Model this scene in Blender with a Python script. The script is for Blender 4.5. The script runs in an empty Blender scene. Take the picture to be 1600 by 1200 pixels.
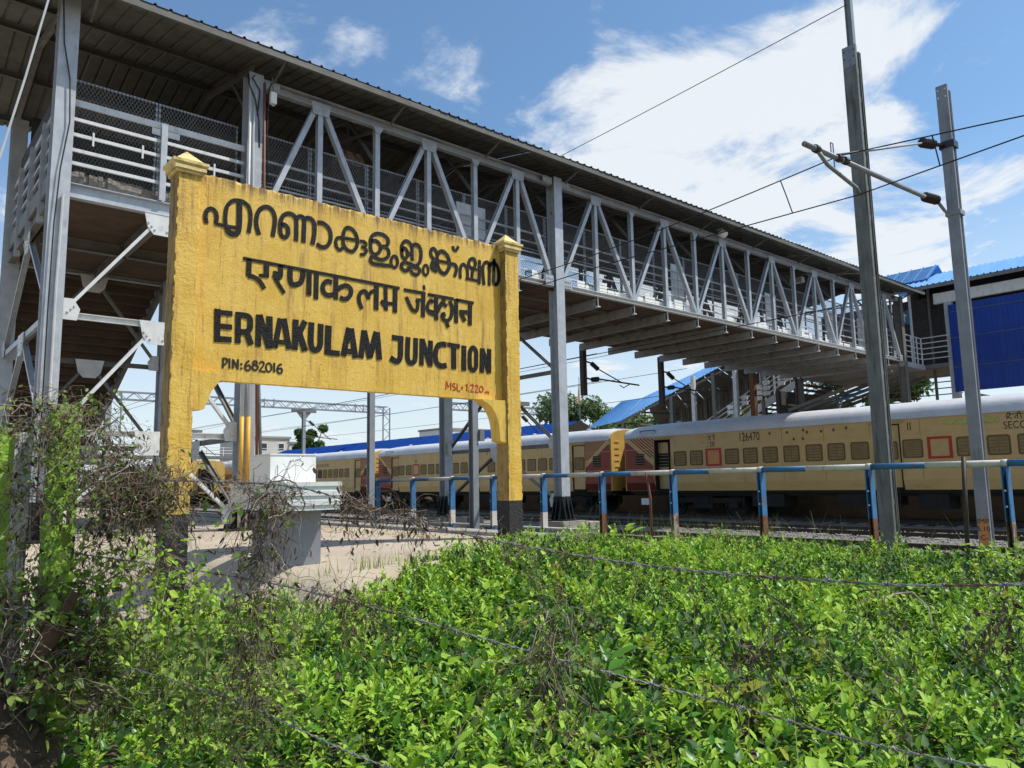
import bpy, bmesh, math, random
import numpy as np
from mathutils import Vector, Matrix, noise as mnoise

random.seed(7)
rng = np.random.default_rng(7)
SC = bpy.context.scene
COL = SC.collection
R = math.radians

# ------------------------------------------------------------------ camera, world, sun, exposure
# world axes: X across the tracks (along the footbridge), Y along the tracks, Z up, rail top = 0
cd = bpy.data.cameras.new('camera')
cam = bpy.data.objects.new('camera', cd)
COL.objects.link(cam)
cd.sensor_width = 36.0
cd.lens = 1180.0 / 1600.0 * 36.0
cd.clip_start = 0.05
cd.clip_end = 4000.0
cam.matrix_world = Matrix(((0.75649543, -0.07049922, -0.65018807, 0.0),
                           (-0.65374588, -0.10917251, -0.74879749, 0.0),
                           (-0.01819302, 0.99151965, -0.12867708, 1.5),
                           (0, 0, 0, 1)))
# the camera looks along -Z of its own frame
SC.camera = cam

TO_SUN = Vector((0.48, -0.42, 1.0)).normalized()
SUN_EL = math.asin(TO_SUN.z)
SUN_ROT = math.atan2(TO_SUN.x, TO_SUN.y)

world = bpy.data.worlds.new('World')
SC.world = world
world.use_nodes = True
wn, wl = world.node_tree.nodes, world.node_tree.links
wn.clear()


def wnode(t, **kw):
    n = wn.new(t)
    for k, v in kw.items():
        setattr(n, k, v)
    return n


def wmath(op, a, b=None, c=None, clamp=False):
    n = wn.new('ShaderNodeMath')
    n.operation = op
    n.use_clamp = clamp
    for i, v in enumerate((a, b, c)):
        if v is None:
            continue
        if isinstance(v, (int, float)):
            n.inputs[i].default_value = v
        else:
            wl.new(v, n.inputs[i])
    return n.outputs[0]


def wsmooth(v, lo, hi):
    n = wn.new('ShaderNodeMapRange')
    n.interpolation_type = 'SMOOTHSTEP'
    n.inputs[1].default_value = lo
    n.inputs[2].default_value = hi
    wl.new(v, n.inputs[0])
    return n.outputs[0]


sky = wnode('ShaderNodeTexSky', sky_type='NISHITA', sun_disc=False)
sky.sun_elevation = SUN_EL
sky.sun_rotation = SUN_ROT
sky.air_density = 1.0
sky.dust_density = 0.7
sky.ozone_density = 2.0
tc = wnode('ShaderNodeTexCoord')
sep = wnode('ShaderNodeSeparateXYZ')
wl.new(tc.outputs['Generated'], sep.inputs[0])
zc = wmath('MAXIMUM', wmath('ADD', sep.outputs[2], 0.12), 0.05)
comb = wnode('ShaderNodeCombineXYZ')
wl.new(wmath('DIVIDE', sep.outputs[0], zc), comb.inputs[0])
wl.new(wmath('DIVIDE', sep.outputs[1], zc), comb.inputs[1])
nz = wnode('ShaderNodeTexNoise')
nz.inputs['Scale'].default_value = 2.6
nz.inputs['Detail'].default_value = 12.0
nz.inputs['Roughness'].default_value = 0.62
nz.inputs['Distortion'].default_value = 0.35
wl.new(comb.outputs[0], nz.inputs['Vector'])
nz2 = wnode('ShaderNodeTexNoise')
nz2.inputs['Scale'].default_value = 0.45
nz2.inputs['Detail'].default_value = 2.0
wl.new(comb.outputs[0], nz2.inputs['Vector'])
# cloud banks of this sky (direction, size)
BANKS = [((0.773, 0.54, 0.334), 0.18, 0.27), ((0.787, 0.409, 0.461), 0.14, 0.20),
         ((0.525, 0.715, 0.462), 0.06, 0.17), ((0.909, 0.295, 0.293), 0.16, 0.12),
         ((0.658, 0.627, 0.400), 0.10, 0.15), ((0.819, 0.319, 0.478), 0.06, 0.10), ((0.55, 0.80, 0.25), 0.15, 0.08),
         ((-0.2, 0.9, 0.4), 0.30, 0.16), ((-0.7, -0.5, 0.5), 0.35, 0.17), ((0.1, -0.85, 0.5), 0.30, 0.16)]
mask = None
for (d, size, amp) in BANKS:
    dv = Vector(d).normalized()
    dp = wnode('ShaderNodeVectorMath', operation='DISTANCE')
    wl.new(tc.outputs['Generated'], dp.inputs[0])
    dp.inputs[1].default_value = dv
    q = wmath('DIVIDE', dp.outputs['Value'], size)
    gss = wmath('MULTIPLY', wmath('EXPONENT', wmath('MULTIPLY', wmath('MULTIPLY', q, q), -1.0)), amp)
    mask = gss if mask is None else wmath('ADD', mask, gss)
low = wmath('SUBTRACT', 1.0, wsmooth(sep.outputs[2], 0.02, 0.46))
dens = wmath('ADD', wmath('ADD', nz.outputs[0], wmath('MULTIPLY', wmath('SUBTRACT', nz2.outputs[0], 0.5), 0.35)),
             wmath('ADD', mask, wmath('MULTIPLY', low, 0.09)))
cov = wsmooth(dens, 0.585, 0.76)
hz = wmath('MULTIPLY', wmath('POWER', low, 1.3), 0.70)
cov = wmath('MAXIMUM', wmath('ADD', wmath('MULTIPLY', cov, 0.92), 0.02), hz)
mix = wnode('ShaderNodeMix', data_type='RGBA')
wl.new(cov, mix.inputs['Factor'])
gain = wnode('ShaderNodeVectorMath', operation='MULTIPLY')
wl.new(sky.outputs[0], gain.inputs[0])
gain.inputs[1].default_value = (1.14, 1.45, 1.56)
wl.new(gain.outputs[0], mix.inputs['A'])
mix.inputs['B'].default_value = (8.3, 8.7, 9.1, 1)
bg = wnode('ShaderNodeBackground')
bg.inputs['Strength'].default_value = 0.105
wl.new(mix.outputs['Result'], bg.inputs['Color'])
wo = wnode('ShaderNodeOutputWorld')
wl.new(bg.outputs[0], wo.inputs['Surface'])

sl = bpy.data.lights.new('sun', 'SUN')
sl.energy = 5.0
sl.angle = R(0.5)
sl.color = (1.0, 0.955, 0.88)
sun = bpy.data.objects.new('sun', sl)
sun.location = (30, -20, 40)
sun.rotation_euler = (-TO_SUN).to_track_quat('-Z', 'Y').to_euler()
COL.objects.link(sun)

SC.view_settings.view_transform = 'Standard'
SC.view_settings.look = 'None'
SC.view_settings.exposure = 0.0
SC.view_settings.gamma = 1.0
SC.view_settings.use_curve_mapping = False
SC.cycles.use_denoising = True
SC.cycles.max_bounces = 8
SC.cycles.transparent_max_bounces = 8


# ------------------------------------------------------------------ materials
def _n(nt, t, **kw):
    n = nt.nodes.new(t)
    for k, v in kw.items():
        setattr(n, k, v)
    return n


def mat(name, col, rough=0.6, metal=0.0, var=0.12, vscale=3.0, bump=0.0, bscale=40.0, dirt=None, dirt_amt=0.0,
        dirt_scale=(3, 3, 3), dirt_lo=0.52, dirt_hi=0.72, spec=0.4, coords='Object', ripple=None):
    m = bpy.data.materials.new(name)
    m.use_nodes = True
    nt = m.node_tree
    b = nt.nodes['Principled BSDF']
    L = nt.links.new
    t = _n(nt, 'ShaderNodeTexCoord')
    src = t.outputs[coords]
    nz = _n(nt, 'ShaderNodeTexNoise')
    nz.inputs['Scale'].default_value = vscale
    nz.inputs['Detail'].default_value = 6.0
    nz.inputs['Roughness'].default_value = 0.65
    L(src, nz.inputs['Vector'])
    mr = _n(nt, 'ShaderNodeMapRange')
    mr.inputs[1].default_value = 0.3
    mr.inputs[2].default_value = 0.7
    mr.inputs[3].default_value = 1.0 - var
    mr.inputs[4].default_value = 1.0 + var
    L(nz.outputs[0], mr.inputs[0])
    mul = _n(nt, 'ShaderNodeMix', data_type='RGBA', blend_type='MULTIPLY')
    mul.inputs['Factor'].default_value = 1.0
    mul.inputs['A'].default_value = (*col, 1)
    L(mr.outputs[0], mul.inputs['B'])
    out = mul.outputs['Result']
    if dirt is not None and dirt_amt > 0:
        mp = _n(nt, 'ShaderNodeMapping')
        mp.inputs['Scale'].default_value = dirt_scale
        L(src, mp.inputs['Vector'])
        n2 = _n(nt, 'ShaderNodeTexNoise')
        n2.inputs['Scale'].default_value = 1.0
        n2.inputs['Detail'].default_value = 8.0
        n2.inputs['Roughness'].default_value = 0.7
        L(mp.outputs[0], n2.inputs['Vector'])
        m2 = _n(nt, 'ShaderNodeMapRange')
        m2.interpolation_type = 'SMOOTHSTEP'
        m2.inputs[1].default_value = dirt_lo
        m2.inputs[2].default_value = dirt_hi
        m2.inputs[4].default_value = dirt_amt
        L(n2.outputs[0], m2.inputs[0])
        mx = _n(nt, 'ShaderNodeMix', data_type='RGBA')
        L(m2.outputs[0], mx.inputs['Factor'])
        L(out, mx.inputs['A'])
        mx.inputs['B'].default_value = (*dirt, 1)
        out = mx.outputs['Result']
    L(out, b.inputs['Base Color'])
    b.inputs['Roughness'].default_value = rough
    b.inputs['Metallic'].default_value = metal
    b.inputs['Specular IOR Level'].default_value = spec
    if bump > 0:
        n3 = _n(nt, 'ShaderNodeTexNoise')
        n3.inputs['Scale'].default_value = bscale
        n3.inputs['Detail'].default_value = 5.0
        L(src, n3.inputs['Vector'])
        bp = _n(nt, 'ShaderNodeBump')
        bp.inputs['Strength'].default_value = bump
        bp.inputs['Distance'].default_value = 0.02
        L(n3.outputs[0], bp.inputs['Height'])
        L(bp.outputs[0], b.inputs['Normal'])
    return m


def leafmat(name, c1, c2, trans=0.45, rough=0.45):
    m = bpy.data.materials.new(name)
    m.use_nodes = True
    nt = m.node_tree
    b = nt.nodes['Principled BSDF']
    L = nt.links.new
    g = _n(nt, 'ShaderNodeNewGeometry')
    cr = _n(nt, 'ShaderNodeMix', data_type='RGBA')
    L(g.outputs['Random Per Island'], cr.inputs['Factor'])
    cr.inputs['A'].default_value = (*c1, 1)
    cr.inputs['B'].default_value = (*c2, 1)
    L(cr.outputs['Result'], b.inputs['Base Color'])
    b.inputs['Roughness'].default_value = rough
    b.inputs['Specular IOR Level'].default_value = 0.32
    tr = _n(nt, 'ShaderNodeBsdfTranslucent')
    hs = _n(nt, 'ShaderNodeHueSaturation')
    hs.inputs['Value'].default_value = 1.1
    hs.inputs['Hue'].default_value = 0.485
    L(cr.outputs['Result'], hs.inputs['Color'])
    L(hs.outputs[0], tr.inputs['Color'])
    ms = _n(nt, 'ShaderNodeMixShader')
    ms.inputs[0].default_value = trans
    L(b.outputs[0], ms.inputs[1])
    L(tr.outputs[0], ms.inputs[2])
    L(ms.outputs[0], nt.nodes['Material Output'].inputs['Surface'])
    return m


M = {}
M['steel'] = mat('silver_painted_steel', (0.43, 0.455, 0.48), 0.42, 0.12, 0.16, 5, dirt=(0.19, 0.15, 0.115), dirt_amt=0.6, dirt_scale=(7, 7, 2.0), dirt_lo=0.55, dirt_hi=0.78)
M['steel_w'] = mat('white_painted_steel', (0.64, 0.65, 0.64), 0.5, 0.0, 0.12, 6, dirt=(0.30, 0.27, 0.22), dirt_amt=0.5, dirt_scale=(8, 8, 3))
M['steel_d'] = mat('dusty_shaded_steel', (0.17, 0.165, 0.15), 0.6, 0.1, 0.2, 4, dirt=(0.12, 0.10, 0.075), dirt_amt=0.6, dirt_scale=(3, 3, 3))  # dusty steel, albedo lowered further for shade under and inside the footbridge
M['roof'] = mat('grey_roof_sheet', (0.135, 0.133, 0.12), 0.7, 0.05, 0.22, 2.5, dirt=(0.055, 0.052, 0.042), dirt_amt=0.6, dirt_scale=(1.5, 5, 5))
M['mesh'] = mat('expanded_metal', (0.17, 0.165, 0.155), 0.6, 0.2, 0.15, 5, dirt=(0.07, 0.06, 0.05), dirt_amt=0.6)
M['backing'] = mat('dark_screen', (0.055, 0.052, 0.05), 0.8, 0, 0.3, 5)
M['blackpaint'] = mat('black_paint', (0.012, 0.012, 0.013), 0.45, 0, 0.3, 8, bump=0.3, bscale=60)
M['brownconc'] = mat('brown_stained_concrete', (0.10, 0.066, 0.043), 0.85, 0, 0.3, 2.0, bump=0.3, bscale=25, dirt=(0.05, 0.038, 0.03), dirt_amt=0.7, dirt_scale=(0.8, 9, 9))
M['conc'] = mat('weathered_concrete', (0.33, 0.305, 0.265), 0.9, 0, 0.2, 5, bump=0.5, bscale=45, dirt=(0.12, 0.11, 0.095), dirt_amt=0.6, dirt_scale=(4, 4, 4))
M['rubble'] = mat('rough_cement', (0.24, 0.215, 0.18), 0.95, 0, 0.35, 14, bump=0.9, bscale=30)
M['platform'] = mat('platform_concrete', (0.44, 0.365, 0.275), 0.9, 0, 0.14, 0.7, bump=0.25, bscale=60, dirt=(0.24, 0.205, 0.16), dirt_amt=0.6, dirt_scale=(0.9, 0.35, 1), dirt_lo=0.48, dirt_hi=0.7)
M['yellowline'] = mat('worn_yellow_paint', (0.55, 0.42, 0.10), 0.8, 0, 0.2, 8, dirt=(0.40, 0.34, 0.26), dirt_amt=0.9, dirt_scale=(9, 9, 9), dirt_lo=0.42, dirt_hi=0.6)
M['soil'] = mat('brown_soil', (0.115, 0.078, 0.048), 0.95, 0, 0.35, 4, bump=0.8, bscale=28, dirt=(0.07, 0.075, 0.025), dirt_amt=0.6, dirt_scale=(1.6, 1.6, 1.6))
M['green'] = mat('bright_green_paint', (0.27, 0.46, 0.05), 0.75, 0, 0.25, 7, bump=0.6, bscale=50, dirt=(0.11, 0.13, 0.06), dirt_amt=0.85, dirt_scale=(12, 12, 4), dirt_lo=0.54, dirt_hi=0.66)
M['greenw'] = mat('peeling_whitewash', (0.62, 0.61, 0.56), 0.8, 0, 0.15, 9, bump=0.6, bscale=50, dirt=(0.09, 0.085, 0.07), dirt_amt=0.92, dirt_scale=(20, 20, 2.4), dirt_lo=0.47, dirt_hi=0.56)
M['white'] = mat('white_paint', (0.80, 0.79, 0.75), 0.5, 0, 0.05, 5, dirt=(0.5, 0.47, 0.40), dirt_amt=0.4, dirt_scale=(6, 6, 2))
M['greypaint'] = mat('slate_grey_paint', (0.20, 0.21, 0.235), 0.55, 0, 0.08, 5)
M['tile'] = mat('ribbed_white_tile', (0.66, 0.66, 0.64), 0.35, 0, 0.08, 10)
M['chrome'] = mat('chrome_tap', (0.7, 0.7, 0.7), 0.18, 1.0, 0.05, 5)
M['blue'] = mat('blue_railing_paint', (0.045, 0.165, 0.34), 0.6, 0, 0.22, 6, dirt=(0.15, 0.08, 0.05), dirt_amt=0.85, dirt_scale=(11, 11, 4), dirt_lo=0.54, dirt_hi=0.66)
M['railwhite'] = mat('off_white_railing_paint', (0.58, 0.54, 0.48), 0.6, 0, 0.12, 6, dirt=(0.28, 0.16, 0.09), dirt_amt=0.7, dirt_scale=(9, 9, 3), dirt_lo=0.54, dirt_hi=0.7)
M['rust'] = mat('rust', (0.16, 0.07, 0.035), 0.9, 0, 0.4, 12, bump=0.4, bscale=60, dirt=(0.05, 0.03, 0.02), dirt_amt=0.7, dirt_scale=(9, 9, 9))
M['rustpale'] = mat('rust_with_paint_flakes', (0.34, 0.27, 0.22), 0.9, 0, 0.3, 12, bump=0.4, bscale=60, dirt=(0.13, 0.055, 0.03), dirt_amt=0.9, dirt_scale=(14, 14, 5), dirt_lo=0.44, dirt_hi=0.56)
M['galv'] = mat('galvanised_steel', (0.27, 0.285, 0.30), 0.55, 0.35, 0.16, 3, dirt=(0.10, 0.085, 0.065), dirt_amt=0.55, dirt_scale=(10, 10, 1.0))
M['galvold'] = mat('mossy_galvanised_steel', (0.185, 0.195, 0.18), 0.7, 0.2, 0.22, 3, dirt=(0.075, 0.075, 0.05), dirt_amt=0.8, dirt_scale=(8, 8, 0.9), dirt_lo=0.46, dirt_hi=0.66)
M['insul'] = mat('brown_porcelain', (0.03, 0.02, 0.022), 0.3, 0, 0.1, 5)
M['wire'] = mat('dark_wire', (0.035, 0.034, 0.033), 0.6, 0.4, 0.1, 5)
M['barb'] = mat('galvanised_barbed_wire', (0.27, 0.265, 0.25), 0.6, 0.4, 0.3, 30, dirt=(0.14, 0.055, 0.03), dirt_amt=0.9, dirt_scale=(8, 8, 8), dirt_lo=0.52, dirt_hi=0.6)
M['rail'] = mat('rail_steel', (0.06, 0.045, 0.036), 0.6, 0.4, 0.2, 5)
M['ballast'] = mat('ballast', (0.20, 0.185, 0.165), 0.95, 0, 0.5, 18, bump=1.0, bscale=22, dirt=(0.075, 0.066, 0.058), dirt_amt=0.75, dirt_scale=(0.7, 0.25, 1))
M['stone'] = mat('ballast_stone', (0.27, 0.25, 0.225), 0.9, 0, 0.4, 6)
M['sleeper'] = mat('concrete_sleeper', (0.22, 0.20, 0.175), 0.9, 0, 0.2, 3)
M['cream'] = mat('coach_cream_paint', (0.56, 0.37, 0.145), 0.42, 0, 0.07, 1.2, dirt=(0.33, 0.205, 0.085), dirt_amt=0.5, dirt_scale=(0.8, 1.4, 5))
M['creamlite'] = mat('coach_shutter_cream', (0.50, 0.335, 0.135), 0.5, 0, 0.10, 3)
M['coachyellow'] = mat('coach_end_yellow', (0.58, 0.37, 0.10), 0.5, 0, 0.10, 1.2, dirt=(0.34, 0.20, 0.06), dirt_amt=0.6, dirt_scale=(4, 4, 0.8))
M['maroon'] = mat('coach_maroon_paint', (0.23, 0.028, 0.012), 0.45, 0, 0.1, 2)
M['coachroof'] = mat('coach_roof_silver', (0.55, 0.56, 0.58), 0.6, 0.0, 0.14, 1.0, dirt=(0.22, 0.21, 0.20), dirt_amt=0.6, dirt_scale=(1.2, 0.5, 2))
M['under'] = mat('grimy_underframe', (0.022, 0.02, 0.018), 0.85, 0, 0.3, 3)
M['dark'] = mat('dark_interior', (0.018, 0.017, 0.016), 0.9, 0, 0.2, 3)
M['frame'] = mat('window_rubber_frame', (0.12, 0.08, 0.035), 0.7, 0, 0.1, 3)
M['red'] = mat('emergency_red', (0.42, 0.028, 0.015), 0.5, 0, 0.1, 3)
M['orange'] = mat('faded_orange_shutter', (0.62, 0.26, 0.09), 0.55, 0, 0.1, 3)
M['ink'] = mat('black_lettering', (0.015, 0.013, 0.012), 0.6, 0, 0.1, 3)
M['bluesheet'] = mat('deep_blue_cladding', (0.007, 0.046, 0.29), 0.5, 0, 0.18, 1.2, dirt=(0.03, 0.07, 0.24), dirt_amt=0.5, dirt_scale=(2, 2, 0.7))
M['blueroof'] = mat('sky_blue_roof_sheet', (0.14, 0.35, 0.66), 0.5, 0, 0.14, 1.5, dirt=(0.25, 0.36, 0.5), dirt_amt=0.5, dirt_scale=(2, 2, 2))
M['shelter'] = mat('dark_blue_shelter_sheet', (0.006, 0.045, 0.22), 0.85, 0, 0.16, 1.5, spec=0.08)
M['whitewall'] = mat('cream_building_wall', (0.62, 0.58, 0.50), 0.8, 0, 0.1, 0.4, dirt=(0.4, 0.37, 0.32), dirt_amt=0.5, dirt_scale=(0.4, 0.4, 0.2))
M['glass'] = mat('dark_window_glass', (0.03, 0.04, 0.05), 0.15, 0, 0.1, 1)
M['bark'] = mat('bark', (0.10, 0.075, 0.05), 0.9, 0, 0.3, 5, bump=0.6, bscale=15)
M['pvc_w'] = mat('grey_pvc_pipe', (0.52, 0.53, 0.52), 0.45, 0, 0.1, 5)
M['pvc_b'] = mat('rust_brown_pipe', (0.17, 0.065, 0.04), 0.6, 0, 0.2, 5)
M['pvc_y'] = mat('yellow_pipe_sleeve', (0.72, 0.40, 0.045), 0.5, 0, 0.12, 5)
M['cable'] = mat('black_cable', (0.02, 0.02, 0.02), 0.6, 0, 0.1, 5)
M['redpaint'] = mat('red_lettering', (0.50, 0.05, 0.02), 0.6, 0, 0.25, 25)
M['vine'] = mat('dry_vine_stem', (0.14, 0.095, 0.06), 0.9, 0, 0.5, 20)
M['vinegrey'] = mat('grey_dry_vine', (0.26, 0.215, 0.16), 0.9, 0, 0.4, 20)
M['dryleaf'] = leafmat('dead_leaf', (0.05, 0.034, 0.022), (0.17, 0.12, 0.07), 0.15, 0.85)
M['leaf'] = leafmat('weed_leaf', (0.22, 0.42, 0.025), (0.40, 0.57, 0.07), 0.28, 0.58)
M['leaf2'] = leafmat('dark_weed_leaf', (0.05, 0.16, 0.018), (0.12, 0.29, 0.03), 0.36, 0.34)
M['joist'] = mat('grey_painted_joist', (0.27, 0.27, 0.255), 0.6, 0.05, 0.2, 4, dirt=(0.11, 0.09, 0.065), dirt_amt=0.7, dirt_scale=(3, 3, 5))
M['deepleaf'] = leafmat('shade_dark_leaf', (0.022, 0.065, 0.012), (0.05, 0.12, 0.02), 0.2, 0.6)  # undergrowth leaf colour darkened to stand for shade between the weeds
M['creeper'] = leafmat('creeper_leaf', (0.07, 0.15, 0.025), (0.26, 0.36, 0.06), 0.3, 0.5)
M['leafy'] = leafmat('yellow_green_leaf', (0.25, 0.36, 0.03), (0.42, 0.42, 0.05), 0.45, 0.45)
M['grassblade'] = leafmat('grass_blade', (0.14, 0.26, 0.04), (0.34, 0.36, 0.11), 0.35, 0.6)
M['tree'] = leafmat('tree_leaf', (0.035, 0.085, 0.016), (0.10, 0.18, 0.035), 0.3, 0.5)
M['tree2'] = leafmat('pale_tree_leaf', (0.08, 0.14, 0.045), (0.18, 0.25, 0.09), 0.3, 0.5)


def sign_mat():
    m = bpy.data.materials.new('yellow_sign_plaster')
    m.use_nodes = True
    nt = m.node_tree
    b = nt.nodes['Principled BSDF']
    L = nt.links.new
    t = _n(nt, 'ShaderNodeTexCoord')

    def noise(scale, det=6, rough=0.65, vec=None):
        n = _n(nt, 'ShaderNodeTexNoise')
        n.inputs['Scale'].default_value = scale
        n.inputs['Detail'].default_value = det
        n.inputs['Roughness'].default_value = rough
        L(vec or t.outputs['Object'], n.inputs['Vector'])
        return n.outputs[0]

    def mr(v, a, bb, c, d, smooth=True):
        n = _n(nt, 'ShaderNodeMapRange')
        n.interpolation_type = 'SMOOTHSTEP' if smooth else 'LINEAR'
        for i, x in enumerate((a, bb, c, d)):
            n.inputs[i + 1].default_value = x
        L(v, n.inputs[0])
        return n.outputs[0]

    def mixc(f, a, bcol):
        n = _n(nt, 'ShaderNodeMix', data_type='RGBA')
        L(f, n.inputs['Factor'])
        if isinstance(a, tuple):
            n.inputs['A'].default_value = (*a, 1)
        else:
            L(a, n.inputs['A'])
        n.inputs['B'].default_value = (*bcol, 1)
        return n.outputs['Result']

    mp = _n(nt, 'ShaderNodeMapping')
    mp.inputs['Scale'].default_value = (11, 11, 0.9)
    L(t.outputs['Object'], mp.inputs['Vector'])
    c = mixc(mr(noise(2.2), 0.35, 0.7, 0, 1), (0.77, 0.50, 0.095), (0.68, 0.405, 0.05))
    c = mixc(mr(noise(9.0), 0.5, 0.8, 0, 0.6), c, (0.82, 0.58, 0.17))
    c = mixc(mr(noise(1.0, 8, 0.7, mp.outputs[0]), 0.49, 0.70, 0, 0.8), c, (0.32, 0.17, 0.05))
    mp3 = _n(nt, 'ShaderNodeMapping')
    mp3.inputs['Scale'].default_value = (22, 22, 1.1)
    L(t.outputs['Object'], mp3.inputs['Vector'])
    c = mixc(mr(noise(1.0, 6, 0.7, mp3.outputs[0]), 0.59, 0.72, 0, 0.72), c, (0.17, 0.08, 0.03))
    c = mixc(mr(noise(38, 3, 0.6), 0.63, 0.72, 0, 0.75), c, (0.24, 0.13, 0.04))
    # grime along the exposed top rim
    sp = _n(nt, 'ShaderNodeSeparateXYZ')
    L(t.outputs['Object'], sp.inputs[0])
    rim = mr(sp.outputs[2], 4.60, 4.80, 0, 1)
    rn = mr(noise(1.0, 6, 0.75, mp3.outputs[0]), 0.42, 0.58, 0, 0.95)
    rm = _n(nt, 'ShaderNodeMath', operation='MULTIPLY')
    L(rim, rm.inputs[0])
    L(rn, rm.inputs[1])
    c = mixc(rm.outputs[0], c, (0.10, 0.055, 0.03))
    L(c, b.inputs['Base Color'])
    b.inputs['Roughness'].default_value = 0.55
    b.inputs['Specular IOR Level'].default_value = 0.35
    bp = _n(nt, 'ShaderNodeBump')
    bp.inputs['Strength'].default_value = 0.65
    bp.inputs['Distance'].default_value = 0.012
    L(noise(70, 6, 0.7), bp.inputs['Height'])
    L(bp.outputs[0], b.inputs['Normal'])
    return m


M['sign'] = sign_mat()
M['capyellow'] = mat('pale_yellow_cap', (0.72, 0.55, 0.22), 0.7, 0, 0.12, 8, bump=0.4, bscale=60, dirt=(0.30, 0.19, 0.07), dirt_amt=0.7, dirt_scale=(10, 10, 10), dirt_lo=0.5, dirt_hi=0.66)
M['signblack'] = mat('black_plinth_paint', (0.022, 0.022, 0.022), 0.65, 0, 0.35, 10, bump=0.9, bscale=55)
M['undershade'] = mat('shade_dark_wall', (0.045, 0.040, 0.035), 0.9, 0, 0.3, 2)  # near-black wall colour standing in for the shade beneath the train
M['shutback'] = mat('shutter_gap', (0.22, 0.145, 0.06), 0.7, 0, 0.1, 3)
M['spathe'] = mat('dry_palm_sheath', (0.13, 0.065, 0.035), 0.8, 0, 0.35, 6, bump=0.5, bscale=30)
M['signside'] = mat('shaded_weathered_plaster', (0.36, 0.235, 0.07), 0.8, 0, 0.25, 8, bump=0.8, bscale=45, dirt=(0.11, 0.07, 0.035), dirt_amt=0.8, dirt_scale=(12, 12, 3), dirt_lo=0.45, dirt_hi=0.62)  # dirty bare post sides, with their shade also painted into the colour
M['letter'] = mat('glossy_black_letter', (0.005, 0.005, 0.006), 0.42, 0, 0.2, 10, bump=1.0, bscale=90, spec=0.20)


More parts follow.
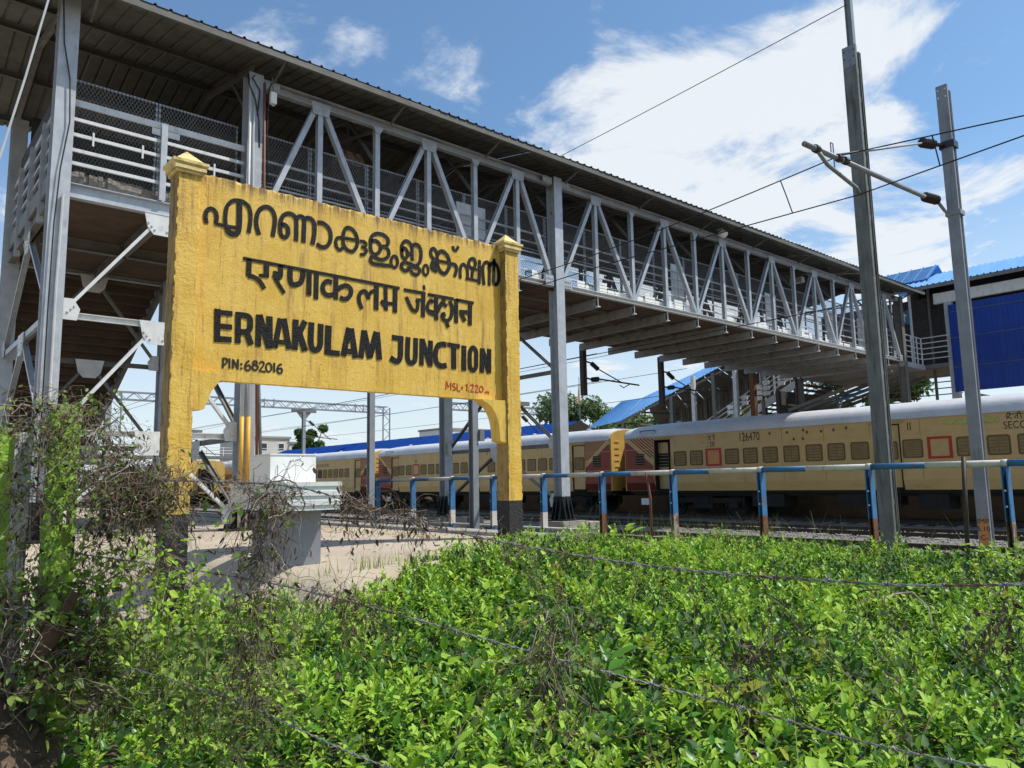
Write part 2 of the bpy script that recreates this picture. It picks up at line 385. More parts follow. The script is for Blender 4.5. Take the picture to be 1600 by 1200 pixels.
# ------------------------------------------------------------------ mesh builder
class MB:
    def __init__(self):
        self.v, self.f, self.mi = [], [], []

    def add(self, vs, fs, mi=0):
        o = len(self.v)
        self.v.extend([tuple(p) for p in vs])
        for f in fs:
            self.f.append(tuple(i + o for i in f))
            self.mi.append(mi)
        return self

    def box(self, x0, x1, y0, y1, z0, z1, mi=0):
        vs = [(x0, y0, z0), (x1, y0, z0), (x1, y1, z0), (x0, y1, z0), (x0, y0, z1), (x1, y0, z1), (x1, y1, z1), (x0, y1, z1)]
        return self.add(vs, [(0, 3, 2, 1), (4, 5, 6, 7), (0, 1, 5, 4), (1, 2, 6, 5), (2, 3, 7, 6), (3, 0, 4, 7)], mi)

    def profile(self, p0, p1, prof, up=(0, 0, 1), mi=0, caps=True):
        """sweep a 2D outline (u sideways, w along up) from p0 to p1"""
        p0, p1 = Vector(p0), Vector(p1)
        d = (p1 - p0).normalized()
        u = d.cross(Vector(up))
        if u.length < 1e-5:
            u = d.cross(Vector((0, 1, 0)))
        u.normalize()
        w = u.cross(d).normalized()
        n = len(prof)
        vs = [p0 + u * a + w * b for a, b in prof] + [p1 + u * a + w * b for a, b in prof]
        fs = [(i, (i + 1) % n, (i + 1) % n + n, i + n) for i in range(n)]
        if caps:
            fs += [tuple(range(n - 1, -1, -1)), tuple(range(n, 2 * n))]
        return self.add(vs, fs, mi)

    def bar(self, p0, p1, w, h, up=(0, 0, 1), mi=0):
        return self.profile(p0, p1, [(-w / 2, -h / 2), (w / 2, -h / 2), (w / 2, h / 2), (-w / 2, h / 2)], up, mi)

    def ibeam(self, p0, p1, w, h, t=0.012, up=(0, 0, 1), mi=0):
        a, b, s = w / 2, h / 2, t
        pr = [(-a, -b), (a, -b), (a, -b + s), (s / 2, -b + s), (s / 2, b - s), (a, b - s), (a, b), (-a, b), (-a, b - s), (-s / 2, b - s), (-s / 2, -b + s), (-a, -b + s)]
        return self.profile(p0, p1, pr, up, mi)

    def channel(self, p0, p1, w, h, t=0.012, up=(0, 0, 1), mi=0):
        a, b, s = w / 2, h / 2, t
        pr = [(-a, -b), (a, -b), (a, -b + s), (-a + s, -b + s), (-a + s, b - s), (a, b - s), (a, b), (-a, b)]
        return self.profile(p0, p1, pr, up, mi)

    def tube(self, pts, r, n=8, mi=0, caps=True):
        pts = [Vector(p) for p in pts]
        rs = r if isinstance(r, (list, tuple)) else [r] * len(pts)
        vs, fs = [], []
        u = None
        for i, p in enumerate(pts):
            d = (pts[min(i + 1, len(pts) - 1)] - pts[max(i - 1, 0)]).normalized()
            if u is None:
                u = d.orthogonal().normalized()
            else:
                u = (u - d * u.dot(d))
                u = d.orthogonal().normalized() if u.length < 1e-4 else u.normalized()
            w = d.cross(u)
            for k in range(n):
                a = 2 * math.pi * k / n
                vs.append(p + (u * math.cos(a) + w * math.sin(a)) * rs[i])
        for i in range(len(pts) - 1):
            for k in range(n):
                k2 = (k + 1) % n
                fs.append((i * n + k, i * n + k2, (i + 1) * n + k2, (i + 1) * n + k))
        if caps:
            fs += [tuple(range(n - 1, -1, -1)), tuple(range((len(pts) - 1) * n, len(pts) * n))]
        return self.add(vs, fs, mi)

    def prism(self, poly, d, mi=0):
        """poly: coplanar 3D points; d: extrusion vector"""
        d = Vector(d)
        p = [Vector(q) for q in poly]
        n = len(p)
        nrm = Vector((0, 0, 0))
        for i in range(n):
            nrm += p[i].cross(p[(i + 1) % n])
        if nrm.dot(d) > 0:
            p = p[::-1]
        vs = p + [q + d for q in p]
        fs = [tuple(range(n)), tuple(range(2 * n - 1, n - 1, -1))] + [(i + n, (i + 1) % n + n, (i + 1) % n, i) for i in range(n)]
        fs[2:] = [(i, i + n, (i + 1) % n + n, (i + 1) % n) for i in range(n)]
        return self.add(vs, fs, mi)

    def mesh(self, name, mats, smooth=False):
        me = bpy.data.meshes.new(name)
        me.from_pydata(self.v, [], self.f)
        for m in (mats if isinstance(mats, (list, tuple)) else [mats]):
            me.materials.append(M[m])
        me.polygons.foreach_set('material_index', self.mi)
        if smooth:
            me.polygons.foreach_set('use_smooth', [True] * len(self.f))
        me.update()
        return me

    def build(self, name, mats, parent=None, smooth=False, loc=None):
        return link(name, self.mesh(name, mats, smooth), parent, loc)


def link(name, data, parent=None, loc=None, rot=None):
    o = bpy.data.objects.new(name, data)
    COL.objects.link(o)
    if parent is not None:
        o.parent = parent
    if loc is not None:
        o.location = loc
    if rot is not None:
        o.rotation_euler = rot
    return o


def tag(o, label=None, cat=None, group=None, kind=None):
    for k, v in (('label', label), ('category', cat), ('group', group), ('kind', kind)):
        if v:
            o[k] = v
    return o


def thing(name, label, cat, group=None, loc=(0, 0, 0)):
    o = bpy.data.objects.new(name, None)
    o.empty_display_size = 0.3
    COL.objects.link(o)
    o.location = loc
    return tag(o, label, cat, group)


def struct(o):
    o['kind'] = 'structure'
    return o


def raw_mesh(name, V, F, mats, mi=None, smooth=False):
    """V (n,3) array, F (m,k) array"""
    me = bpy.data.meshes.new(name)
    V = np.asarray(V, np.float32)
    F = np.asarray(F, np.int32)
    k = F.shape[1]
    me.vertices.add(len(V))
    me.vertices.foreach_set('co', V.ravel())
    me.loops.add(F.size)
    me.loops.foreach_set('vertex_index', F.ravel())
    me.polygons.add(len(F))
    me.polygons.foreach_set('loop_start', np.arange(0, F.size, k, dtype=np.int32))
    for m in mats:
        me.materials.append(M[m])
    if mi is not None:
        me.polygons.foreach_set('material_index', np.asarray(mi, np.int32))
    if smooth:
        me.polygons.foreach_set('use_smooth', np.ones(len(F), bool))
    me.update(calc_edges=True)
    me.validate()
    return me

# ------------------------------------------------------------------ ground, platform, tracks
def ss(t):
    t = np.clip(t, 0, 1)
    return t * t * (3 - 2 * t)


def platform_front(x):
    """y of the platform's ragged front edge at x"""
    return np.interp(x, [-8, 0.6, 2.4, 3.1, 4.4, 7.3, 7.6, 20], [6.8, 6.7, 6.5, 5.9, 6.2, 6.75, 6.9, 6.9])


def platform_h(x, y):
    """the platform end falls away towards the left and levels out beyond the name board"""
    x = np.asarray(x, float)
    y = np.asarray(y, float)
    return 0.75 - np.clip((3.12 - x) * 0.68, 0, 0.52) * (1 - ss((y - 9) / 4.5))


def ground_h(x, y):
    x = np.asarray(x, float)
    y = np.asarray(y, float)
    h = 0.12 + 0.20 * ss((x - 1.2) / 2.0) + 0.10 * np.sin(x * 1.3 + 0.6) * np.cos(y * 1.1) * ss(x / 3.0)
    h = h + 0.22 * ss((y - platform_front(x) + 2.0) / 1.8) * (x < 7.6) * np.clip((x - 2.6) / 2.0, 0, 1)
    h = np.where(y > platform_front(x) + 0.25, np.minimum(h, 0.45), h)
    h = h + 0.78 * np.exp(-((x - 0.38) / 0.36) ** 2 - ((y - 3.25) / 0.62) ** 2)
    out = ss((x - 10.6) / 3.0)
    h = h * (1 - out) + (-0.34) * out
    far = ss((np.hypot(x, y) - 40) / 60)
    return h * (1 - far) - 0.34 * far


def axis(fine0, fine1, step, lo, hi):
    a = list(np.arange(fine0, fine1 + 1e-6, step))
    g, v = step, fine1
    while v < hi:
        g *= 1.35
        v += g
        a.append(v)
    g, v, b = step, fine0, []
    while v > lo:
        g *= 1.35
        v -= g
        b.append(v)
    return np.array(b[::-1] + a)


gx, gy = axis(-1.5, 14.5, 0.16, -1500, 2200), axis(-2.5, 9.0, 0.16, -900, 2400)
GX, GY = np.meshgrid(gx, gy, indexing='ij')
GZ = ground_h(GX, GY)
GZ = GZ + np.where((GX > -1.5) & (GX < 11) & (GY < 8), rng.normal(0, 0.012, GX.shape), 0)
GZ = np.where((GX < 7.2) & (GY > platform_front(GX) + 0.35) & (GX > -29), -0.35, GZ)
nx_, ny_ = len(gx), len(gy)
ii, jj = np.meshgrid(np.arange(nx_ - 1), np.arange(ny_ - 1), indexing='ij')
a = (ii * ny_ + jj).ravel()
F = np.stack([a, a + ny_, a + ny_ + 1, a + 1], 1)
struct(link('ground', raw_mesh('ground', np.stack([GX.ravel(), GY.ravel(), GZ.ravel()], 1), F, ['soil'], smooth=True)))

# ballast formation under the three tracks
b = MB()
xs = [14.3, 15.0, 18.7, 19.5, 20.1, 23.7, 24.6, 25.4, 29.1, 29.9]
zs = [-0.40, -0.13, -0.13, -0.22, -0.13, -0.13, -0.24, -0.14, -0.14, -0.40]
yy = list(np.arange(-8, 40, 0.5)) + list(np.arange(40, 260, 5.0))
V = []
for y in yy:
    for x, z in zip(xs, zs):
        V.append((x, y, z + random.uniform(-0.018, 0.018)))
nxs = len(xs)
F = [(i * nxs + k, i * nxs + k + 1, (i + 1) * nxs + k + 1, (i + 1) * nxs + k) for i in range(len(yy) - 1) for k in range(nxs - 1)]
struct(link('track_bed', raw_mesh('track_bed', V, F, ['ballast'], smooth=True)))

# loose ballast stones on the strips one can see
ico_v = np.array([(1, 0, 0), (-1, 0, 0), (0, 1, 0), (0, -1, 0), (0, 0, 1), (0, 0, -1)], float)
ico_f = np.array([(0, 2, 4), (2, 1, 4), (1, 3, 4), (3, 0, 4), (2, 0, 5), (1, 2, 5), (3, 1, 5), (0, 3, 5)])
N = 9000
px = np.concatenate([rng.uniform(14.6, 24.4, N)])
py = 2.0 + rng.random(N) ** 1.5 * 22
pz = np.interp(px, xs, zs) + 0.012
sc = rng.uniform(0.018, 0.042, N)
V = ico_v[None] * rng.uniform(0.7, 1.2, (N, 6, 1)) * sc[:, None, None] + np.stack([px, py, pz], 1)[:, None]
F = (ico_f[None] + (np.arange(N) * 6)[:, None, None]).reshape(-1, 3)
tag(link('ballast_stones', raw_mesh('ballast_stones', V.reshape(-1, 3), F, ['stone'])), 'loose grey ballast stones between the railway tracks', 'gravel', kind='stuff')

RAILP = [(-0.07, -0.15), (0.07, -0.15), (0.07, -0.135), (0.012, -0.115), (0.012, -0.04), (0.035, -0.03), (0.035, 0.0), (-0.035, 0.0), (-0.035, -0.03), (-0.012, -0.04), (-0.012, -0.115), (-0.07, -0.135)]
for xc, lab in ((16.9, 'empty railway track nearest the blue and white railing'), (21.95, 'empty middle railway track in front of the coaches'), (27.33, 'railway track under the line of cream coaches')):
    t = thing('railway_track', lab, 'railway track', 'railway tracks beside the platform', (xc, 0, 0))
    for s in (-1, 1):
        MB().profile((s * 0.873, -8, 0), (s * 0.873, 200, 0), RAILP).build('rail', 'rail', t)
    q = MB()
    y = -8.0
    while y < 110:
        q.box(-1.37, 1.37, y, y + 0.25, -0.30, -0.105 + random.uniform(-0.012, 0.004))
        y += 0.62
    tag(q.build('sleepers', 'sleeper', t), kind='stuff')

# platform: a broken front edge towards the weeds, a straight edge towards the tracks
px_ = np.concatenate([np.linspace(-30, -8, 8), np.linspace(-7.5, 7.25, 70)])
py_t = np.concatenate([[0, 0.0015], np.linspace(0.004, 0.09, 34), np.linspace(0.1, 1, 12)])
V, F = [], []
jit = [random.uniform(-0.07, 0.07) for _ in px_]
for i, x in enumerate(px_):
    y0 = float(platform_front(x)) + jit[i]
    V.append((x, y0, -0.3))
    for t_ in py_t:
        y = y0 + t_ * (120 - y0)
        V.append((x, y, float(platform_h(x, y))))
npy = len(py_t) + 1
F = [(i * npy + k, (i + 1) * npy + k, (i + 1) * npy + k + 1, i * npy + k + 1) for i in range(len(px_) - 1) for k in range(npy - 1)]
b_ = (len(px_) - 1) * npy
nV = len(V)
V += [(7.25, V[b_][1], -0.3), (7.25, 120, -0.3), (7.25, 120, 0.75), (7.25, V[b_][1], 0.75)]
F.append((nV, nV + 1, nV + 2, nV + 3))
plat = struct(link('platform', raw_mesh('platform', V, F, ['platform'], smooth=True)))
MB().box(6.18, 6.28, 7.2, 90, 0.751, 0.754).build('edge_line', 'yellowline', plat)
for k in range(14):
    y0 = 7.4 + k * 1.2
    MB().box(6.86, 7.27, y0, y0 + 1.185, 0.752, 0.80).build('coping_slab', 'conc', plat)

# ------------------------------------------------------------------ footbridge
FB = thing('footbridge', 'long roofed steel footbridge with silver truss sides crossing the tracks', 'footbridge', None, (5.2, 13.3, 0.75))
FB_OFF = Vector((5.2, 13.3, 0.75))


def fb(mb, name, m, parent=FB, smooth=False):
    o = mb.build(name, m, parent, smooth)
    o.location = -FB_OFF if parent is FB else (0, 0, 0)
    return o


YN, YF = 13.3, 18.1          # near and far truss planes
ZD, ZC = 6.37, 9.10          # deck level, centre of top chord
BAYS1 = [5.25 + 1.31 * i for i in range(7)]          # 5.25 .. 13.11
BAYS2 = [13.11 + 1.486 * i for i in range(15)]       # 13.11 .. 33.9

# columns with black stiffened shoes and concrete blocks
for (x, y, z0, z1, cp) in ((2.12, YN, 0.75, 9.56, 0), (5.2, YN, 0.75, 9.22, 0), (13.1, YN, 0.55, 9.22, 1), (33.95, YN, 0.0, 9.22, 0),
                           (2.12, YF, 0.75, 9.22, 0), (5.2, YF, 0.75, 9.22, 0), (13.1, YF, 0.55, 9.22, 1), (33.95, YF, 0.0, 9.22, 0)):
    q = MB()
    q.ibeam((x, y, z0 + 0.02), (x, y, z1), 0.28, 0.29, 0.016, up=(0, 1, 0))
    c = fb(q, 'column', 'steel_d' if x > 30 else 'steel')
    s = MB()
    s.box(x - 0.30, x + 0.30, y - 0.30, y + 0.30, z0, z0 + 0.035)
    for sx, sy in ((1, 0), (-1, 0), (0, 1), (0, -1)):
        if sx:
            s.prism([(x + sx * 0.15, y - 0.01, z0 + 0.6), (x + sx * 0.29, y - 0.01, z0 + 0.036), (x + sx * 0.15, y - 0.01, z0 + 0.036)], (0, 0.02, 0))
            for e in (-0.125, 0.125):
                s.prism([(x + sx * 0.146, y + e - 0.01, z0 + 0.55), (x + sx * 0.27, y + e - 0.01, z0 + 0.036), (x + sx * 0.146, y + e - 0.01, z0 + 0.036)], (0, 0.02, 0))
        else:
            s.prism([(x - 0.01, y + sy * 0.148, z0 + 0.6), (x - 0.01, y + sy * 0.29, z0 + 0.036), (x - 0.01, y + sy * 0.148, z0 + 0.036)], (0.02, 0, 0))
            for e in (-0.13, 0.13):
                s.prism([(x + e - 0.01, y + sy * 0.152, z0 + 0.55), (x + e - 0.01, y + sy * 0.27, z0 + 0.036), (x + e - 0.01, y + sy * 0.152, z0 + 0.036)], (0.02, 0, 0))
    s.box(x - 0.148, x + 0.148, y - 0.153, y + 0.153, z0 + 0.036, z0 + 0.58)
    fb(s, 'column_shoe', 'blackpaint', c)
    if cp:
        p = MB()
        p.box(x - 0.42, x + 0.42, y - 0.45, y + 0.4, -0.4, z0 - 0.002)
        fb(p, 'concrete_block', 'conc', c)
        p = MB()
        p.box(x + 0.44, x + 0.98, y - 0.50, y + 0.02, -0.4, z0 - 0.05)
        fb(p, 'concrete_block', 'conc', c)


def gusset(pts, n, d=0.014, m='steel_w', bolts=(), name='gusset_plate'):
    """pts: polygon in the plane; n: plate normal"""
    q = MB()
    nv = Vector(n)
    q.prism(pts, nv * d)
    for b_ in bolts:
        b0 = Vector(b_) + nv * d
        q.tube([b0, b0 + nv * 0.018], 0.017, 6)
    return fb(q, name, m)


def chevron(A, B, z0, z1, n, m='steel', w=0.075, plates=True, strut=True):
    """inverted-V bracing between columns at A and B (xy), feet at z0, apex under z1"""
    A, B = Vector((*A, 0)), Vector((*B, 0))
    mid = (A + B) / 2
    d = (B - A).normalized()
    nv = Vector(n)
    for P, s in ((A, 1), (B, -1)):
        p0 = P + d * s * 0.22 + Vector((0, 0, z0 + 0.12))
        p1 = mid - d * s * 0.10 + Vector((0, 0, z1 - 0.14))
        fb(MB().channel(p0, p1, 0.05, w + 0.02, 0.010, up=nv), 'brace', m)
    if strut:
        fb(MB().channel(A + d * 0.15 + Vector((0, 0, z1)), B - d * 0.15 + Vector((0, 0, z1)), 0.06, 0.10, 0.01, up=(0, 0, 1)), 'strut', m)
    if plates:
        o = nv * 0.045
        c = mid + o
        gp = [c + d * a + Vector((0, 0, z1 + zz)) for a, zz in ((-0.28, 0.05), (0.28, 0.05), (0.22, -0.22), (0.12, -0.34), (-0.12, -0.34), (-0.22, -0.22))]
        bl = [c + d * s * (0.10 + 0.05 * k) + Vector((0, 0, z1 - 0.25 + 0.055 * k)) for k in range(3) for s in (-1, 1)]
        gusset(gp, nv, bolts=bl)
        for P, s in ((A, 1), (B, -1)):
            e = P + d * s * 0.15 + o
            gp = [e + d * s * a + Vector((0, 0, z0 + zz)) for a, zz in ((0, -0.08), (0.20, -0.08), (0.24, 0.10), (0.14, 0.26), (0, 0.26))]
            gusset(gp, nv, bolts=[e + d * s * (0.07 + 0.045 * k) + Vector((0, 0, z0 + 0.05 + 0.05 * k)) for k in range(3)])


FR = (0, -1, 0)
LT = (-1, 0, 0)
for (z0, z1, st) in ((0.95, 2.38, True), (2.38, 4.22, True), (4.22, 6.10, False)):
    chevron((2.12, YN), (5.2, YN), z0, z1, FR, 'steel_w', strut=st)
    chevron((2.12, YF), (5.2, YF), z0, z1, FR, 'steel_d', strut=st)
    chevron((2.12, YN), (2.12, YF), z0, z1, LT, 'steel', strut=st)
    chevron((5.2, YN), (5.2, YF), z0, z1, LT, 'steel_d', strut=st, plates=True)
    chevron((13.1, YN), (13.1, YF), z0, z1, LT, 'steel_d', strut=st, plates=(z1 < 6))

# trusses: chords, posts, diagonals
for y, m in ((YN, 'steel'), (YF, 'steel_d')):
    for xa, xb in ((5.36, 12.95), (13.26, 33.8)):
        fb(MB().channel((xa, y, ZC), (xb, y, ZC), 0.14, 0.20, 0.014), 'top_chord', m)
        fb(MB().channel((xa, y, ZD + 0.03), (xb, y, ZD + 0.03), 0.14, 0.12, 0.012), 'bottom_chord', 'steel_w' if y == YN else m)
    for bays in (BAYS1, BAYS2):
        last = len(bays) - 1
        for i, x in enumerate(bays):
            if 0 < i < last:
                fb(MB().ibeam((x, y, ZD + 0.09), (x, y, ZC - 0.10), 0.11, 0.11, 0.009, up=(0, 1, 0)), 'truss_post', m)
                if y == YN:
                    if i % 2:
                        gp = [(x - 0.22, y - 0.076, ZC + 0.0), (x + 0.22, y - 0.076, ZC + 0.0), (x + 0.17, y - 0.076, ZC - 0.26), (x - 0.17, y - 0.076, ZC - 0.26)]
                    else:
                        gp = [(x - 0.13, y - 0.076, ZC - 0.10), (x + 0.13, y - 0.076, ZC - 0.10), (x + 0.05, y - 0.076, ZC - 0.24), (x - 0.05, y - 0.076, ZC - 0.24)]
                    gusset(gp, (0, 1, 0), 0.012, 'steel', name='truss_plate')
            if i < last:
                x2 = bays[i + 1]
                a_, c_ = (x + 0.06, ZD + 0.12), (x2 - 0.10, ZC - 0.13)
                if i % 2:
                    a_, c_ = (x + 0.10, ZC - 0.13), (x2 - 0.06, ZD + 0.12)
                if i == 0:
                    a_ = (x + 0.17, ZD + 0.12)
                if i == last - 1 and i % 2:
                    c_ = (x2 - 0.17, ZD + 0.12)
                fb(MB().channel((a_[0], y + 0.012, a_[1]), (c_[0], y + 0.012, c_[1]), 0.10, 0.12, 0.010, up=(0, 1, 0)), 'truss_diagonal', m)

# bolted splice plates where the chords meet the columns
for x in (5.52, 12.78, 13.42, 33.6):
    gusset([(x - 0.16, YN - 0.085, ZC - 0.085), (x + 0.16, YN - 0.085, ZC - 0.085), (x + 0.16, YN - 0.085, ZC + 0.085), (x - 0.16, YN - 0.085, ZC + 0.085)], (0, -1, 0), 0.012, 'steel', [(x - 0.12 + 0.08 * k, YN - 0.085, ZC + dz) for k in range(4) for dz in (-0.05, 0.05)], 'splice_plate')
    gusset([(x - 0.14, YN - 0.085, ZD - 0.02), (x + 0.14, YN - 0.085, ZD - 0.02), (x + 0.14, YN - 0.085, ZD + 0.24), (x - 0.14, YN - 0.085, ZD + 0.24)], (0, -1, 0), 0.012, 'steel', [(x - 0.09 + 0.06 * k, YN - 0.085, ZD + dz) for k in range(4) for dz in (0.05, 0.16)], 'splice_plate')

# deck slab and the floor joists hanging under it
fb(MB().box(5.0, 33.8, YN + 0.09, YF - 0.09, 6.29, 6.36), 'deck_slab', 'brownconc')
for bays in (BAYS1, BAYS2):
    for x in bays[1:-1]:
        j = fb(MB().channel((x, YN + 0.02, 6.165), (x, YF + 0.12, 6.165), 0.11, 0.24, 0.012), 'floor_joist', 'joist')
        h = MB().tube([(x, YN - 0.03, 6.34), (x, YN - 0.03, 6.08)], 0.012, 6).box(x - 0.06, x + 0.06, YN - 0.06, YN, 6.055, 6.08)
        fb(h, 'hanger_rod', 'steel_w', j)
for k in range(4):
    y = YN + 0.9 + k * 1.0
    fb(MB().bar((5.2, y, 6.255), (33.8, y, 6.255), 0.05, 0.06), 'deck_rib', 'steel_d')

# landing over the platform
fb(MB().box(2.26, 5.05, YN + 0.08, YF - 0.05, 6.20, 6.36), 'landing_slab', 'brownconc')
for xa, xb, y in ((2.27, 5.05, YN), (2.27, 5.05, YF)):
    fb(MB().ibeam((xa, y, 6.24), (xb, y, 6.24), 0.13, 0.24, 0.014), 'landing_beam', 'steel')
for x in (2.12, 5.2):
    fb(MB().ibeam((x, YN + 0.15, 6.24), (x, YF - 0.15, 6.24), 0.13, 0.26, 0.014), 'landing_beam', 'steel_d')
fb(MB().ibeam((3.66, YN + 0.1, 6.08), (3.66, YF - 0.1, 6.08), 0.12, 0.22, 0.012), 'landing_beam', 'steel_d')
fb(MB().ibeam((2.27, 15.7, 6.08), (5.05, 15.7, 6.08), 0.12, 0.22, 0.012), 'landing_beam', 'steel_d')
# rough cement kerb behind the railing
q = MB()
n = 40
for k in range(n):
    x0 = 2.28 + 2.75 * k / n
    x1 = 2.28 + 2.75 * (k + 1) / n
    h = 6.60 + 0.05 * mnoise.noise((x0 * 3, 0, 0)) + random.uniform(-0.02, 0.02)
    q.box(x0, x1, YN + 0.09 + random.uniform(-0.02, 0.02), YN + 0.30, 6.362, h)
fb(q, 'cement_kerb', 'rubble')
# railings: flat bars front and left side
for z, h in ((6.70, 0.055), (6.92, 0.055), (7.18, 0.055), (7.44, 0.055), (7.72, 0.11)):
    fb(MB().bar((2.27, YN - 0.02, z), (5.05, YN - 0.02, z), 0.035, h), 'railing_bar', 'steel_w')
    fb(MB().bar((2.10, YN + 0.15, z), (2.10, YF - 0.15, z), 0.035, h), 'railing_bar', 'steel')
fb(MB().ibeam((3.64, YN - 0.05, 6.37), (3.64, YN - 0.05, 7.76), 0.10, 0.09, 0.01, up=(0, 1, 0)), 'railing_post', 'steel')
for y in (14.5, 15.7, 16.9):
    fb(MB().ibeam((2.07, y, 6.0), (2.07, y, 7.76), 0.09, 0.10, 0.01, up=(0, 1, 0)), 'railing_post', 'steel')
fb(MB().box(2.05, 2.09, YN + 0.2, YF - 0.2, 6.37, 6.66), 'side_skirt', 'steel_d')


def mesh_panel(w, h, pitch=0.060, t=0.006):
    """expanded metal: two crossing families of thin strips in a flat-bar frame (local x, z)"""
    q = MB()
    k = 1.75                                     # slope of the diamonds
    def strip(sgn):
        c = -h / k if sgn > 0 else 0.0
        end = w if sgn > 0 else w + h / k
        while c < end:
            # line x = c + sgn*z/k
            za, zb = 0.0, h
            xa, xb = c, c + sgn * h / k
            if sgn > 0:
                if xa < 0:
                    za = -xa * k
                    xa = 0
                if xb > w:
                    zb = (w - c) * k
                    xb = w
            else:
                if xa > w:
                    za = (c - w) * k
                    xa = w
                if xb < 0:
                    zb = c * k
                    xb = 0
            if zb - za > 0.02:
                y = 0.003 * sgn
                q.add([(xa - t, y, za), (xa + t, y, za), (xb + t, y, zb), (xb - t, y, zb)], [(0, 1, 2, 3)], 0)
            c += pitch
    strip(1)
    strip(-1)
    for z in (0.015, h * 0.5, h - 0.015):
        q.box(0, w, 0.008, 0.03, z - 0.015, z + 0.015, 1)
    for x in (0.015, w - 0.015):
        q.box(x - 0.015, x + 0.015, 0.0085, 0.0295, 0.031, h - 0.031, 1)
    return q.mesh('mesh_panel', ['mesh', 'steel'])


YM = YN + 0.39
mp_land = mesh_panel(1.42, 1.93)
mp1 = mesh_panel(1.29, 1.93)
mp2 = mesh_panel(1.466, 1.93)


def fbl(name, data, loc, parent=FB):
    o = link(name, data, parent)
    o.location = Vector(loc) - (FB_OFF if parent is FB else Vector((0, 0, 0)))
    return o


for x in (2.22, 3.66):
    fbl('mesh_panel', mp_land, (x, YM, 6.40))
for x in BAYS1[:-1]:
    fbl('mesh_panel', mp1, (x + 0.01, YM, 6.40))
for x in BAYS2[:-1]:
    fbl('mesh_panel', mp2, (x + 0.01, YM, 6.40))
for x in BAYS1[:-1:2]:
    fbl('mesh_panel', mp1, (x + 0.01, YF - 0.35, 6.40))
for x in BAYS2[:-1:2]:
    fbl('mesh_panel', mp2, (x + 0.01, YF - 0.35, 6.40))
# dark cladding screen on the far walkway side and the back of the landing
sc_ = MB()
sc_.box(2.3, 33.7, YF - 0.22, YF - 0.20, 6.5, 8.2)
fb(sc_, 'far_screen', 'backing')
fb(MB().box(2.3, 5.3, YF - 0.22, YF - 0.20, 6.37, 9.3), 'far_screen', 'backing')
fb(MB().box(2.16, 2.18, YN + 0.5, YF - 0.25, 6.62, 8.3), 'side_screen', 'backing')
# pipe rails along the near walkway
for xa, xb in ((5.36, 12.95), (13.26, 33.75)):
    for z in (6.72, 6.95, 7.20, 7.46, 7.70):
        fb(MB().tube([(xa, YN + 0.20, z), (xb, YN + 0.20, z)], 0.021 if z < 7.7 else 0.028, 6), 'pipe_rail', 'steel_w' if z < 7.1 else 'steel')
# pale boards fixed behind the rails
for x, w_, z0, z1 in ((10.22, 0.86, 6.9, 8.05), (18.3, 0.62, 6.75, 8.0), (23.6, 0.7, 6.75, 7.9), (27.9, 0.8, 6.7, 7.9), (30.6, 0.6, 6.7, 7.9)):
    b_ = fb(MB().box(x, x + w_, YM - 0.06, YM - 0.03, z0, z1), 'pale_board', 'steel_w')
    MB().box(x + w_ * 0.5 - 0.004, x + w_ * 0.5 + 0.004, YM - 0.066, YM - 0.058, z0 + 0.02, z1 - 0.02).build('board_seam', 'steel_d', b_)
# torn white kick panels along the bottom of the railing
random.seed(21)
for x0, x1 in ((5.4, 12.9), (13.3, 33.6)):
    x = x0
    while x < x1:
        w_ = random.uniform(0.22, 0.62)
        if random.random() < 0.74:
            nrow = random.choice((2, 2, 3, 3, 4))
            q = MB()
            for r_ in range(nrow):
                z = 6.47 + r_ * 0.085
                if random.random() < 0.30 and r_:
                    cut = random.uniform(0.2, 0.7) * w_
                    q.box(x, x + cut, YN + 0.085, YN + 0.10, z, z + 0.07)
                else:
                    q.box(x, min(x + w_, x1), YN + 0.085, YN + 0.10, z, z + 0.07)
            q.box(x + 0.02, x + 0.05, YN + 0.101, YN + 0.11, 6.47, 6.47 + nrow * 0.085)
            fb(q, 'kick_panel', 'white')
        x += w_ + random.uniform(0.01, 0.12)

# ------------------------------------------------------------------ footbridge roof
PIT = 0.20
YE, ZE, YR, YB = 12.53, 9.44, 16.0, 19.2


def roof_sheet(w, y0, z0, y1, z1):
    """trapezoidal sheet, ribs running down the slope; local x from 0 to w"""
    prof = []
    p = 0.25
    nrib = int(round(w / p))
    for k in range(nrib):
        x = k * p
        prof += [(x, 0), (x + 0.19, 0), (x + 0.205, 0.034), (x + 0.235, 0.034)]
    prof.append((w, 0))
    V, F = [], []
    for dz in (0.0, 0.004):
        for (yy_, zz_) in ((y0, z0), (y1, z1)):
            for x, h in prof:
                V.append((x, yy_, zz_ + h + dz))
    n = len(prof)
    q = MB()
    fs = [(i, i + 1, n + i + 1, n + i) for i in range(n - 1)]
    fs = [f[::-1] for f in fs] + [(2 * n + i, 2 * n + i + 1, 3 * n + i + 1, 3 * n + i) for i in range(n - 1)]
    fs += [(i, i + 1, 2 * n + i + 1, 2 * n + i) for i in range(n - 1)]
    q.add(V, fs)
    return q.mesh('roof_sheet', 'roof')


rs_near = roof_sheet(1.0, YE, ZE, YR, ZE + PIT * (YR - YE))
rs_far = roof_sheet(1.0, YB, ZE + PIT * (YR - YE) - PIT * (YB - YR), YR, ZE + PIT * (YR - YE))
for k in range(36):
    x = -1.0 + k
    dz = random.uniform(-0.004, 0.004)
    fbl('roof_sheet', rs_near, (x, random.uniform(-0.012, 0.012), dz))
    fbl('roof_sheet', rs_far, (x, 0, dz))
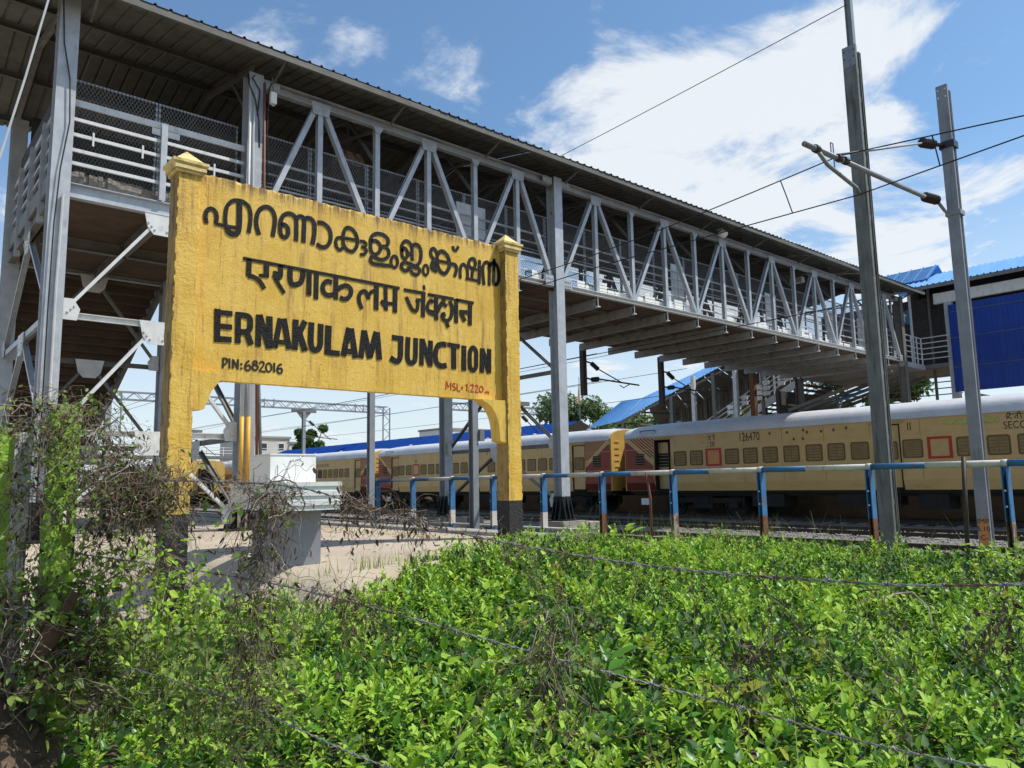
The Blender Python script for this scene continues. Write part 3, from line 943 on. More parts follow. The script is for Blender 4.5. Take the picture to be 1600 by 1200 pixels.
# purlins and the two-line eave
for y in (YE + 0.10, 14.3, 15.8, 17.3, 18.8):
    z = ZE + PIT * (y - YE) if y < YR else ZE + PIT * (2 * YR - YE - y)
    fb(MB().channel((-1.0, y, z - 0.062), (35.0, y, z - 0.062), 0.06, 0.115, 0.010), 'purlin', 'roof')
fb(MB().box(-1.0, 35.0, YE + 0.015, YE + 0.035, ZE - 0.13, ZE - 0.015), 'eave_flashing', 'roof')
# rafters with the short arms that carry the eave
RX = [2.12] + BAYS1[0::2] + BAYS2[2::2]
for x in RX:
    zr = ZE + PIT * (YR - YE)
    fb(MB().ibeam((x, YN + 0.12, ZE + PIT * (YN + 0.12 - YE) - 0.17), (x, YR, zr - 0.17), 0.08, 0.12, 0.01), 'rafter', 'steel_d')
    fb(MB().ibeam((x, YR, zr - 0.17), (x, YF + 0.7, zr - PIT * (YF + 0.7 - YR) - 0.17), 0.08, 0.12, 0.01), 'rafter', 'steel_d')
    fb(MB().bar((x, YN + 0.1, 8.3), (x, YN + 1.15, ZE + PIT * 1.79 - 0.25), 0.06, 0.06, up=(1, 0, 0)), 'rafter_brace', 'steel_d')
    fb(MB().bar((x + 0.30, YN - 0.08, ZC + 0.06), (x + 0.30, YE + 0.06, ZE - 0.04), 0.04, 0.045), 'eave_arm', 'roof')
    fb(MB().bar((x, YF, ZC + 0.10), (x, YF, 9.22), 0.07, 0.07, up=(0, 1, 0)), 'rafter_post', 'steel_d')
# cross ties seen dark under the roof
for x in BAYS1[1::2] + BAYS2[1::2]:
    fb(MB().bar((x, YN + 0.1, ZC), (x + 1.4, YF - 0.1, ZC + 0.02), 0.05, 0.05), 'roof_tie', 'steel_d')
    fb(MB().bar((x + 1.4, YN + 0.1, ZC - 0.07), (x, YF - 0.1, ZC - 0.06), 0.05, 0.05), 'roof_tie', 'steel_d')
# a sagging cable clipped under the eave
pts = []
xs_c = np.linspace(5.6, 33.0, 90)
for x in xs_c:
    f = ((x - 5.6) % 2.9) / 2.9
    pts.append((x, YE + 0.36, ZE - 0.02 - 0.14 * 4 * f * (1 - f)))
fb(MB().tube(pts, 0.010, 5), 'eave_cable', 'cable')

# ------------------------------------------------------------------ stairs from the landing down to the platform
ST = fb(MB().box(2.3, 2.42, YF + 0.05, YF + 0.12, 6.1, 6.3), 'staircase', 'steel_d')
NS = 36
for k in range(NS):
    y = YF + 0.1 + k * 0.30
    z = 6.30 - (k + 1) * 0.152
    MB().box(2.36, 5.02, y, y + 0.31, z - 0.07, z).box(2.36, 5.02, y - 0.005, y + 0.03, z, z + 0.152).build('stair_tread', 'brownconc', ST)
for x in (2.30, 5.08):
    MB().channel((x, YF + 0.1, 6.12), (x, YF + 0.1 + NS * 0.30, 6.12 - NS * 0.152), 0.09, 0.28, 0.012).build('stringer', 'steel_d', ST)
    for z in (0.45, 0.75, 1.05):
        MB().tube([(x, YF + 0.1, 6.2 + z), (x, YF + 0.1 + NS * 0.30, 6.2 + z - NS * 0.152)], 0.022, 6).build('stair_rail', 'steel', ST)
for x in (2.3, 5.08):
    for y, zt in ((22.6, 3.95), (26.4, 2.05)):
        fb(MB().ibeam((x, y, 0.76), (x, y, zt), 0.15, 0.15, 0.012, up=(0, 1, 0)), 'stair_post', 'steel')

# conduits climbing the second column
for pts, r, m in (([(5.06, 13.06, 0.8), (5.07, 13.06, 6.0), (5.05, 13.05, 9.05)], 0.028, 'pvc_w'),
                  ([(5.17, 13.03, 0.8), (5.16, 13.03, 5.4), (5.12, 13.04, 8.0), (5.16, 13.02, 9.0)], 0.022, 'pvc_w'),
                  ([(5.36, 13.02, 0.8), (5.27, 13.0, 4.0), (5.34, 13.0, 6.6), (5.30, 13.02, 9.0)], 0.026, 'pvc_b'),
                  ([(5.45, 13.0, 0.8), (5.34, 13.0, 3.0), (5.22, 13.0, 5.2)], 0.030, 'steel_d'),
                  ([(5.0, 13.05, 9.1), (5.02, 13.05, 8.9), (5.12, 12.99, 8.6), (5.20, 12.99, 8.2), (5.22, 13.0, 7.7)], 0.016, 'cable'),
                  ([(5.12, 13.05, 9.1), (5.05, 12.98, 9.0), (5.2, 12.98, 8.8), (5.17, 13.0, 8.3)], 0.014, 'cable'),
                  ([(5.45, 12.95, 9.1), (5.38, 12.99, 8.9), (5.36, 12.99, 8.2), (5.38, 12.99, 7.0)], 0.014, 'cable')):
    fb(MB().tube(pts, r, 7), 'conduit', m, smooth=True)
for x, y in ((5.065, 13.06), (5.17, 13.03)):
    fb(MB().tube([(x, y, 1.6), (x, y, 2.72)], 0.038, 8), 'pipe_sleeve', 'pvc_y', smooth=True)
fb(MB().tube([(2.0, 13.11, 9.4), (2.05, 13.12, 8.6), (2.16, 13.11, 8.0), (2.19, 13.11, 7.3), (2.10, 13.11, 6.5), (2.06, 13.11, 5.6), (2.05, 13.11, 4.2), (2.06, 13.11, 1.0)], 0.011, 5), 'conduit', 'cable', smooth=True)
fb(MB().tube([(2.15, 13.12, 0.8), (2.14, 13.12, 4.6), (2.16, 13.12, 6.1)], 0.02, 6), 'conduit', 'pvc_w')
fb(MB().box(3.55, 4.02, YM - 0.03, YM - 0.022, 7.72, 7.93), 'notice_plate', 'white')
for x in (2.55, 3.3, 4.5):
    fb(MB().box(x, x + 0.03, YN - 0.045, YN - 0.038, 7.05, 7.28), 'bar_clip', 'steel_w')

# ------------------------------------------------------------------ station name board
SG = thing('station_name_board', 'large yellow plastered station name board on two square posts with raised black lettering', 'name board', None, (4.56, 7.87, 0.75))
SO = Vector((4.56, 7.87, 0.75))


def sg(o, parent=SG):
    if parent is None:
        return o
    o.parent = parent
    o.location = -SO if parent is SG else (0, 0, 0)
    return o


def rough_box(name, x0, x1, y0, y1, z0, z1, step, amp, freq, mats, parent=SG, split=None, edge=0.006):
    """a plastered block: finely divided faces, roughcast relief as geometry"""
    V, F, MI = [], [], []

    def face(o, u, v, nu, nv, nrm):
        base = len(V)
        for i in range(nu + 1):
            for j in range(nv + 1):
                V.append(o + u * (i / nu) + v * (j / nv))
        for i in range(nu):
            for j in range(nv):
                a_ = base + i * (nv + 1) + j
                F.append((a_, a_ + nv + 1, a_ + nv + 2, a_ + 1))
    X, Y, Z = Vector((x1 - x0, 0, 0)), Vector((0, y1 - y0, 0)), Vector((0, 0, z1 - z0))
    nx, ny, nz = (max(1, int(l / step)) for l in (x1 - x0, y1 - y0, z1 - z0))
    O = Vector((x0, y0, z0))
    face(O, X, Z, nx, nz, None)
    face(O + Y + X, -X, Z, nx, nz, None)
    face(O + Y, -Y, Z, ny, nz, None)
    face(O + X, Y, Z, ny, nz, None)
    face(O + Z, X, Y, nx, ny, None)
    face(O + Y, X, -Y, nx, ny, None)
    P = np.array([tuple(v) for v in V])
    C = np.array([(x0 + x1) / 2, (y0 + y1) / 2, (z0 + z1) / 2])
    out = np.empty_like(P)
    for i, p in enumerate(P):
        q = Vector(p)
        d = Vector((mnoise.noise(q * freq), mnoise.noise(q * freq + Vector((31, 7, 3))), mnoise.noise(q * freq + Vector((5, 77, 13)))))
        d2 = Vector((mnoise.noise(q * freq * 1.9), mnoise.noise(q * freq * 1.9 + Vector((3, 7, 31))), mnoise.noise(q * freq * 1.9 + Vector((55, 7, 1)))))
        out[i] = q + d * amp + d2 * amp * 0.5
        on = (abs(p[0] - x0) < 1e-5 or abs(p[0] - x1) < 1e-5, abs(p[1] - y0) < 1e-5 or abs(p[1] - y1) < 1e-5, abs(p[2] - z1) < 1e-5)
        if sum(on) >= 2:
            chip = max(0.0, mnoise.noise(q * 14.0) + 0.15) * edge * 2.2
            out[i] += (C - p) / np.maximum(np.abs(C - p), 1e-6) * np.array(on) * chip
    me = raw_mesh(name, out, F, mats, smooth=True)
    bm = bmesh.new()
    bm.from_mesh(me)
    bmesh.ops.remove_doubles(bm, verts=bm.verts[:], dist=0.0005)
    bm.normal_update()
    if split is not None:
        for f in bm.faces:
            if f.calc_center_median().z < split:
                f.material_index = 1
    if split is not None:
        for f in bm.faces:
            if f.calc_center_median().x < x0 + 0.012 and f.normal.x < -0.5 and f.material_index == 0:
                f.material_index = 2  # left faces get the weathered plaster darkened for shade
    for e in bm.edges:
        if len(e.link_faces) == 2 and e.calc_face_angle(0) > 1.0:
            e.smooth = False
    bm.to_mesh(me)
    bm.free()
    return sg(link(name, me), parent)


panel = rough_box('panel', 2.49, 6.65, 7.85, 7.955, 2.60, 4.79, 0.022, 0.0032, 34, ['sign'], edge=0.010)
posts = []
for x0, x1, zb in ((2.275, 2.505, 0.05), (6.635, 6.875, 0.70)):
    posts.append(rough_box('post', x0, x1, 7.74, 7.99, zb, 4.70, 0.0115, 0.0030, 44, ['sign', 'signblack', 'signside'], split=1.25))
for po, (xc, yc) in zip(posts, ((2.39, 7.865), (6.755, 7.865))):
    q = MB()
    q.box(xc - 0.135, xc + 0.135, yc - 0.145, yc + 0.145, 4.70, 4.735)
    q.box(xc - 0.155, xc + 0.155, yc - 0.165, yc + 0.165, 4.735, 4.775)
    w1, w2, z0, z1 = 0.155, 0.178, 4.775, 4.80
    q.add([(xc + a_ * w1, yc + b_ * w1, z0) for a_, b_ in ((-1, -1), (1, -1), (1, 1), (-1, 1))] + [(xc + a_ * w2, yc + b_ * w2, z1) for a_, b_ in ((-1, -1), (1, -1), (1, 1), (-1, 1))],
          [(0, 1, 5, 4), (1, 2, 6, 5), (2, 3, 7, 6), (3, 0, 4, 7), (0, 3, 2, 1), (4, 5, 6, 7)])
    q.box(xc - 0.178, xc + 0.178, yc - 0.178, yc + 0.178, 4.80, 4.83)
    q.add([(xc - 0.15, yc - 0.15, 4.831), (xc + 0.15, yc - 0.15, 4.831), (xc + 0.15, yc + 0.15, 4.831), (xc - 0.15, yc + 0.15, 4.831), (xc, yc, 4.985)],
          [(0, 1, 4), (1, 2, 4), (2, 3, 4), (3, 0, 4), (3, 2, 1, 0)])
    sg(q.build('cap', 'capyellow'), po)
# brackets under the board
sg(MB().prism([(x, 7.765, z) for x, z in ((2.506, 2.68), (2.78, 2.665), (2.77, 2.585), (2.69, 2.47), (2.62, 2.285), (2.506, 2.27))], (0, 0.19, 0)).build('bracket', 'sign'))
cv = [(6.634, 2.60), (6.21, 2.597)] + [(6.21 + 0.30 * math.sin(t), 2.59 - 0.02 - 0.42 * (1 - math.cos(t))) for t in np.linspace(0.15, 1.45, 9)] + [(6.52, 2.05), (6.634, 2.02)]
sg(MB().prism([(x, 7.765, z) for x, z in cv], (0, 0.19, 0)).build('bracket', 'sign'))

GLYPHS = [
 (0,[(44,1,[(2609,4251),(2596,4317),(2605,4382),(2646,4420),(2690,4405),(2712,4350),(2706,4272)]),(31,0,[(2695,4269),(2806,4266)]),(41,1,[(2813,4259),(2803,4328),(2805,4414),(2823,4496),(2873,4558),(2924,4576),(2991,4575),(3049,4538),(3073,4467),(3075,4366),(3060,4244)]),(58,1,[(2949,4558),(2952,4447),(2953,4304),(2938,4218),(2890,4191),(2842,4209),(2820,4261)]),(34,0,[(2806,4265),(2930,4270)])]),
 (0,[(47,1,[(3175,4246),(3146,4331),(3141,4417),(3161,4502),(3206,4560),(3265,4581),(3317,4556),(3348,4492),(3351,4411),(3331,4256)])]),
 (0,[(48,1,[(3429,4402),(3462,4421),(3502,4392),(3510,4333),(3488,4284),(3450,4276),(3421,4315),(3416,4381),(3420,4456),(3449,4522),(3505,4561),(3566,4556),(3602,4511),(3607,4384),(3605,4259)]),(49,1,[(3602,4511),(3636,4553),(3675,4558),(3699,4517),(3700,4388),(3696,4258)]),(50,1,[(3699,4525),(3738,4560),(3794,4553),(3825,4499),(3828,4392),(3807,4257)])]),
 (0,[(48,1,[(3866,4535),(3939,4539),(4005,4498),(4035,4427),(4028,4340),(3988,4274),(3927,4250),(3858,4271)])]),
 (0,[(39,1,[(4172,4414),(4122,4398),(4102,4347),(4115,4287),(4157,4260),(4195,4295)]),(43,1,[(4197,4413),(4203,4477),(4230,4538),(4272,4557),(4333,4536),(4381,4466),(4388,4388),(4361,4311),(4310,4271),(4241,4288),(4202,4343),(4196,4413)]),(35,0,[(4168,4415),(4257,4421),(4364,4421)]),(36,1,[(4425,4423),(4482,4423),(4506,4395),(4482,4358),(4443,4352)]),(38,1,[(4478,4358),(4509,4324),(4492,4276),(4431,4253)])]),
 (0,[(45,1,[(4574,4449),(4641,4469),(4696,4433),(4707,4370),(4669,4314),(4616,4294),(4575,4336),(4568,4408),(4571,4481),(4605,4535),(4668,4566),(4750,4566),(4810,4529),(4816,4473),(4782,4425),(4728,4413)]),(44,1,[(4782,4421),(4824,4376),(4820,4309),(4760,4257),(4697,4244),(4638,4255),(4585,4257),(4570,4210),(4607,4175),(4715,4178),(4852,4192)])]),
 (0,[(37,1,[(4954,4238),(4937,4198),(4908,4178),(4880,4186),(4862,4220),(4862,4265),(4879,4306),(4907,4326),(4935,4317),(4954,4284),(4954,4238)])]),
 (0,[(44,1,[(5013,4403),(5053,4457),(5096,4424),(5101,4370),(5068,4318),(5028,4340),(5014,4404),(5018,4488),(5068,4552),(5130,4543),(5166,4491),(5169,4408),(5173,4316)]),(43,0,[(5098,4370),(5173,4426)]),(45,1,[(5164,4500),(5212,4536),(5271,4529),(5305,4459),(5300,4356),(5261,4282),(5207,4254),(5135,4268),(5068,4272),(5020,4247),(5013,4200),(5049,4165),(5096,4177),(5135,4213)]),(41,1,[(5106,4204),(5163,4231),(5231,4239),(5280,4222),(5280,4176),(5231,4142),(5178,4150),(5149,4187)])]),
 (0,[(34,1,[(5416,4213),(5402,4178),(5379,4160),(5355,4169),(5341,4199),(5341,4239),(5355,4275),(5378,4293),(5402,4285),(5416,4254),(5416,4213)])]),
 (0,[(45,1,[(5525,4389),(5474,4423),(5458,4480),(5480,4529),(5521,4530),(5556,4481),(5562,4396),(5560,4284)]),(76,1,[(5520,4375),(5489,4323),(5494,4272),(5559,4249)]),(50,1,[(5566,4474),(5623,4524),(5685,4514),(5741,4455),(5756,4362),(5724,4278),(5672,4230),(5610,4249),(5568,4319),(5560,4413)]),(36,0,[(5560,4387),(5735,4388)]),(45,1,[(5777,4383),(5851,4378),(5874,4330),(5839,4219)])]),
 (0,[(40,1,[(5816,4631),(5827,4589),(5869,4584),(5909,4645)])]),
 (0,[(44,1,[(5934,4208),(5933,4305),(5949,4378),(5990,4412),(6043,4377),(6056,4308),(6054,4220)]),(33,0,[(6025,4224),(6150,4225),(6266,4222)]),(44,1,[(6133,4375),(6079,4419),(6099,4494),(6155,4522),(6193,4484),(6186,4429),(6155,4379),(6136,4304),(6128,4223)]),(26,0,[(6142,4377),(6258,4386)]),(45,0,[(6266,4520),(6254,4185)])]),
 (0,[(48,1,[(6338,4185),(6324,4318),(6322,4426),(6355,4495),(6406,4514),(6436,4464),(6431,4191)]),(49,1,[(6436,4464),(6510,4528),(6578,4490),(6603,4384),(6591,4272),(6550,4221),(6510,4258),(6515,4387),(6526,4586)])]),
 (0,[(35,0,[(3009,3947),(4983,3924)])]),
 (0,[(55,0,[(3072,3948),(3073,3759)]),(47,1,[(3066,3765),(3133,3758),(3199,3719),(3250,3647)]),(57,0,[(3269,3944),(3269,3781)]),(34,0,[(3190,3788),(3276,3797)])]),
 (0,[(56,1,[(3428,3943),(3431,3845),(3416,3798),(3379,3792)]),(58,1,[(3349,3834),(3378,3836),(3401,3803)]),(41,1,[(3356,3825),(3380,3770),(3425,3705),(3479,3633)])]),
 (0,[(59,1,[(3545,3931),(3543,3827),(3563,3756),(3613,3753),(3670,3788),(3694,3852),(3698,3928)]),(58,0,[(3773,3929),(3774,3652)])]),
 (0,[(55,0,[(3863,3918),(3861,3621)])]),
 (0,[(56,0,[(4110,3920),(4111,3654)]),(54,1,[(4059,3851),(3994,3853),(3948,3799),(3949,3733),(3989,3693),(4057,3700),(4114,3745)]),(53,1,[(4128,3774),(4186,3820),(4251,3841),(4300,3815),(4308,3761),(4275,3702),(4217,3673),(4165,3686)])]),
 (0,[(49,1,[(4456,3591),(4419,3675),(4420,3751),(4458,3801),(4503,3808),(4532,3768),(4550,3722)]),(44,1,[(4534,3734),(4576,3809),(4646,3851)]),(62,0,[(4655,3912),(4651,3605)])]),
 (0,[(51,0,[(4781,3904),(4789,3616)]),(43,1,[(4717,3726),(4765,3704),(4844,3709),(4917,3712)]),(61,0,[(4921,3919),(4917,3606)]),(45,0,[(4725,3720),(4785,3651)])]),
 (0,[(37,0,[(5049,3917),(5371,3918)]),(56,0,[(5342,3919),(5331,3604)]),(45,1,[(5084,3830),(5127,3744),(5177,3677),(5231,3669),(5253,3724),(5255,3787),(5242,3819)]),(37,0,[(5235,3815),(5330,3823)])]),
 (0,[(57,0,[(5338,3991),(5368,3995)])]),
 (0,[(38,0,[(5412,3911),(5821,3911)]),(60,0,[(5538,3904),(5539,3593)]),(44,1,[(5494,3815),(5456,3841),(5411,3784),(5401,3720),(5441,3675),(5523,3673)]),(66,0,[(5426,3686),(5530,3668)]),(53,1,[(5546,3689),(5592,3772),(5634,3835),(5669,3888)]),(47,1,[(5669,3885),(5657,3826),(5707,3794)]),(48,1,[(5750,3871),(5789,3812),(5792,3722),(5760,3641),(5698,3601),(5648,3626),(5637,3676),(5679,3694)]),(76,0,[(5644,3658),(5675,3643)]),(47,0,[(5701,3589),(5728,3518)])]),
 (0,[(60,0,[(5863,3914),(5857,3595)])]),
 (0,[(40,0,[(5857,3906),(6154,3902)]),(63,0,[(6095,3902),(6085,3591)]),(51,0,[(5914,3752),(6071,3763)]),(60,0,[(5942,3736),(6001,3633)])]),
 (0,[(61,0,[(2752,3353),(2758,3003)]),(52,0,[(2728,3319),(2909,3322)]),(53,0,[(2759,3174),(2909,3177)]),(58,0,[(2764,3037),(2907,3042)])]),
 (0,[(59,0,[(2971,3347),(2976,3013)]),(60,1,[(2957,3319),(3047,3321),(3095,3299),(3104,3237),(3096,3173),(3052,3143),(2969,3137)]),(64,0,[(3058,3155),(3119,3014)])]),
 (0,[(62,0,[(3197,3350),(3196,3002)]),(69,0,[(3201,3349),(3321,2994)]),(67,0,[(3316,3347),(3326,2993)])]),
 (0,[(60,0,[(3441,3339),(3384,3004)]),(65,0,[(3480,3344),(3549,3009)]),(50,0,[(3410,3075),(3514,3077)])]),
 (0,[(67,0,[(3621,3350),(3617,3006)]),(69,0,[(3732,3347),(3626,3120)]),(71,0,[(3662,3212),(3739,3005)])]),
 (0,[(67,1,[(3811,3342),(3806,3184),(3809,3096),(3827,3043),(3863,3029),(3906,3055),(3923,3116),(3924,3198),(3927,3338)])]),
 (0,[(77,0,[(4023,3332),(4015,2991)]),(62,0,[(4002,3020),(4168,3017)])]),
 (0,[(71,0,[(4287,3335),(4216,2994)]),(72,0,[(4314,3334),(4375,2986)]),(59,0,[(4238,3057),(4343,3054)])]),
 (0,[(68,0,[(4489,3330),(4447,2990)]),(75,0,[(4486,3328),(4569,2998)]),(76,0,[(4659,3330),(4566,3014)]),(72,0,[(4666,3329),(4699,2998)])]),
 (0,[(63,0,[(4878,3290),(5040,3288)]),(69,1,[(5005,3300),(5000,3179),(4998,3079),(4976,3016),(4930,2997),(4853,3033)])]),
 (0,[(65,1,[(5110,3318),(5101,3159),(5101,3058),(5122,3005),(5163,2998),(5205,3027),(5219,3100),(5221,3202),(5224,3319)])]),
 (0,[(63,0,[(5316,3321),(5308,2980)]),(68,0,[(5320,3317),(5441,2985)]),(64,0,[(5449,3311),(5444,2979)])]),
 (0,[(69,1,[(5695,3281),(5636,3285),(5560,3253),(5525,3161),(5528,3067),(5559,3018),(5621,2998),(5695,3015)])]),
 (0,[(55,0,[(5715,3291),(5913,3284)]),(75,0,[(5816,3290),(5813,2975)])]),
 (0,[(74,0,[(5984,3301),(5976,2968)])]),
 (0,[(62,1,[(6134,3290),(6088,3243),(6078,3129),(6084,3022),(6130,2987),(6179,3030),(6186,3139),(6185,3248),(6134,3290)])]),
 (0,[(69,0,[(6293,3296),(6279,2967)]),(72,0,[(6293,3293),(6404,2973)]),(67,0,[(6413,3301),(6406,2971)])]),
 (1,[(19,0,[(2827,2843),(2826,2732)]),(17,1,[(2822,2836),(2860,2834),(2871,2812),(2858,2784),(2829,2768)])]),
 (1,[(19,0,[(2894,2843),(2896,2735)])]),
 (1,[(19,0,[(2930,2837),(2932,2736)]),(19,0,[(2930,2834),(2985,2736)]),(19,0,[(2983,2841),(2984,2735)])]),
 (1,[(21,0,[(3010,2792),(3031,2791)]),(21,0,[(3011,2748),(3032,2747)])]),
 (1,[(19,1,[(3105,2837),(3075,2813),(3062,2771),(3073,2737),(3105,2735),(3118,2765),(3103,2788),(3069,2775)])]),
 (1,[(17,1,[(3189,2818),(3182,2808),(3169,2804),(3157,2806),(3149,2814),(3148,2825),(3156,2835),(3168,2840),(3180,2838),(3188,2829),(3189,2818)]),(20,1,[(3198,2764),(3188,2748),(3171,2741),(3154,2745),(3142,2758),(3142,2776),(3152,2792),(3169,2799),(3186,2795),(3198,2782),(3198,2764)])]),
 (1,[(17,1,[(3215,2812),(3235,2838),(3264,2830),(3259,2795),(3217,2738)]),(17,0,[(3213,2739),(3284,2729)])]),
 (1,[(19,1,[(3352,2772),(3341,2747),(3323,2737),(3304,2743),(3292,2765),(3291,2794),(3301,2818),(3320,2829),(3338,2822),(3351,2800),(3352,2772)])]),
 (1,[(20,0,[(3383,2839),(3384,2735)])]),
 (1,[(20,1,[(3467,2832),(3434,2814),(3417,2770),(3429,2735),(3462,2732),(3474,2764),(3457,2784),(3421,2770)])]),
 (2,[(15,0,[(5693,2809),(5685,2700)]),(15,0,[(5696,2807),(5727,2730),(5765,2801),(5766,2699)])]),
 (2,[(14,1,[(5839,2783),(5806,2786),(5795,2758),(5830,2739),(5838,2708),(5794,2701)])]),
 (2,[(15,0,[(5869,2790),(5868,2695),(5916,2694)])]),
 (2,[(11,0,[(5935,2738),(5964,2738)]),(13,0,[(5950,2756),(5949,2718)])]),
 (2,[(17,0,[(6009,2776),(6028,2793),(6027,2699)])]),
 (2,[(16,0,[(6053,2701),(6064,2700)])]),
 (2,[(15,1,[(6086,2778),(6119,2794),(6132,2768),(6093,2699)]),(13,0,[(6088,2699),(6139,2698)])]),
 (2,[(15,1,[(6162,2777),(6194,2791),(6207,2763),(6166,2698)]),(13,0,[(6160,2698),(6220,2697)])]),
 (2,[(15,1,[(6298,2730),(6286,2710),(6267,2701),(6248,2707),(6236,2725),(6236,2749),(6248,2770),(6267,2779),(6287,2773),(6298,2754),(6298,2730)])]),
 (2,[(9,0,[(6321,2701),(6329,2699)])]),
 (2,[(10,1,[(6343,2685),(6346,2712),(6366,2714),(6368,2685)]),(10,1,[(6368,2706),(6382,2715),(6393,2710),(6398,2682)])])]


def catmull(P, n=7):
    P = [np.array(p, float) for p in P]
    out = []
    closed = np.linalg.norm(P[0] - P[-1]) < 12
    for i in range(len(P) - 1):
        p0 = P[i - 1] if i > 0 else (P[-2] if closed else 2 * P[0] - P[1])
        p3 = P[i + 2] if i + 2 < len(P) else (P[1] if closed else 2 * P[-1] - P[-2])
        p1, p2 = P[i], P[i + 1]
        for k in range(n):
            t = k / n
            out.append(0.5 * (2 * p1 + (p2 - p0) * t + (2 * p0 - 5 * p1 + 4 * p2 - p3) * t * t + (3 * p1 - p0 - 3 * p2 + p3) * t ** 3))
    out.append(P[-1])
    return out


def stroke(q, P, w, smooth, y0, h):
    """a painted stroke of width w (mm) along P (mm on the board), raised by h"""
    C = catmull(P) if smooth and len(P) > 2 else [np.array(p, float) for p in P]
    n = len(C)
    L_, R_ = [], []
    for i in range(n):
        d = C[min(i + 1, n - 1)] - C[max(i - 1, 0)]
        d = d / (np.linalg.norm(d) + 1e-9)
        s = np.array((-d[1], d[0])) * w / 2
        L_.append(C[i] + s)
        R_.append(C[i] - s)
    vs, fs = [], []
    for yy_ in (y0 + 0.001, y0 - h):
        for S in (L_, R_):
            vs += [(p[0] / 1000, yy_, p[1] / 1000) for p in S]
    for i in range(n - 1):
        l0, l1, r0, r1 = 2 * n + i, 2 * n + i + 1, 3 * n + i, 3 * n + i + 1
        fs.append((l0, r0, r1, l1))
        fs.append((i, l0, l1, i + 1))
        fs.append((n + i, n + i + 1, r1, r0))
    fs.append((0, n, 3 * n, 2 * n))
    fs.append((n - 1, 3 * n - 1, 4 * n - 1, 2 * n - 1)[::-1])
    q.add(vs, fs)


YB_ = 7.8475
for kind, strokes in GLYPHS:
    q = MB()
    for si, (w, sm, P) in enumerate(strokes):
        h = (0.007 if kind == 0 else 0.004) + 0.0006 * si
        stroke(q, P, w, sm, YB_, h)
    sg(q.build('letter' if kind == 0 else 'small_letter', {0: 'letter', 1: 'ink', 2: 'redpaint'}[kind]))

# ------------------------------------------------------------------ drinking-water stand
WS = thing('water_stand', 'white box with a small tap on a grey pedestal with a ribbed white trough', 'drinking water tap', None, (3.25, 7.3, 0.75))
WO = Vector((3.25, 7.3, 0.75))


def ws(mb, name, m, parent=WS, smooth=False):
    o = mb.build(name, m, parent, smooth)
    o.location = -WO if parent is WS else (0, 0, 0)
    return o


ws(MB().box(3.125, 3.465, 6.86, 7.70, 0.70, 1.27), 'pedestal', 'greypaint')
for k in range(3):
    z = 1.272 + k * 0.088
    ws(MB().box(2.985, 3.535, 6.62, 7.95, z, z + 0.046), 'trough_tile', 'tile')
    ws(MB().box(2.970, 3.550, 6.605, 7.965, z + 0.0465, z + 0.0875), 'trough_tile', 'tile')
tk = ws(MB().box(3.00, 3.47, 7.00, 7.50, 1.537, 1.80), 'tank', 'white')
ws(MB().box(2.992, 3.478, 6.992, 7.508, 1.801, 1.812), 'tank_lid', 'white', tk)
tp = MB().tube([(3.205, 7.00, 1.74), (3.205, 6.91, 1.74)], 0.011, 8).tube([(3.205, 6.925, 1.74), (3.25, 6.895, 1.75), (3.27, 6.88, 1.725)], 0.009, 7)
tp.tube([(3.255, 6.89, 1.75), (3.255, 6.89, 1.78)], 0.007, 6).tube([(3.23, 6.89, 1.782), (3.28, 6.89, 1.782)], 0.006, 6)
ws(tp, 'tap', 'chrome', tk, True)
ws(MB().tube([(3.07, 6.998, 1.70), (3.07, 6.985, 1.69), (3.065, 6.985, 1.60), (3.02, 6.985, 1.545)], 0.003, 5), 'hose', 'cable', tk)

# ------------------------------------------------------------------ blue and white pipe railing
RL = thing('pipe_railing', 'blue and white painted pipe railing on rusty steel posts beside the track', 'railing', None, (10, 6, 0.3))
RO = Vector((10, 6, 0.3))


def rl(mb, name, mats, parent=RL, smooth=False):
    o = mb.build(name, mats, parent, smooth)
    o.location = -RO if parent is RL else (0, 0, 0)
    return o


py_ = [1.35, 2.90, 4.45, 6.02, 7.60, 9.14, 10.65, 12.17, 13.6, 15.15, 16.75]
for i, y in enumerate(py_):
    zt = 1.575
    zb = 0.2
    r_ = 0.95 if y < 8 else 0.92
    q = MB()
    q.channel((10, y, r_), (10, y, zt), 0.125, 0.065, 0.012, up=(0, 1, 0), mi=0)
    o = rl(q, 'railing_post', ['blue'])
    q = MB()
    if y < 10:
        q.channel((10, y, zb), (10, y, r_ - 0.001), 0.125, 0.065, 0.012, up=(0, 1, 0))
        rl(q, 'post_foot', ['rust' if i in (2, 3, 5) else 'rustpale'], o)
    else:
        q.channel((10, y, 0.62), (10, y, r_ - 0.001), 0.125, 0.065, 0.012, up=(0, 1, 0))
        rl(q, 'post_foot', ['railwhite'], o)
        rl(MB().channel((10, y, -0.3), (10, y, 0.619), 0.125, 0.065, 0.012, up=(0, 1, 0)), 'post_foot', ['blue'], o)
    for zb_ in (1.30, 1.12):
        rl(MB().tube([(9.93, y, zb_), (9.92, y, zb_)], 0.012, 6), 'bolt', ['steel_w'], o)
    if i < len(py_) - 1:
        y2 = py_[i + 1]
        ym = y + (y2 - y) * (0.55 if i != 0 else 0.4)
        zs_ = 1.615 - 0.0012 * y
        rl(MB().tube([(10, y, zs_), (10, ym, zs_)], 0.041, 12), 'pipe_section', ['railwhite'], smooth=True)
        rl(MB().tube([(10, ym, zs_), (10, y2, zs_)], 0.0405, 12), 'pipe_section', ['blue'], smooth=True)
    rl(MB().tube([(10, y - 0.03, 1.612), (10, y + 0.03, 1.612)], 0.046, 12), 'pipe_collar', ['railwhite'], o, True)
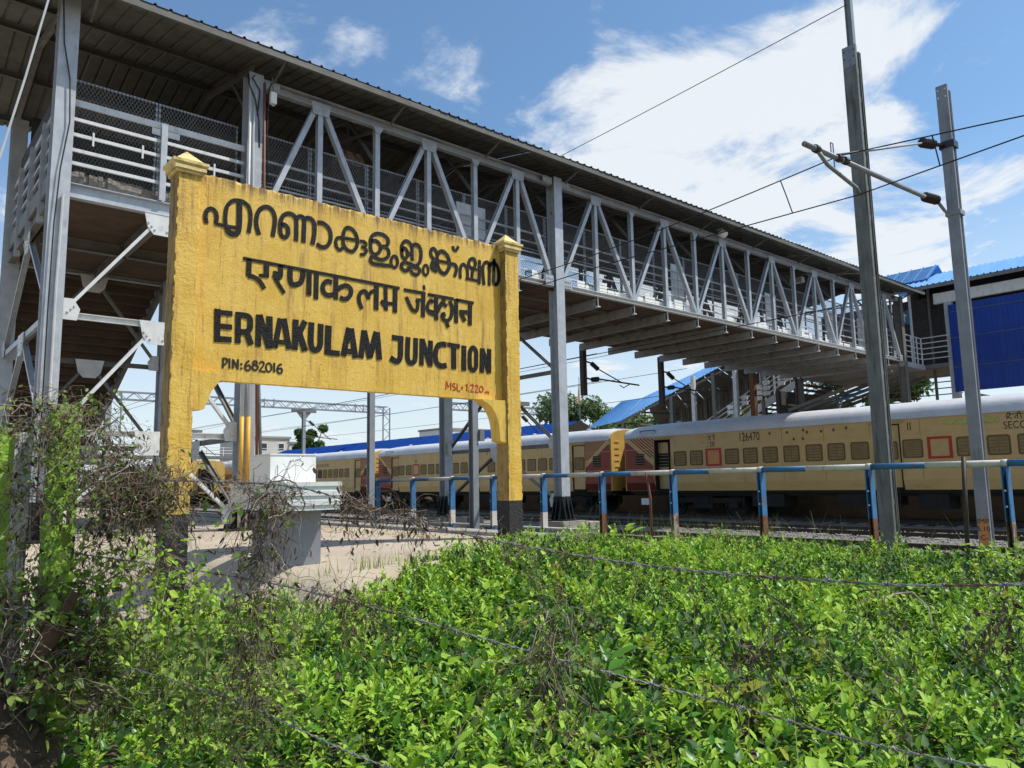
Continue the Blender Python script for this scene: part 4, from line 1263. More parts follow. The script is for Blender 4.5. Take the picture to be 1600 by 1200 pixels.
rl(MB().tube([(10, 2.25, 1.612), (10, 2.38, 1.612)], 0.062, 12), 'pipe_joint', ['blue'], smooth=True)
rl(MB().tube([(10, 9.2, 0.62), (10, 16.7, 0.62)], 0.024, 8), 'lower_pipe', ['railwhite'], smooth=True)
tag(MB().tube([(9.96, 8.05, 0.1), (9.955, 8.04, 1.2), (9.95, 8.1, 1.62)], 0.022, 7).build('pipe_stake', 'pvc_b', smooth=True), 'thin brown upright pipe tied to the railing near the big column', 'pipe')
tag(MB().tube([(9.9, 3.36, 0.1), (9.93, 3.30, 1.70)], 0.026, 7).build('pipe_stake', 'rail', smooth=True), 'thin dark steel stake leaning on the railing beside the right mast', 'pipe')

# ------------------------------------------------------------------ overhead-line masts
def mast_bolts(q, x, y, z, w):
    for dy in (-w * 0.36, w * 0.36):
        for dz in (0.06, 0.20):
            q.box(x - 0.003, x + 0.001, y + dy - 0.012, y + dy + 0.012, z - dz - 0.012, z - dz + 0.012, 1)


T1 = thing('overhead_line_mast', 'tall grey mossy steel mast with a thinner extension on top, behind the railing', 'mast', 'overhead line masts behind the railing', (13.9, 5.84, -0.3))
o = Vector((13.9, 5.84, -0.3))
q = MB()
q.channel((13.86, 5.92, -0.3), (13.86, 5.92, 9.66), 0.25, 0.075, 0.014, up=(1, 0, 0))
q.channel((14.02, 5.92, 9.56), (14.02, 5.92, -0.3), 0.25, 0.075, 0.014, up=(1, 0, 0))
m_ = q.build('mast_shaft', 'galvold', T1)
m_.location = -o
q = MB()
q.box(13.819, 13.8225, 5.80, 6.04, 9.25, 9.66)
mast_bolts(q, 13.818, 5.92, 9.62, 0.25)
c = q.build('splice_plate', ['galv', 'blackpaint'], m_)
q = MB().ibeam((13.94, 5.90, 9.0), (13.94, 5.90, 11.4), 0.11, 0.12, 0.012, up=(0, 1, 0))
c = q.build('mast_extension', 'galv', T1)
c.location = -o
q = MB()
for k in range(16):
    z = 0.4 + k * 0.58
    q.box(13.885, 13.995, 5.815, 5.827, z, z + 0.1)
c = q.build('batten_plate', 'galvold', m_)

T2 = thing('overhead_line_mast', 'shorter grey steel mast on the right carrying a cantilever with two dark insulators', 'mast', 'overhead line masts behind the railing', (13.9, 4.37, -0.3))
o2 = Vector((13.9, 4.37, -0.3))
q = MB().ibeam((13.9, 4.39, -0.3), (13.9, 4.39, 8.17), 0.15, 0.20, 0.013, up=(0, 1, 0))
q2 = MB()
q2.channel((13.83, 4.39, -0.3), (13.83, 4.39, 8.20), 0.18, 0.05, 0.012, up=(1, 0, 0))
q2.channel((13.95, 4.39, 8.12), (13.95, 4.39, -0.3), 0.18, 0.05, 0.012, up=(1, 0, 0))
m2 = q2.build('mast_shaft', 'galv', T2)
m2.location = -o2
q = MB()
mast_bolts(q, 13.804, 4.39, 8.18, 0.16)
q.build('bolt_hole', ['galv', 'white'], m2)


def t2(mb, name, m, smooth=False, parent=None):
    o_ = mb.build(name, m, parent or T2, smooth)
    o_.location = -o2 if parent is None else (0, 0, 0)
    return o_


def insulator(p0, p1, r=0.085, n=7):
    p0, p1 = Vector(p0), Vector(p1)
    pts, rs = [], []
    for i in range(n):
        a_, b_ = i / n, (i + 0.999) / n
        for f, s in ((0.0, 0.55), (0.25, 0.6), (0.42, 1.0), (0.58, 1.0), (0.75, 0.6)):
            pts.append(p0.lerp(p1, a_ + (b_ - a_) * f))
            rs.append(r * s)
    pts.append(p1)
    rs.append(r * 0.5)
    return MB().tube(pts, rs, 10)


# cantilever: boom, stay, registration arm
A0, A1 = Vector((13.52, 4.60, 6.12)), Vector((9.22, 4.62, 5.88))
bm_t = t2(MB().tube([Vector((13.18, 4.60, 6.10)), A1], 0.038, 9), 'cantilever_boom', 'galv', True)
t2(insulator((13.20, 4.60, 6.10), (13.62, 4.56, 6.13)), 'insulator', 'insul', True)
t2(MB().tube([(13.60, 4.56, 6.13), (13.78, 4.50, 5.95), (13.84, 4.39, 5.90)], 0.028, 7).box(13.79, 14.0, 4.27, 4.51, 5.86, 5.94), 'boom_clamp', 'galv')
t2(insulator((13.15, 4.55, 7.02), (13.58, 4.52, 7.10), 0.085), 'insulator', 'insul', True)
t2(MB().tube([(13.56, 4.52, 7.10), (13.84, 4.42, 7.12)], 0.034, 7).box(13.79, 14.0, 4.27, 4.51, 7.06, 7.18), 'stay_clamp', 'insul')
t2(MB().tube([(13.18, 4.55, 7.02), (10.15, 4.60, 5.98)], 0.018, 7), 'stay_rod', 'galv', True)
t2(MB().tube([(9.55, 4.62, 5.90), (9.75, 4.58, 5.72), (10.55, 4.56, 5.58), (10.62, 4.56, 5.52)], 0.028, 8), 'registration_arm', 'galv', True)
for p in ((9.55, 4.62, 5.90), (10.15, 4.60, 5.93), (10.35, 4.60, 5.945)):
    MB().tube([Vector(p) - Vector((0.05, 0, 0)), Vector(p) + Vector((0.05, 0, 0))], 0.055, 8).build('boom_fitting', 'rail', bm_t)
MB().tube([(9.98, 4.62, 5.93), (9.98, 4.62, 6.12), (10.05, 4.62, 6.12), (10.05, 4.62, 5.72)], 0.009, 5).build('stirrup', 'galv', bm_t)
q = MB()
q.box(13.801, 13.8045, 4.32, 4.46, 0.35, 0.78)
t2(q, 'painted_number_patch', 'orange')


def text(body, name, size, m, loc, axis, parent=None, ext=0.001, spacing=1.0, width=1.0):
    """lettering facing -X ('x') or -Y ('y')"""
    cu = bpy.data.curves.new(name, 'FONT')
    cu.body = body
    cu.size = size
    cu.extrude = ext
    cu.space_character = spacing
    cu.align_x = 'CENTER'
    cu.materials.append(M[m])
    tmp = bpy.data.objects.new(name + '_curve', cu)
    COL.objects.link(tmp)
    bpy.context.view_layer.update()
    me = bpy.data.meshes.new_from_object(tmp.evaluated_get(bpy.context.evaluated_depsgraph_get()))
    bpy.data.objects.remove(tmp)
    me.name = name
    ob = bpy.data.objects.new(name, me)
    COL.objects.link(ob)
    if axis == 'x':
        rot = Matrix(((0, 0, -1), (-1, 0, 0), (0, 1, 0)))
    else:
        rot = Matrix(((1, 0, 0), (0, 0, -1), (0, 1, 0)))
    mw = Matrix.Translation(loc) @ rot.to_4x4() @ Matrix.Diagonal((width, 1, 1, 1))
    if parent is not None:
        ob.parent = parent
        ob.matrix_parent_inverse = Matrix.Identity(4)
        pl = Vector((0, 0, 0))
        pp = parent
        while pp is not None:
            pl += pp.location
            pp = pp.parent
        mw = Matrix.Translation(-pl) @ mw
    ob.matrix_basis = mw
    return ob


for k, (s_, z) in enumerate((('IMP', 0.70), ('5.10', 0.58), ('C-', 0.44))):
    text(s_, 'painted_number', 0.11, 'ink', (13.799, 4.39, z), 'x', m2)

# wires along the tracks
def wire(name, label, pts, r, cat='overhead wire', group=None, m='wire'):
    return tag(MB().tube(pts, r, 5).build(name, m), label, cat, group)


def sag(x, ya, za, yb, zb, s, n=24):
    return [(x, ya + (yb - ya) * t, za + (zb - za) * t - 4 * s * t * (1 - t)) for t in np.linspace(0, 1, n)]


wire('contact_wire', 'lower dark contact wire passing in front of the masts and the footbridge', [(10.2, -6, 5.5), (10.2, 2.4, 5.46), (10.58, 4.56, 5.48), (10.2, 9.0, 5.44), (10.1, 14.0, 5.36), (10.0, 45, 5.4)], 0.0095)
wire('catenary_wire', 'upper dark wire held by the cantilever in front of the tall mast', [(10.2, -8, 5.3), (10.2, 1.0, 5.52), (10.2, 3.0, 5.78), (10.2, 4.6, 5.98)] + [(10.2, y, 5.98 - 0.30 * math.sin(min(1, (y - 4.6) / 6.0) * 1.57)) for y in np.linspace(5.2, 14, 12)] + [(10.2, 45, 5.7)], 0.0095)
wire('earth_wire', 'thin dark wire running from the top of the tall mast down to the footbridge roof', sag(13.85, 5.9, 10.52, 40, 10.3, 0.35), 0.009)
for y, xx, z0, z1 in ((5.52, 10.5, 5.475, 5.915), (3.4, 10.38, 5.475, 5.83)):
    wire('wire_dropper', 'short dropper between the two wires left of the tall mast' if y > 5 else 'short dropper between the two wires left of the shorter mast', [(xx, y, z0), ((xx + 10.2) / 2, y, (z0 + z1) / 2 + 0.01), (10.2, y, z1)], 0.009)
gi = 0
for x, z, lab in ((20.2, 6.1, 'upper wire over the middle track seen under the footbridge'), (20.4, 5.1, 'lower wire over the middle track seen under the footbridge'),
                  (24.8, 7.0, 'high wire between the middle track and the coaches'), (25.6, 6.0, 'upper wire just above the coach roofs'),
                  (25.9, 5.05, 'lowest wire just above the coach roofs'), (16.6, 5.3, 'wire over the nearest track passing behind the name board')):
    wire('overhead_wire', lab, sag(x, 18.5 if x > 20 else 8, z, 60, z + 0.12, 0.12) + sag(x, 60, z + 0.12, 130, z + 0.3, 0.3)[1:], 0.011, group='wires beyond the footbridge')

# drop arms with cantilevers on the far side of the footbridge
for i, (x, zb, lab) in enumerate(((19.4, 4.5, 'dark drop post with insulated arm hanging under the footbridge, left of the pair'), (23.83, 4.2, 'dark drop post hanging under the footbridge in front of the blue stair roof'))):
    t = thing('drop_post', lab, 'drop post', None, (x, 18.45, 6.2))
    MB().box(-0.09, 0.09, -0.09, 0.09, zb - 6.2, 0.1).build('post_shaft', 'rail', t)
    for z0, z1 in ((-0.45, -1.05), (-1.05, -1.10)):
        insulator((0.42, 0, z0 - 0.05), (0.78, 0, z0 - (0.25 if z0 > -1 else 0.0)), 0.09, 5).build('insulator', 'insul', t, True)
        MB().tube([(0.05, 0, z0), (0.44, 0, z0 - 0.05)], 0.03, 6).build('arm_clamp', 'rail', t)
    MB().tube([(0.76, 0, -0.68), (2.05, 0, -1.09)], 0.022, 6).build('stay_rod', 'rail', t)
    MB().tube([(0.76, 0, -1.05), (3.05, 0, -1.12)], 0.03, 6).build('arm_tube', 'rail', t)
    MB().tube([(1.95, 0, -1.2), (2.15, 0, -1.28), (2.55, 0, -1.1)], 0.02, 6).build('registration_arm', 'rail', t)

# ------------------------------------------------------------------ railway coaches
def coach_window(kind):
    """one louvred window, local y along the coach, z up, facing -X"""
    q = MB()
    w, h = 0.31, 0.30
    ring = []
    for s in (1.0, 0.90):
        pts = []
        for cx_, cz, a0 in ((1, 1, 0), (-1, 1, 90), (-1, -1, 180), (1, -1, 270)):
            for k in range(4):
                a_ = R(a0 + k * 30)
                rr = 0.07 * s
                pts.append(((w * s - rr) * cx_ + rr * math.cos(a_), (h * s - rr) * cz + rr * math.sin(a_)))
        ring.append(pts)
    n = len(ring[0])
    vs = [(-0.014, y, z) for y, z in ring[0]] + [(-0.014, y, z) for y, z in ring[1]] + [(0.002, y, z) for y, z in ring[0]] + [(0.004, y, z) for y, z in ring[1]]
    fs = [(i, i + n, (i + 1) % n + n, (i + 1) % n) for i in range(n)]
    fs += [(i, (i + 1) % n, (i + 1) % n + 2 * n, i + 2 * n) for i in range(n)]
    fs += [(i + n, i + 3 * n, (i + 1) % n + 3 * n, (i + 1) % n + n) for i in range(n)]
    q.add(vs, fs, 0)
    # backing and louvres
    back = 2 if kind == 'open' else 3
    q.add([(-0.003, y, z) for y, z in ring[1]], [tuple(range(n))[::-1]], back)
    if kind != 'open':
        ns = 5 if kind == 'louvre' else 9
        for k in range(ns):
            z0 = -0.25 + 0.50 * k / ns
            z1 = z0 + 0.50 / ns - 0.022
            for ya, yb in ((-0.255, -0.01), (0.01, 0.255)):
                q.add([(-0.004, ya, z1), (-0.004, yb, z1), (-0.013, yb, z0), (-0.013, ya, z0)], [(0, 1, 2, 3), (3, 2, 1, 0)], 1)
    else:
        for k in range(4):
            z0 = -0.2 + 0.13 * k
            q.box(-0.012, -0.006, -0.26, 0.26, z0, z0 + 0.018, 1)
    return q.mesh('window', ['frame', 'creamlite', 'dark', 'shutback'])


W_LOUV, W_FINE, W_OPEN = coach_window('louvre'), coach_window('fine'), coach_window('open')


def emergency(m_in):
    q = MB()
    for a_, b_, c, d in ((-0.36, 0.36, 0.27, 0.345), (-0.36, 0.36, -0.345, -0.27), (-0.36, -0.27, -0.27, 0.27), (0.27, 0.36, -0.27, 0.27)):
        q.box(-0.016, 0.004, a_, b_, c, d, 0)
    q.box(-0.006, 0.004, -0.27, 0.27, -0.27, 0.27, 1)
    q.box(-0.010, -0.005, -0.008, 0.008, -0.25, 0.25, 2)
    return q.mesh('emergency_window', ['red', m_in, 'creamlite'])


W_RED, W_RED2 = emergency('orange'), emergency('creamlite')
PROFILE = [(-1.56, 1.02), (-1.625, 1.35), (-1.625, 3.30)]
ROOFP = [(-1.66, 3.30), (-1.655, 3.42)] + [(-1.62 * math.copysign(abs(math.cos(t)) ** 0.92, math.cos(t)), 3.42 + 0.52 * math.sin(t) ** 0.80) for t in np.linspace(0.10, math.pi - 0.10, 17)] + [(1.655, 3.42), (1.66, 3.30)]


def build_coach(lab, xc, y0, L_, doors, wins, reds, stripes, texts=(), opens=(), boards=(), opendoors=(), group='coaches of the standing train'):
    """y0: near end; wins given as distance from the far end (y0+L)"""
    t = thing('railway_coach', lab, 'railway coach', group, (xc, y0 + L_, 0))
    # local: x from -1.625, y from 0 (far end) to -L
    cuts = sorted([(d, d + 0.86) for d in doors])
    q = MB()
    segs, p = [], 0.0
    for a_, b_ in cuts:
        segs.append((p, a_))
        p = b_
    segs.append((p, L_))
    full = PROFILE + [(1.625, 3.30), (1.625, 1.35), (1.56, 1.02)]
    for a_, b_ in segs:
        if b_ - a_ < 0.02:
            continue
        q.prism([(x, -a_, z) for x, z in full], (0, -(b_ - a_), 0))
    for a_, b_ in cuts:
        q.box(-1.62, 1.62, -b_, -a_, 3.16, 3.299)
        q.box(-1.0, 1.62, -b_, -a_, 1.03, 3.159)
    q.build('body', 'cream', t)
    for a_, b_ in cuts:
        d = MB()
        d.box(-1.615, -1.008, -a_ - 0.05, -a_ - 0.003, 1.06, 3.155, 1).box(-1.615, -1.008, -b_ + 0.003, -b_ + 0.05, 1.06, 3.155, 1)
        d.box(-1.02, -1.004, -b_ + 0.05, -a_ - 0.05, 1.06, 3.155, 1)
        if a_ in opendoors:
            d.box(-1.40, -1.36, -b_ + 0.30, -a_ - 0.052, 1.10, 3.05, 0)
        else:
            d.box(-1.575, -1.545, -b_ + 0.052, -a_ - 0.052, 1.10, 3.12, 0)
        d.box(-1.66, -1.20, -b_ + 0.06, -a_ - 0.06, 1.03, 1.058, 2)
        dd = d.build('door', ['creamlite', 'dark', 'under'], t)
        link('door_window', W_OPEN if a_ in opendoors else W_FINE, dd, ((-1.402 if a_ in opendoors else -1.577), -(a_ + b_) / 2 + (0.13 if a_ in opendoors else 0.0), 2.30))
        for yg in (-a_ + 0.03, -b_ - 0.03):
            MB().tube([(-1.66, yg, 1.5), (-1.66, yg, 2.4)], 0.014, 5).build('grab_rail', 'coachyellow', dd)
        MB().box(-1.70, -1.63, -b_ - 0.12, -a_ + 0.12, 3.215, 3.25).build('door_hood', 'creamlite', dd)
        MB().box(-1.72, -1.50, -b_ + 0.12, -a_ - 0.12, 0.45, 0.48).box(-1.72, -1.52, -b_ + 0.12, -a_ - 0.12, 0.74, 0.77).box(-1.70, -1.68, -b_ + 0.12, -b_ + 0.15, 0.45, 1.02).box(-1.70, -1.68, -a_ - 0.15, -a_ - 0.12, 0.45, 1.02).build('footstep', 'under', dd)
    # roof with slightly drooping ends
    V, F = [], []
    ys = [0.0, 0.35, 1.0, 2.0] + list(np.arange(4, L_ - 2, 2.0)) + [L_ - 2, L_ - 1.0, L_ - 0.35, L_]
    for y in ys:
        e = min(y, L_ - y)
        s = 1 - 0.16 * math.exp(-e * 1.5)
        for x, z in ROOFP:
            V.append((x, -y, 3.30 + (z - 3.30) * s))
    n = len(ROOFP)
    F = [(i * n + k, i * n + k + 1, (i + 1) * n + k + 1, (i + 1) * n + k) for i in range(len(ys) - 1) for k in range(n - 1)]
    r = MB().add(V, [f[::-1] for f in F])
    r.add(V[:n], [tuple(range(n))])
    r.add(V[-n:], [tuple(range(n))[::-1]])
    ro = r.build('roof', 'coachroof', t, True)
    ro.data.shade_flat() if False else None
    for k in range(int(L_ // 2.6)):
        MB().box(-1.672, 1.672, -1.3 - k * 2.6 - 0.02, -1.3 - k * 2.6, 3.305, 3.34).build('roof_strap', 'coachroof', ro)
    for k in range(5):
        y = -2.2 - k * (L_ - 4.4) / 4
        MB().tube([(-0.6, y, 3.84), (-0.6, y, 3.94)], 0.08, 8).tube([(-0.6, y, 3.94), (-0.6, y, 3.98)], [0.14, 0.05], 8).build('roof_vent', 'coachroof', ro)
    MB().tube([(-1.60, -0.9, 3.42), (-1.66, -0.9, 3.58), (-1.64, -1.7, 3.58), (-1.60, -1.7, 3.42)], 0.016, 5).build('roof_handle', 'under', ro)
    # ends: yellow end wall with a vestibule
    for ye, s in ((0.0, 1), (-L_, -1)):
        e = MB()
        pf = [(-1.60, 1.03), (-1.60, 3.30)] + [(x * 0.985, 3.30 + (z - 3.30) * 0.80) for x, z in ROOFP[1:-1]] + [(1.60, 3.30), (1.60, 1.03)]
        e.prism([(x, ye + s * 0.001, z) for x, z in pf], (0, s * 0.05, 0))
        eo = e.build('end_wall', 'coachyellow', t)
        v = MB()
        v.box(-0.62, -0.50, min(ye + s * 0.052, ye + s * 0.42), max(ye + s * 0.052, ye + s * 0.42), 1.15, 3.10)
        v.box(0.50, 0.62, min(ye + s * 0.052, ye + s * 0.42), max(ye + s * 0.052, ye + s * 0.42), 1.15, 3.10)
        v.box(-0.499, 0.499, min(ye + s * 0.052, ye + s * 0.42), max(ye + s * 0.052, ye + s * 0.42), 2.95, 3.10)
        v.box(-0.499, 0.499, min(ye + s * 0.052, ye + s * 0.08), max(ye + s * 0.052, ye + s * 0.08), 1.15, 2.949)
        v.build('gangway', 'under', eo)
        for bx in (-0.9, 0.9):
            MB().tube([(bx, ye + s * 0.05, 1.08), (bx, ye + s * 0.40, 1.08)], 0.07, 8).tube([(bx, ye + s * 0.40, 1.08), (bx, ye + s * 0.44, 1.08)], 0.2, 12).build('buffer', 'under', eo)
        lad = MB()
        for zz in np.arange(1.3, 3.3, 0.28):
            lad.tube([(-1.35, ye + s * 0.09, zz), (-1.05, ye + s * 0.09, zz)], 0.014, 5)
        lad.build('ladder', 'coachyellow', eo)
    # maroon corner with diagonal stripes
    for end in stripes:
        if end == 'far':
            yy_ = lambda d: -d
        else:
            yy_ = lambda d: -(L_ - d)
        X0 = -1.6285
        p = MB()
        p.prism([(X0, yy_(a_), z) for a_, z in ((0.005, 1.36), (1.58, 1.36), (1.56, 2.05), (0.15, 3.10), (0.005, 3.10))], (-0.003, 0, 0))
        p.add([(X0 - 0.003, yy_(0.005), 1.36), (X0 - 0.003, yy_(1.58), 1.36), (X0 + 0.062, yy_(1.58), 1.03), (X0 + 0.062, yy_(0.005), 1.03)], [(0, 1, 2, 3), (3, 2, 1, 0)])
        po = p.build('maroon_corner', 'maroon', t)
        st = MB()
        for k in range(8):
            # stripes parallel to the maroon edge, filling the upper corner
            o_ = 0.10 + k * 0.185
            a0, a1 = 0.15 + o_, 0.15 + o_ + 0.105
            za = 3.27
            def clip(a_):
                # line from (a_, za) going down with the same slope until d = 1.58
                sl_ = (3.10 - 2.05) / (1.56 - 0.15)
                d_end = min(1.58, a_ + 1.15 / sl_)
                return d_end, za - (d_end - a_) * sl_
            if a0 > 1.5:
                break
            a1 = min(a1, 1.57)
            (d0, z0), (d1, z1) = clip(a0), clip(a1)
            st.prism([(X0, yy_(a_), z) for a_, z in ((a0, za), (a1, za), (d1, max(z1, 2.32)), (d0, max(z0, 2.32)))] if z0 > 2.32 else
                     [(X0, yy_(a_), z) for a_, z in ((a0, za), (a1, za), (a1 + (za - 2.42) / 0.745, 2.42), (a0 + (za - 2.42) / 0.745, 2.42))], (-0.0035, 0, 0))
        st.build('corner_stripes', 'maroon', po)
        wq = link('corner_window', W_OPEN, po, (X0 - 0.004, yy_(0.82), 2.36), None)
        wq.scale = (1, 0.75, 0.85)
    # windows
    for d, kind in wins:
        link('window', {'l': W_LOUV, 'f': W_FINE, 'o': W_OPEN}[kind], t, (-1.6275, -d, 2.335))
    for d, kind in reds:
        link('emergency_window', W_RED if kind == 'o' else W_RED2, t, (-1.6275, -d, 2.335))
    # panel seams, beading and gutter
    sm = MB()
    for k in range(int(L_ // 1.6)):
        y = -2.72 - k * 1.6
        if y > -L_ + 0.5 and not any(a_ - 0.1 < -y < b_ + 0.1 for a_, b_ in cuts):
            sm.box(-1.6285, -1.622, y - 0.006, y + 0.006, 1.36, 1.96)
            sm.box(-1.6285, -1.622, y - 0.006, y + 0.006, 2.72, 3.28)
    tag(sm.build('panel_seams', 'shutback', t), kind='stuff')
    for a_, b_ in segs:
        if b_ - a_ > 0.3:
            for z in (1.92, 2.78):
                MB().box(-1.634, -1.62, -b_ + 0.02, -a_ - 0.02, z, z + 0.018).build('beading', 'cream', t)
    # underframe and bogies
    u = MB().box(-1.45, 1.45, -L_ + 0.1, -0.1, 0.92, 1.018)
    u.box(-1.2, 1.2, -L_ + 0.1, -0.1, 0.80, 0.919)
    uf = u.build('underframe', 'under', t)
    for ya, yb, z0 in ((6.0, 7.3, 0.42), (9.3, 11.3, 0.5), (12.0, 12.9, 0.40)):
        if yb < L_ - 3:
            MB().box(-1.35, -0.4, -yb, -ya, z0, 0.90).build('equipment_box', 'under', uf)
    MB().box(-1.40, -1.37, -1.10, -0.62, 0.42, 0.70).build('data_plate', 'white', uf)
    for yb in (3.6, L_ - 3.6):
        bo = MB().box(-1.2, 1.2, -yb - 0.3, -yb + 0.3, 0.5, 0.8).build('bogie', 'under', t)
        for sx in (-1.05, 1.05):
            g = MB()
            g.box(sx - 0.08, sx + 0.08, -yb - 1.75, -yb + 1.75, 0.52, 0.72)
            g.box(sx - 0.1, sx + 0.1, -yb - 0.45, -yb + 0.45, 0.30, 0.80)
            for dy in (-1.45, 1.45):
                g.box(sx - 0.16, sx + 0.16, -yb + dy - 0.2, -yb + dy + 0.2, 0.34, 0.60)
                for dd_ in (-0.38, 0.38):
                    g.tube([(sx, -yb + dy + dd_, 0.38), (sx, -yb + dy + dd_, 0.74)], 0.075, 8)
            g.build('bogie_frame', 'under', bo)
        for dy in (-1.45, 1.45):
            w = MB()
            for sx in (-0.84, 0.84):
                w.tube([(sx - 0.065, -yb + dy, 0.457), (sx + 0.065, -yb + dy, 0.457)], 0.457, 20)
            w.tube([(-0.8, -yb + dy, 0.457), (0.8, -yb + dy, 0.457)], 0.08, 8)
            w.build('wheelset', 'under', bo)
    for body, size, d, z, wd, nm in texts:
        text(body, nm, size, 'ink', (xc - 1.629, y0 + L_ - d, z), 'x', t, 0.0012, 1.02, wd)
    for d0, d1, z0, z1 in boards:
        MB().box(-1.650, -1.627, -d1, -d0, z0, z1).build('destination_board', 'board', t)
    return t


M['board'] = mat('faded_yellow_green_board', (0.42, 0.42, 0.10), 0.5, 0, 0.3, 14, dirt=(0.16, 0.19, 0.06), dirt_amt=0.8, dirt_scale=(20, 12, 14))


def dev_glyph(parent, xc, loc_y, loc_z, s, strokes, m='ink'):
    """small hand-lettered Devanagari on a coach side; strokes in (u right, v up) units of s"""
    q = MB()
    for w, P in strokes:
        for (u0, v0), (u1, v1) in zip(P[:-1], P[1:]):
            a_ = Vector((xc - 1.6295, loc_y - u0 * s, loc_z + v0 * s))
            b_ = Vector((xc - 1.6295, loc_y - u1 * s, loc_z + v1 * s))
            if (b_ - a_).length > 1e-6:
                q.bar(a_, b_, w * s, 0.002, up=(1, 0, 0))
    o_ = q.build('painted_letter', m, parent)
    o_.location = -parent.location
    return o_


# near coach: far end at y 22.05
w1 = [(d, 'l') for d in (2.94, 3.74, 5.39, 6.19, 7.02, 7.87, 8.73, 9.54)] + [(10.36, 'f'), (12.06, 'f'), (13.66, 'l'), (14.50, 'l'), (15.3, 'l'), (16.1, 'l')]
C1 = build_coach('nearest cream coach with number 126470 and two red framed emergency windows', 27.325, -0.5, 22.55, [1.60, 10.84, 20.1],
                 w1, [(4.55, 'o'), (12.87, 'l')], ['far'],
                 texts=(('126470', 0.46, 6.17, 2.90, 0.66, 'coach_number'), ('SR', 0.31, 4.53, 2.74, 0.72, 'railway_initials'),
                        ('SECOND CLASS', 0.31, 15.55, 2.80, 0.80, 'class_lettering'), ('II', 0.36, 12.0, 2.93, 0.8, 'class_numeral')),
                 boards=((13.05, 14.55, 3.03, 3.17),), opendoors=(1.60,))
# the small Devanagari words above SR and above SECOND CLASS
dev_glyph(C1, 27.325, 17.70, 2.99, 0.20, [(0.13, [(0.05, 0.9), (0.75, 0.9)]), (0.13, [(0.45, 0.9), (0.42, 0.62), (0.15, 0.55), (0.15, 0.3), (0.42, 0.3), (0.5, 0.05)])])
dev_glyph(C1, 27.325, 17.52, 2.99, 0.20, [(0.13, [(0.05, 0.9), (0.75, 0.9)]), (0.13, [(0.5, 0.9), (0.5, 0.6), (0.2, 0.5), (0.6, 0.0)]), (0.12, [(0.5, 0.9), (0.2, 1.25)])])
dv = 7.28
dev_glyph(C1, 27.325, dv, 3.07, 0.17, [(0.12, [(0.0, 0.9), (1.0, 0.9)]), (0.13, [(0.55, 0.9), (0.5, 0.62), (0.2, 0.5), (0.25, 0.25), (0.6, 0.3), (0.75, 0.0)]), (0.12, [(0.02, 0.9), (0.05, 0.0)]), (0.12, [(0.05, 0.9), (0.3, 1.25), (0.6, 0.92)])])
dev_glyph(C1, 27.325, dv - 0.18, 3.07, 0.17, [(0.12, [(0.0, 0.9), (1.5, 0.9)]), (0.13, [(0.6, 0.9), (0.6, 0.0)]), (0.13, [(0.6, 0.55), (0.25, 0.55), (0.15, 0.3), (0.3, 0.1)]), (0.12, [(1.1, 0.9), (1.1, 0.0)]), (0.12, [(0.6, 0.95), (0.85, 1.25), (1.1, 0.92)])])
dev_glyph(C1, 27.325, dv - 0.47, 3.07, 0.17, [(0.12, [(0.0, 0.9), (1.3, 0.9)]), (0.13, [(0.7, 0.9), (0.7, 0.0)]), (0.13, [(0.15, 0.7), (0.2, 0.4), (0.7, 0.4)]), (0.12, [(1.1, 0.9), (1.1, 0.0)])])
# little lamps and hooks above the windows
for d, z in ((7.05, 3.12), (7.75, 3.12), (8.38, 3.16), (8.52, 3.08), (9.05, 3.08), (9.5, 3.10), (9.95, 3.14), (8.0, 2.86), (8.35, 2.86)):
    MB().box(-1.650, -1.627, -d - 0.025, -d + 0.025, z - 0.05, z + 0.05).box(-1.644, -1.627, -d + 0.027, -d + 0.045, z - 0.03, z + 0.02).build('side_fitting', 'frame', C1)
w2 = [(d, 'l') for d in np.arange(2.75, 18.2, 0.80) if not (9.2 < d < 11.0)]
C2 = build_coach('second cream coach with a sunlit yellow end, next to the nearest one', 27.325, 22.95, 20.0, [1.55, 9.6, 17.6], [w for w in w2 if abs(w[0] - 4.35) > 0.3 and w[0] < 17.3], [(4.35, 'l')], ['far', 'near'],
                 texts=(('SR', 0.24, 4.35, 2.76, 0.8, 'railway_initials'), ('II', 0.24, 11.2, 2.96, 0.8, 'class_numeral')))
C3 = build_coach('third cream coach seen beside the white tap box', 27.325, 43.7, 20.6, [1.55, 9.7, 18.2], [(d, 'o' if k % 6 == 1 else 'l') for k, d in enumerate(np.arange(2.75, 17.9, 0.80)) if not (9.3 < d < 11.0)], [], ['far', 'near'],
                 texts=(('SECOND CLASS', 0.27, 13.6, 2.84, 0.95, 'class_lettering'),))
C4 = build_coach('farthest cream coach at the back of the train behind the tap box', 27.325, 65.1, 20.6, [1.55, 9.7, 18.2], [(d, 'l') for d in np.arange(2.75, 17.9, 0.80) if not (9.3 < d < 11.0)], [], [])
C5 = build_coach('lone coach with a yellow end far off, left of the tap box', 22.6, 66.0, 20.6, [1.55, 18.2], [(d, 'l') for d in np.arange(2.75, 17.9, 0.80)], [], [], group='coaches of the distant train')

# ------------------------------------------------------------------ covered walkway with blue cladding at the far end of the bridge
CW = thing('covered_walkway', 'raised walkway with deep blue cladding and pale blue roof at the right edge', 'walkway', None, (36, 10, 0))
CO = Vector((36, 10, 0))


def cw(mb, name, m, parent=CW, smooth=False):
    o = mb.build(name, m, parent, smooth)
    o.location = -CO if parent is CW else (0, 0, 0)
    return o


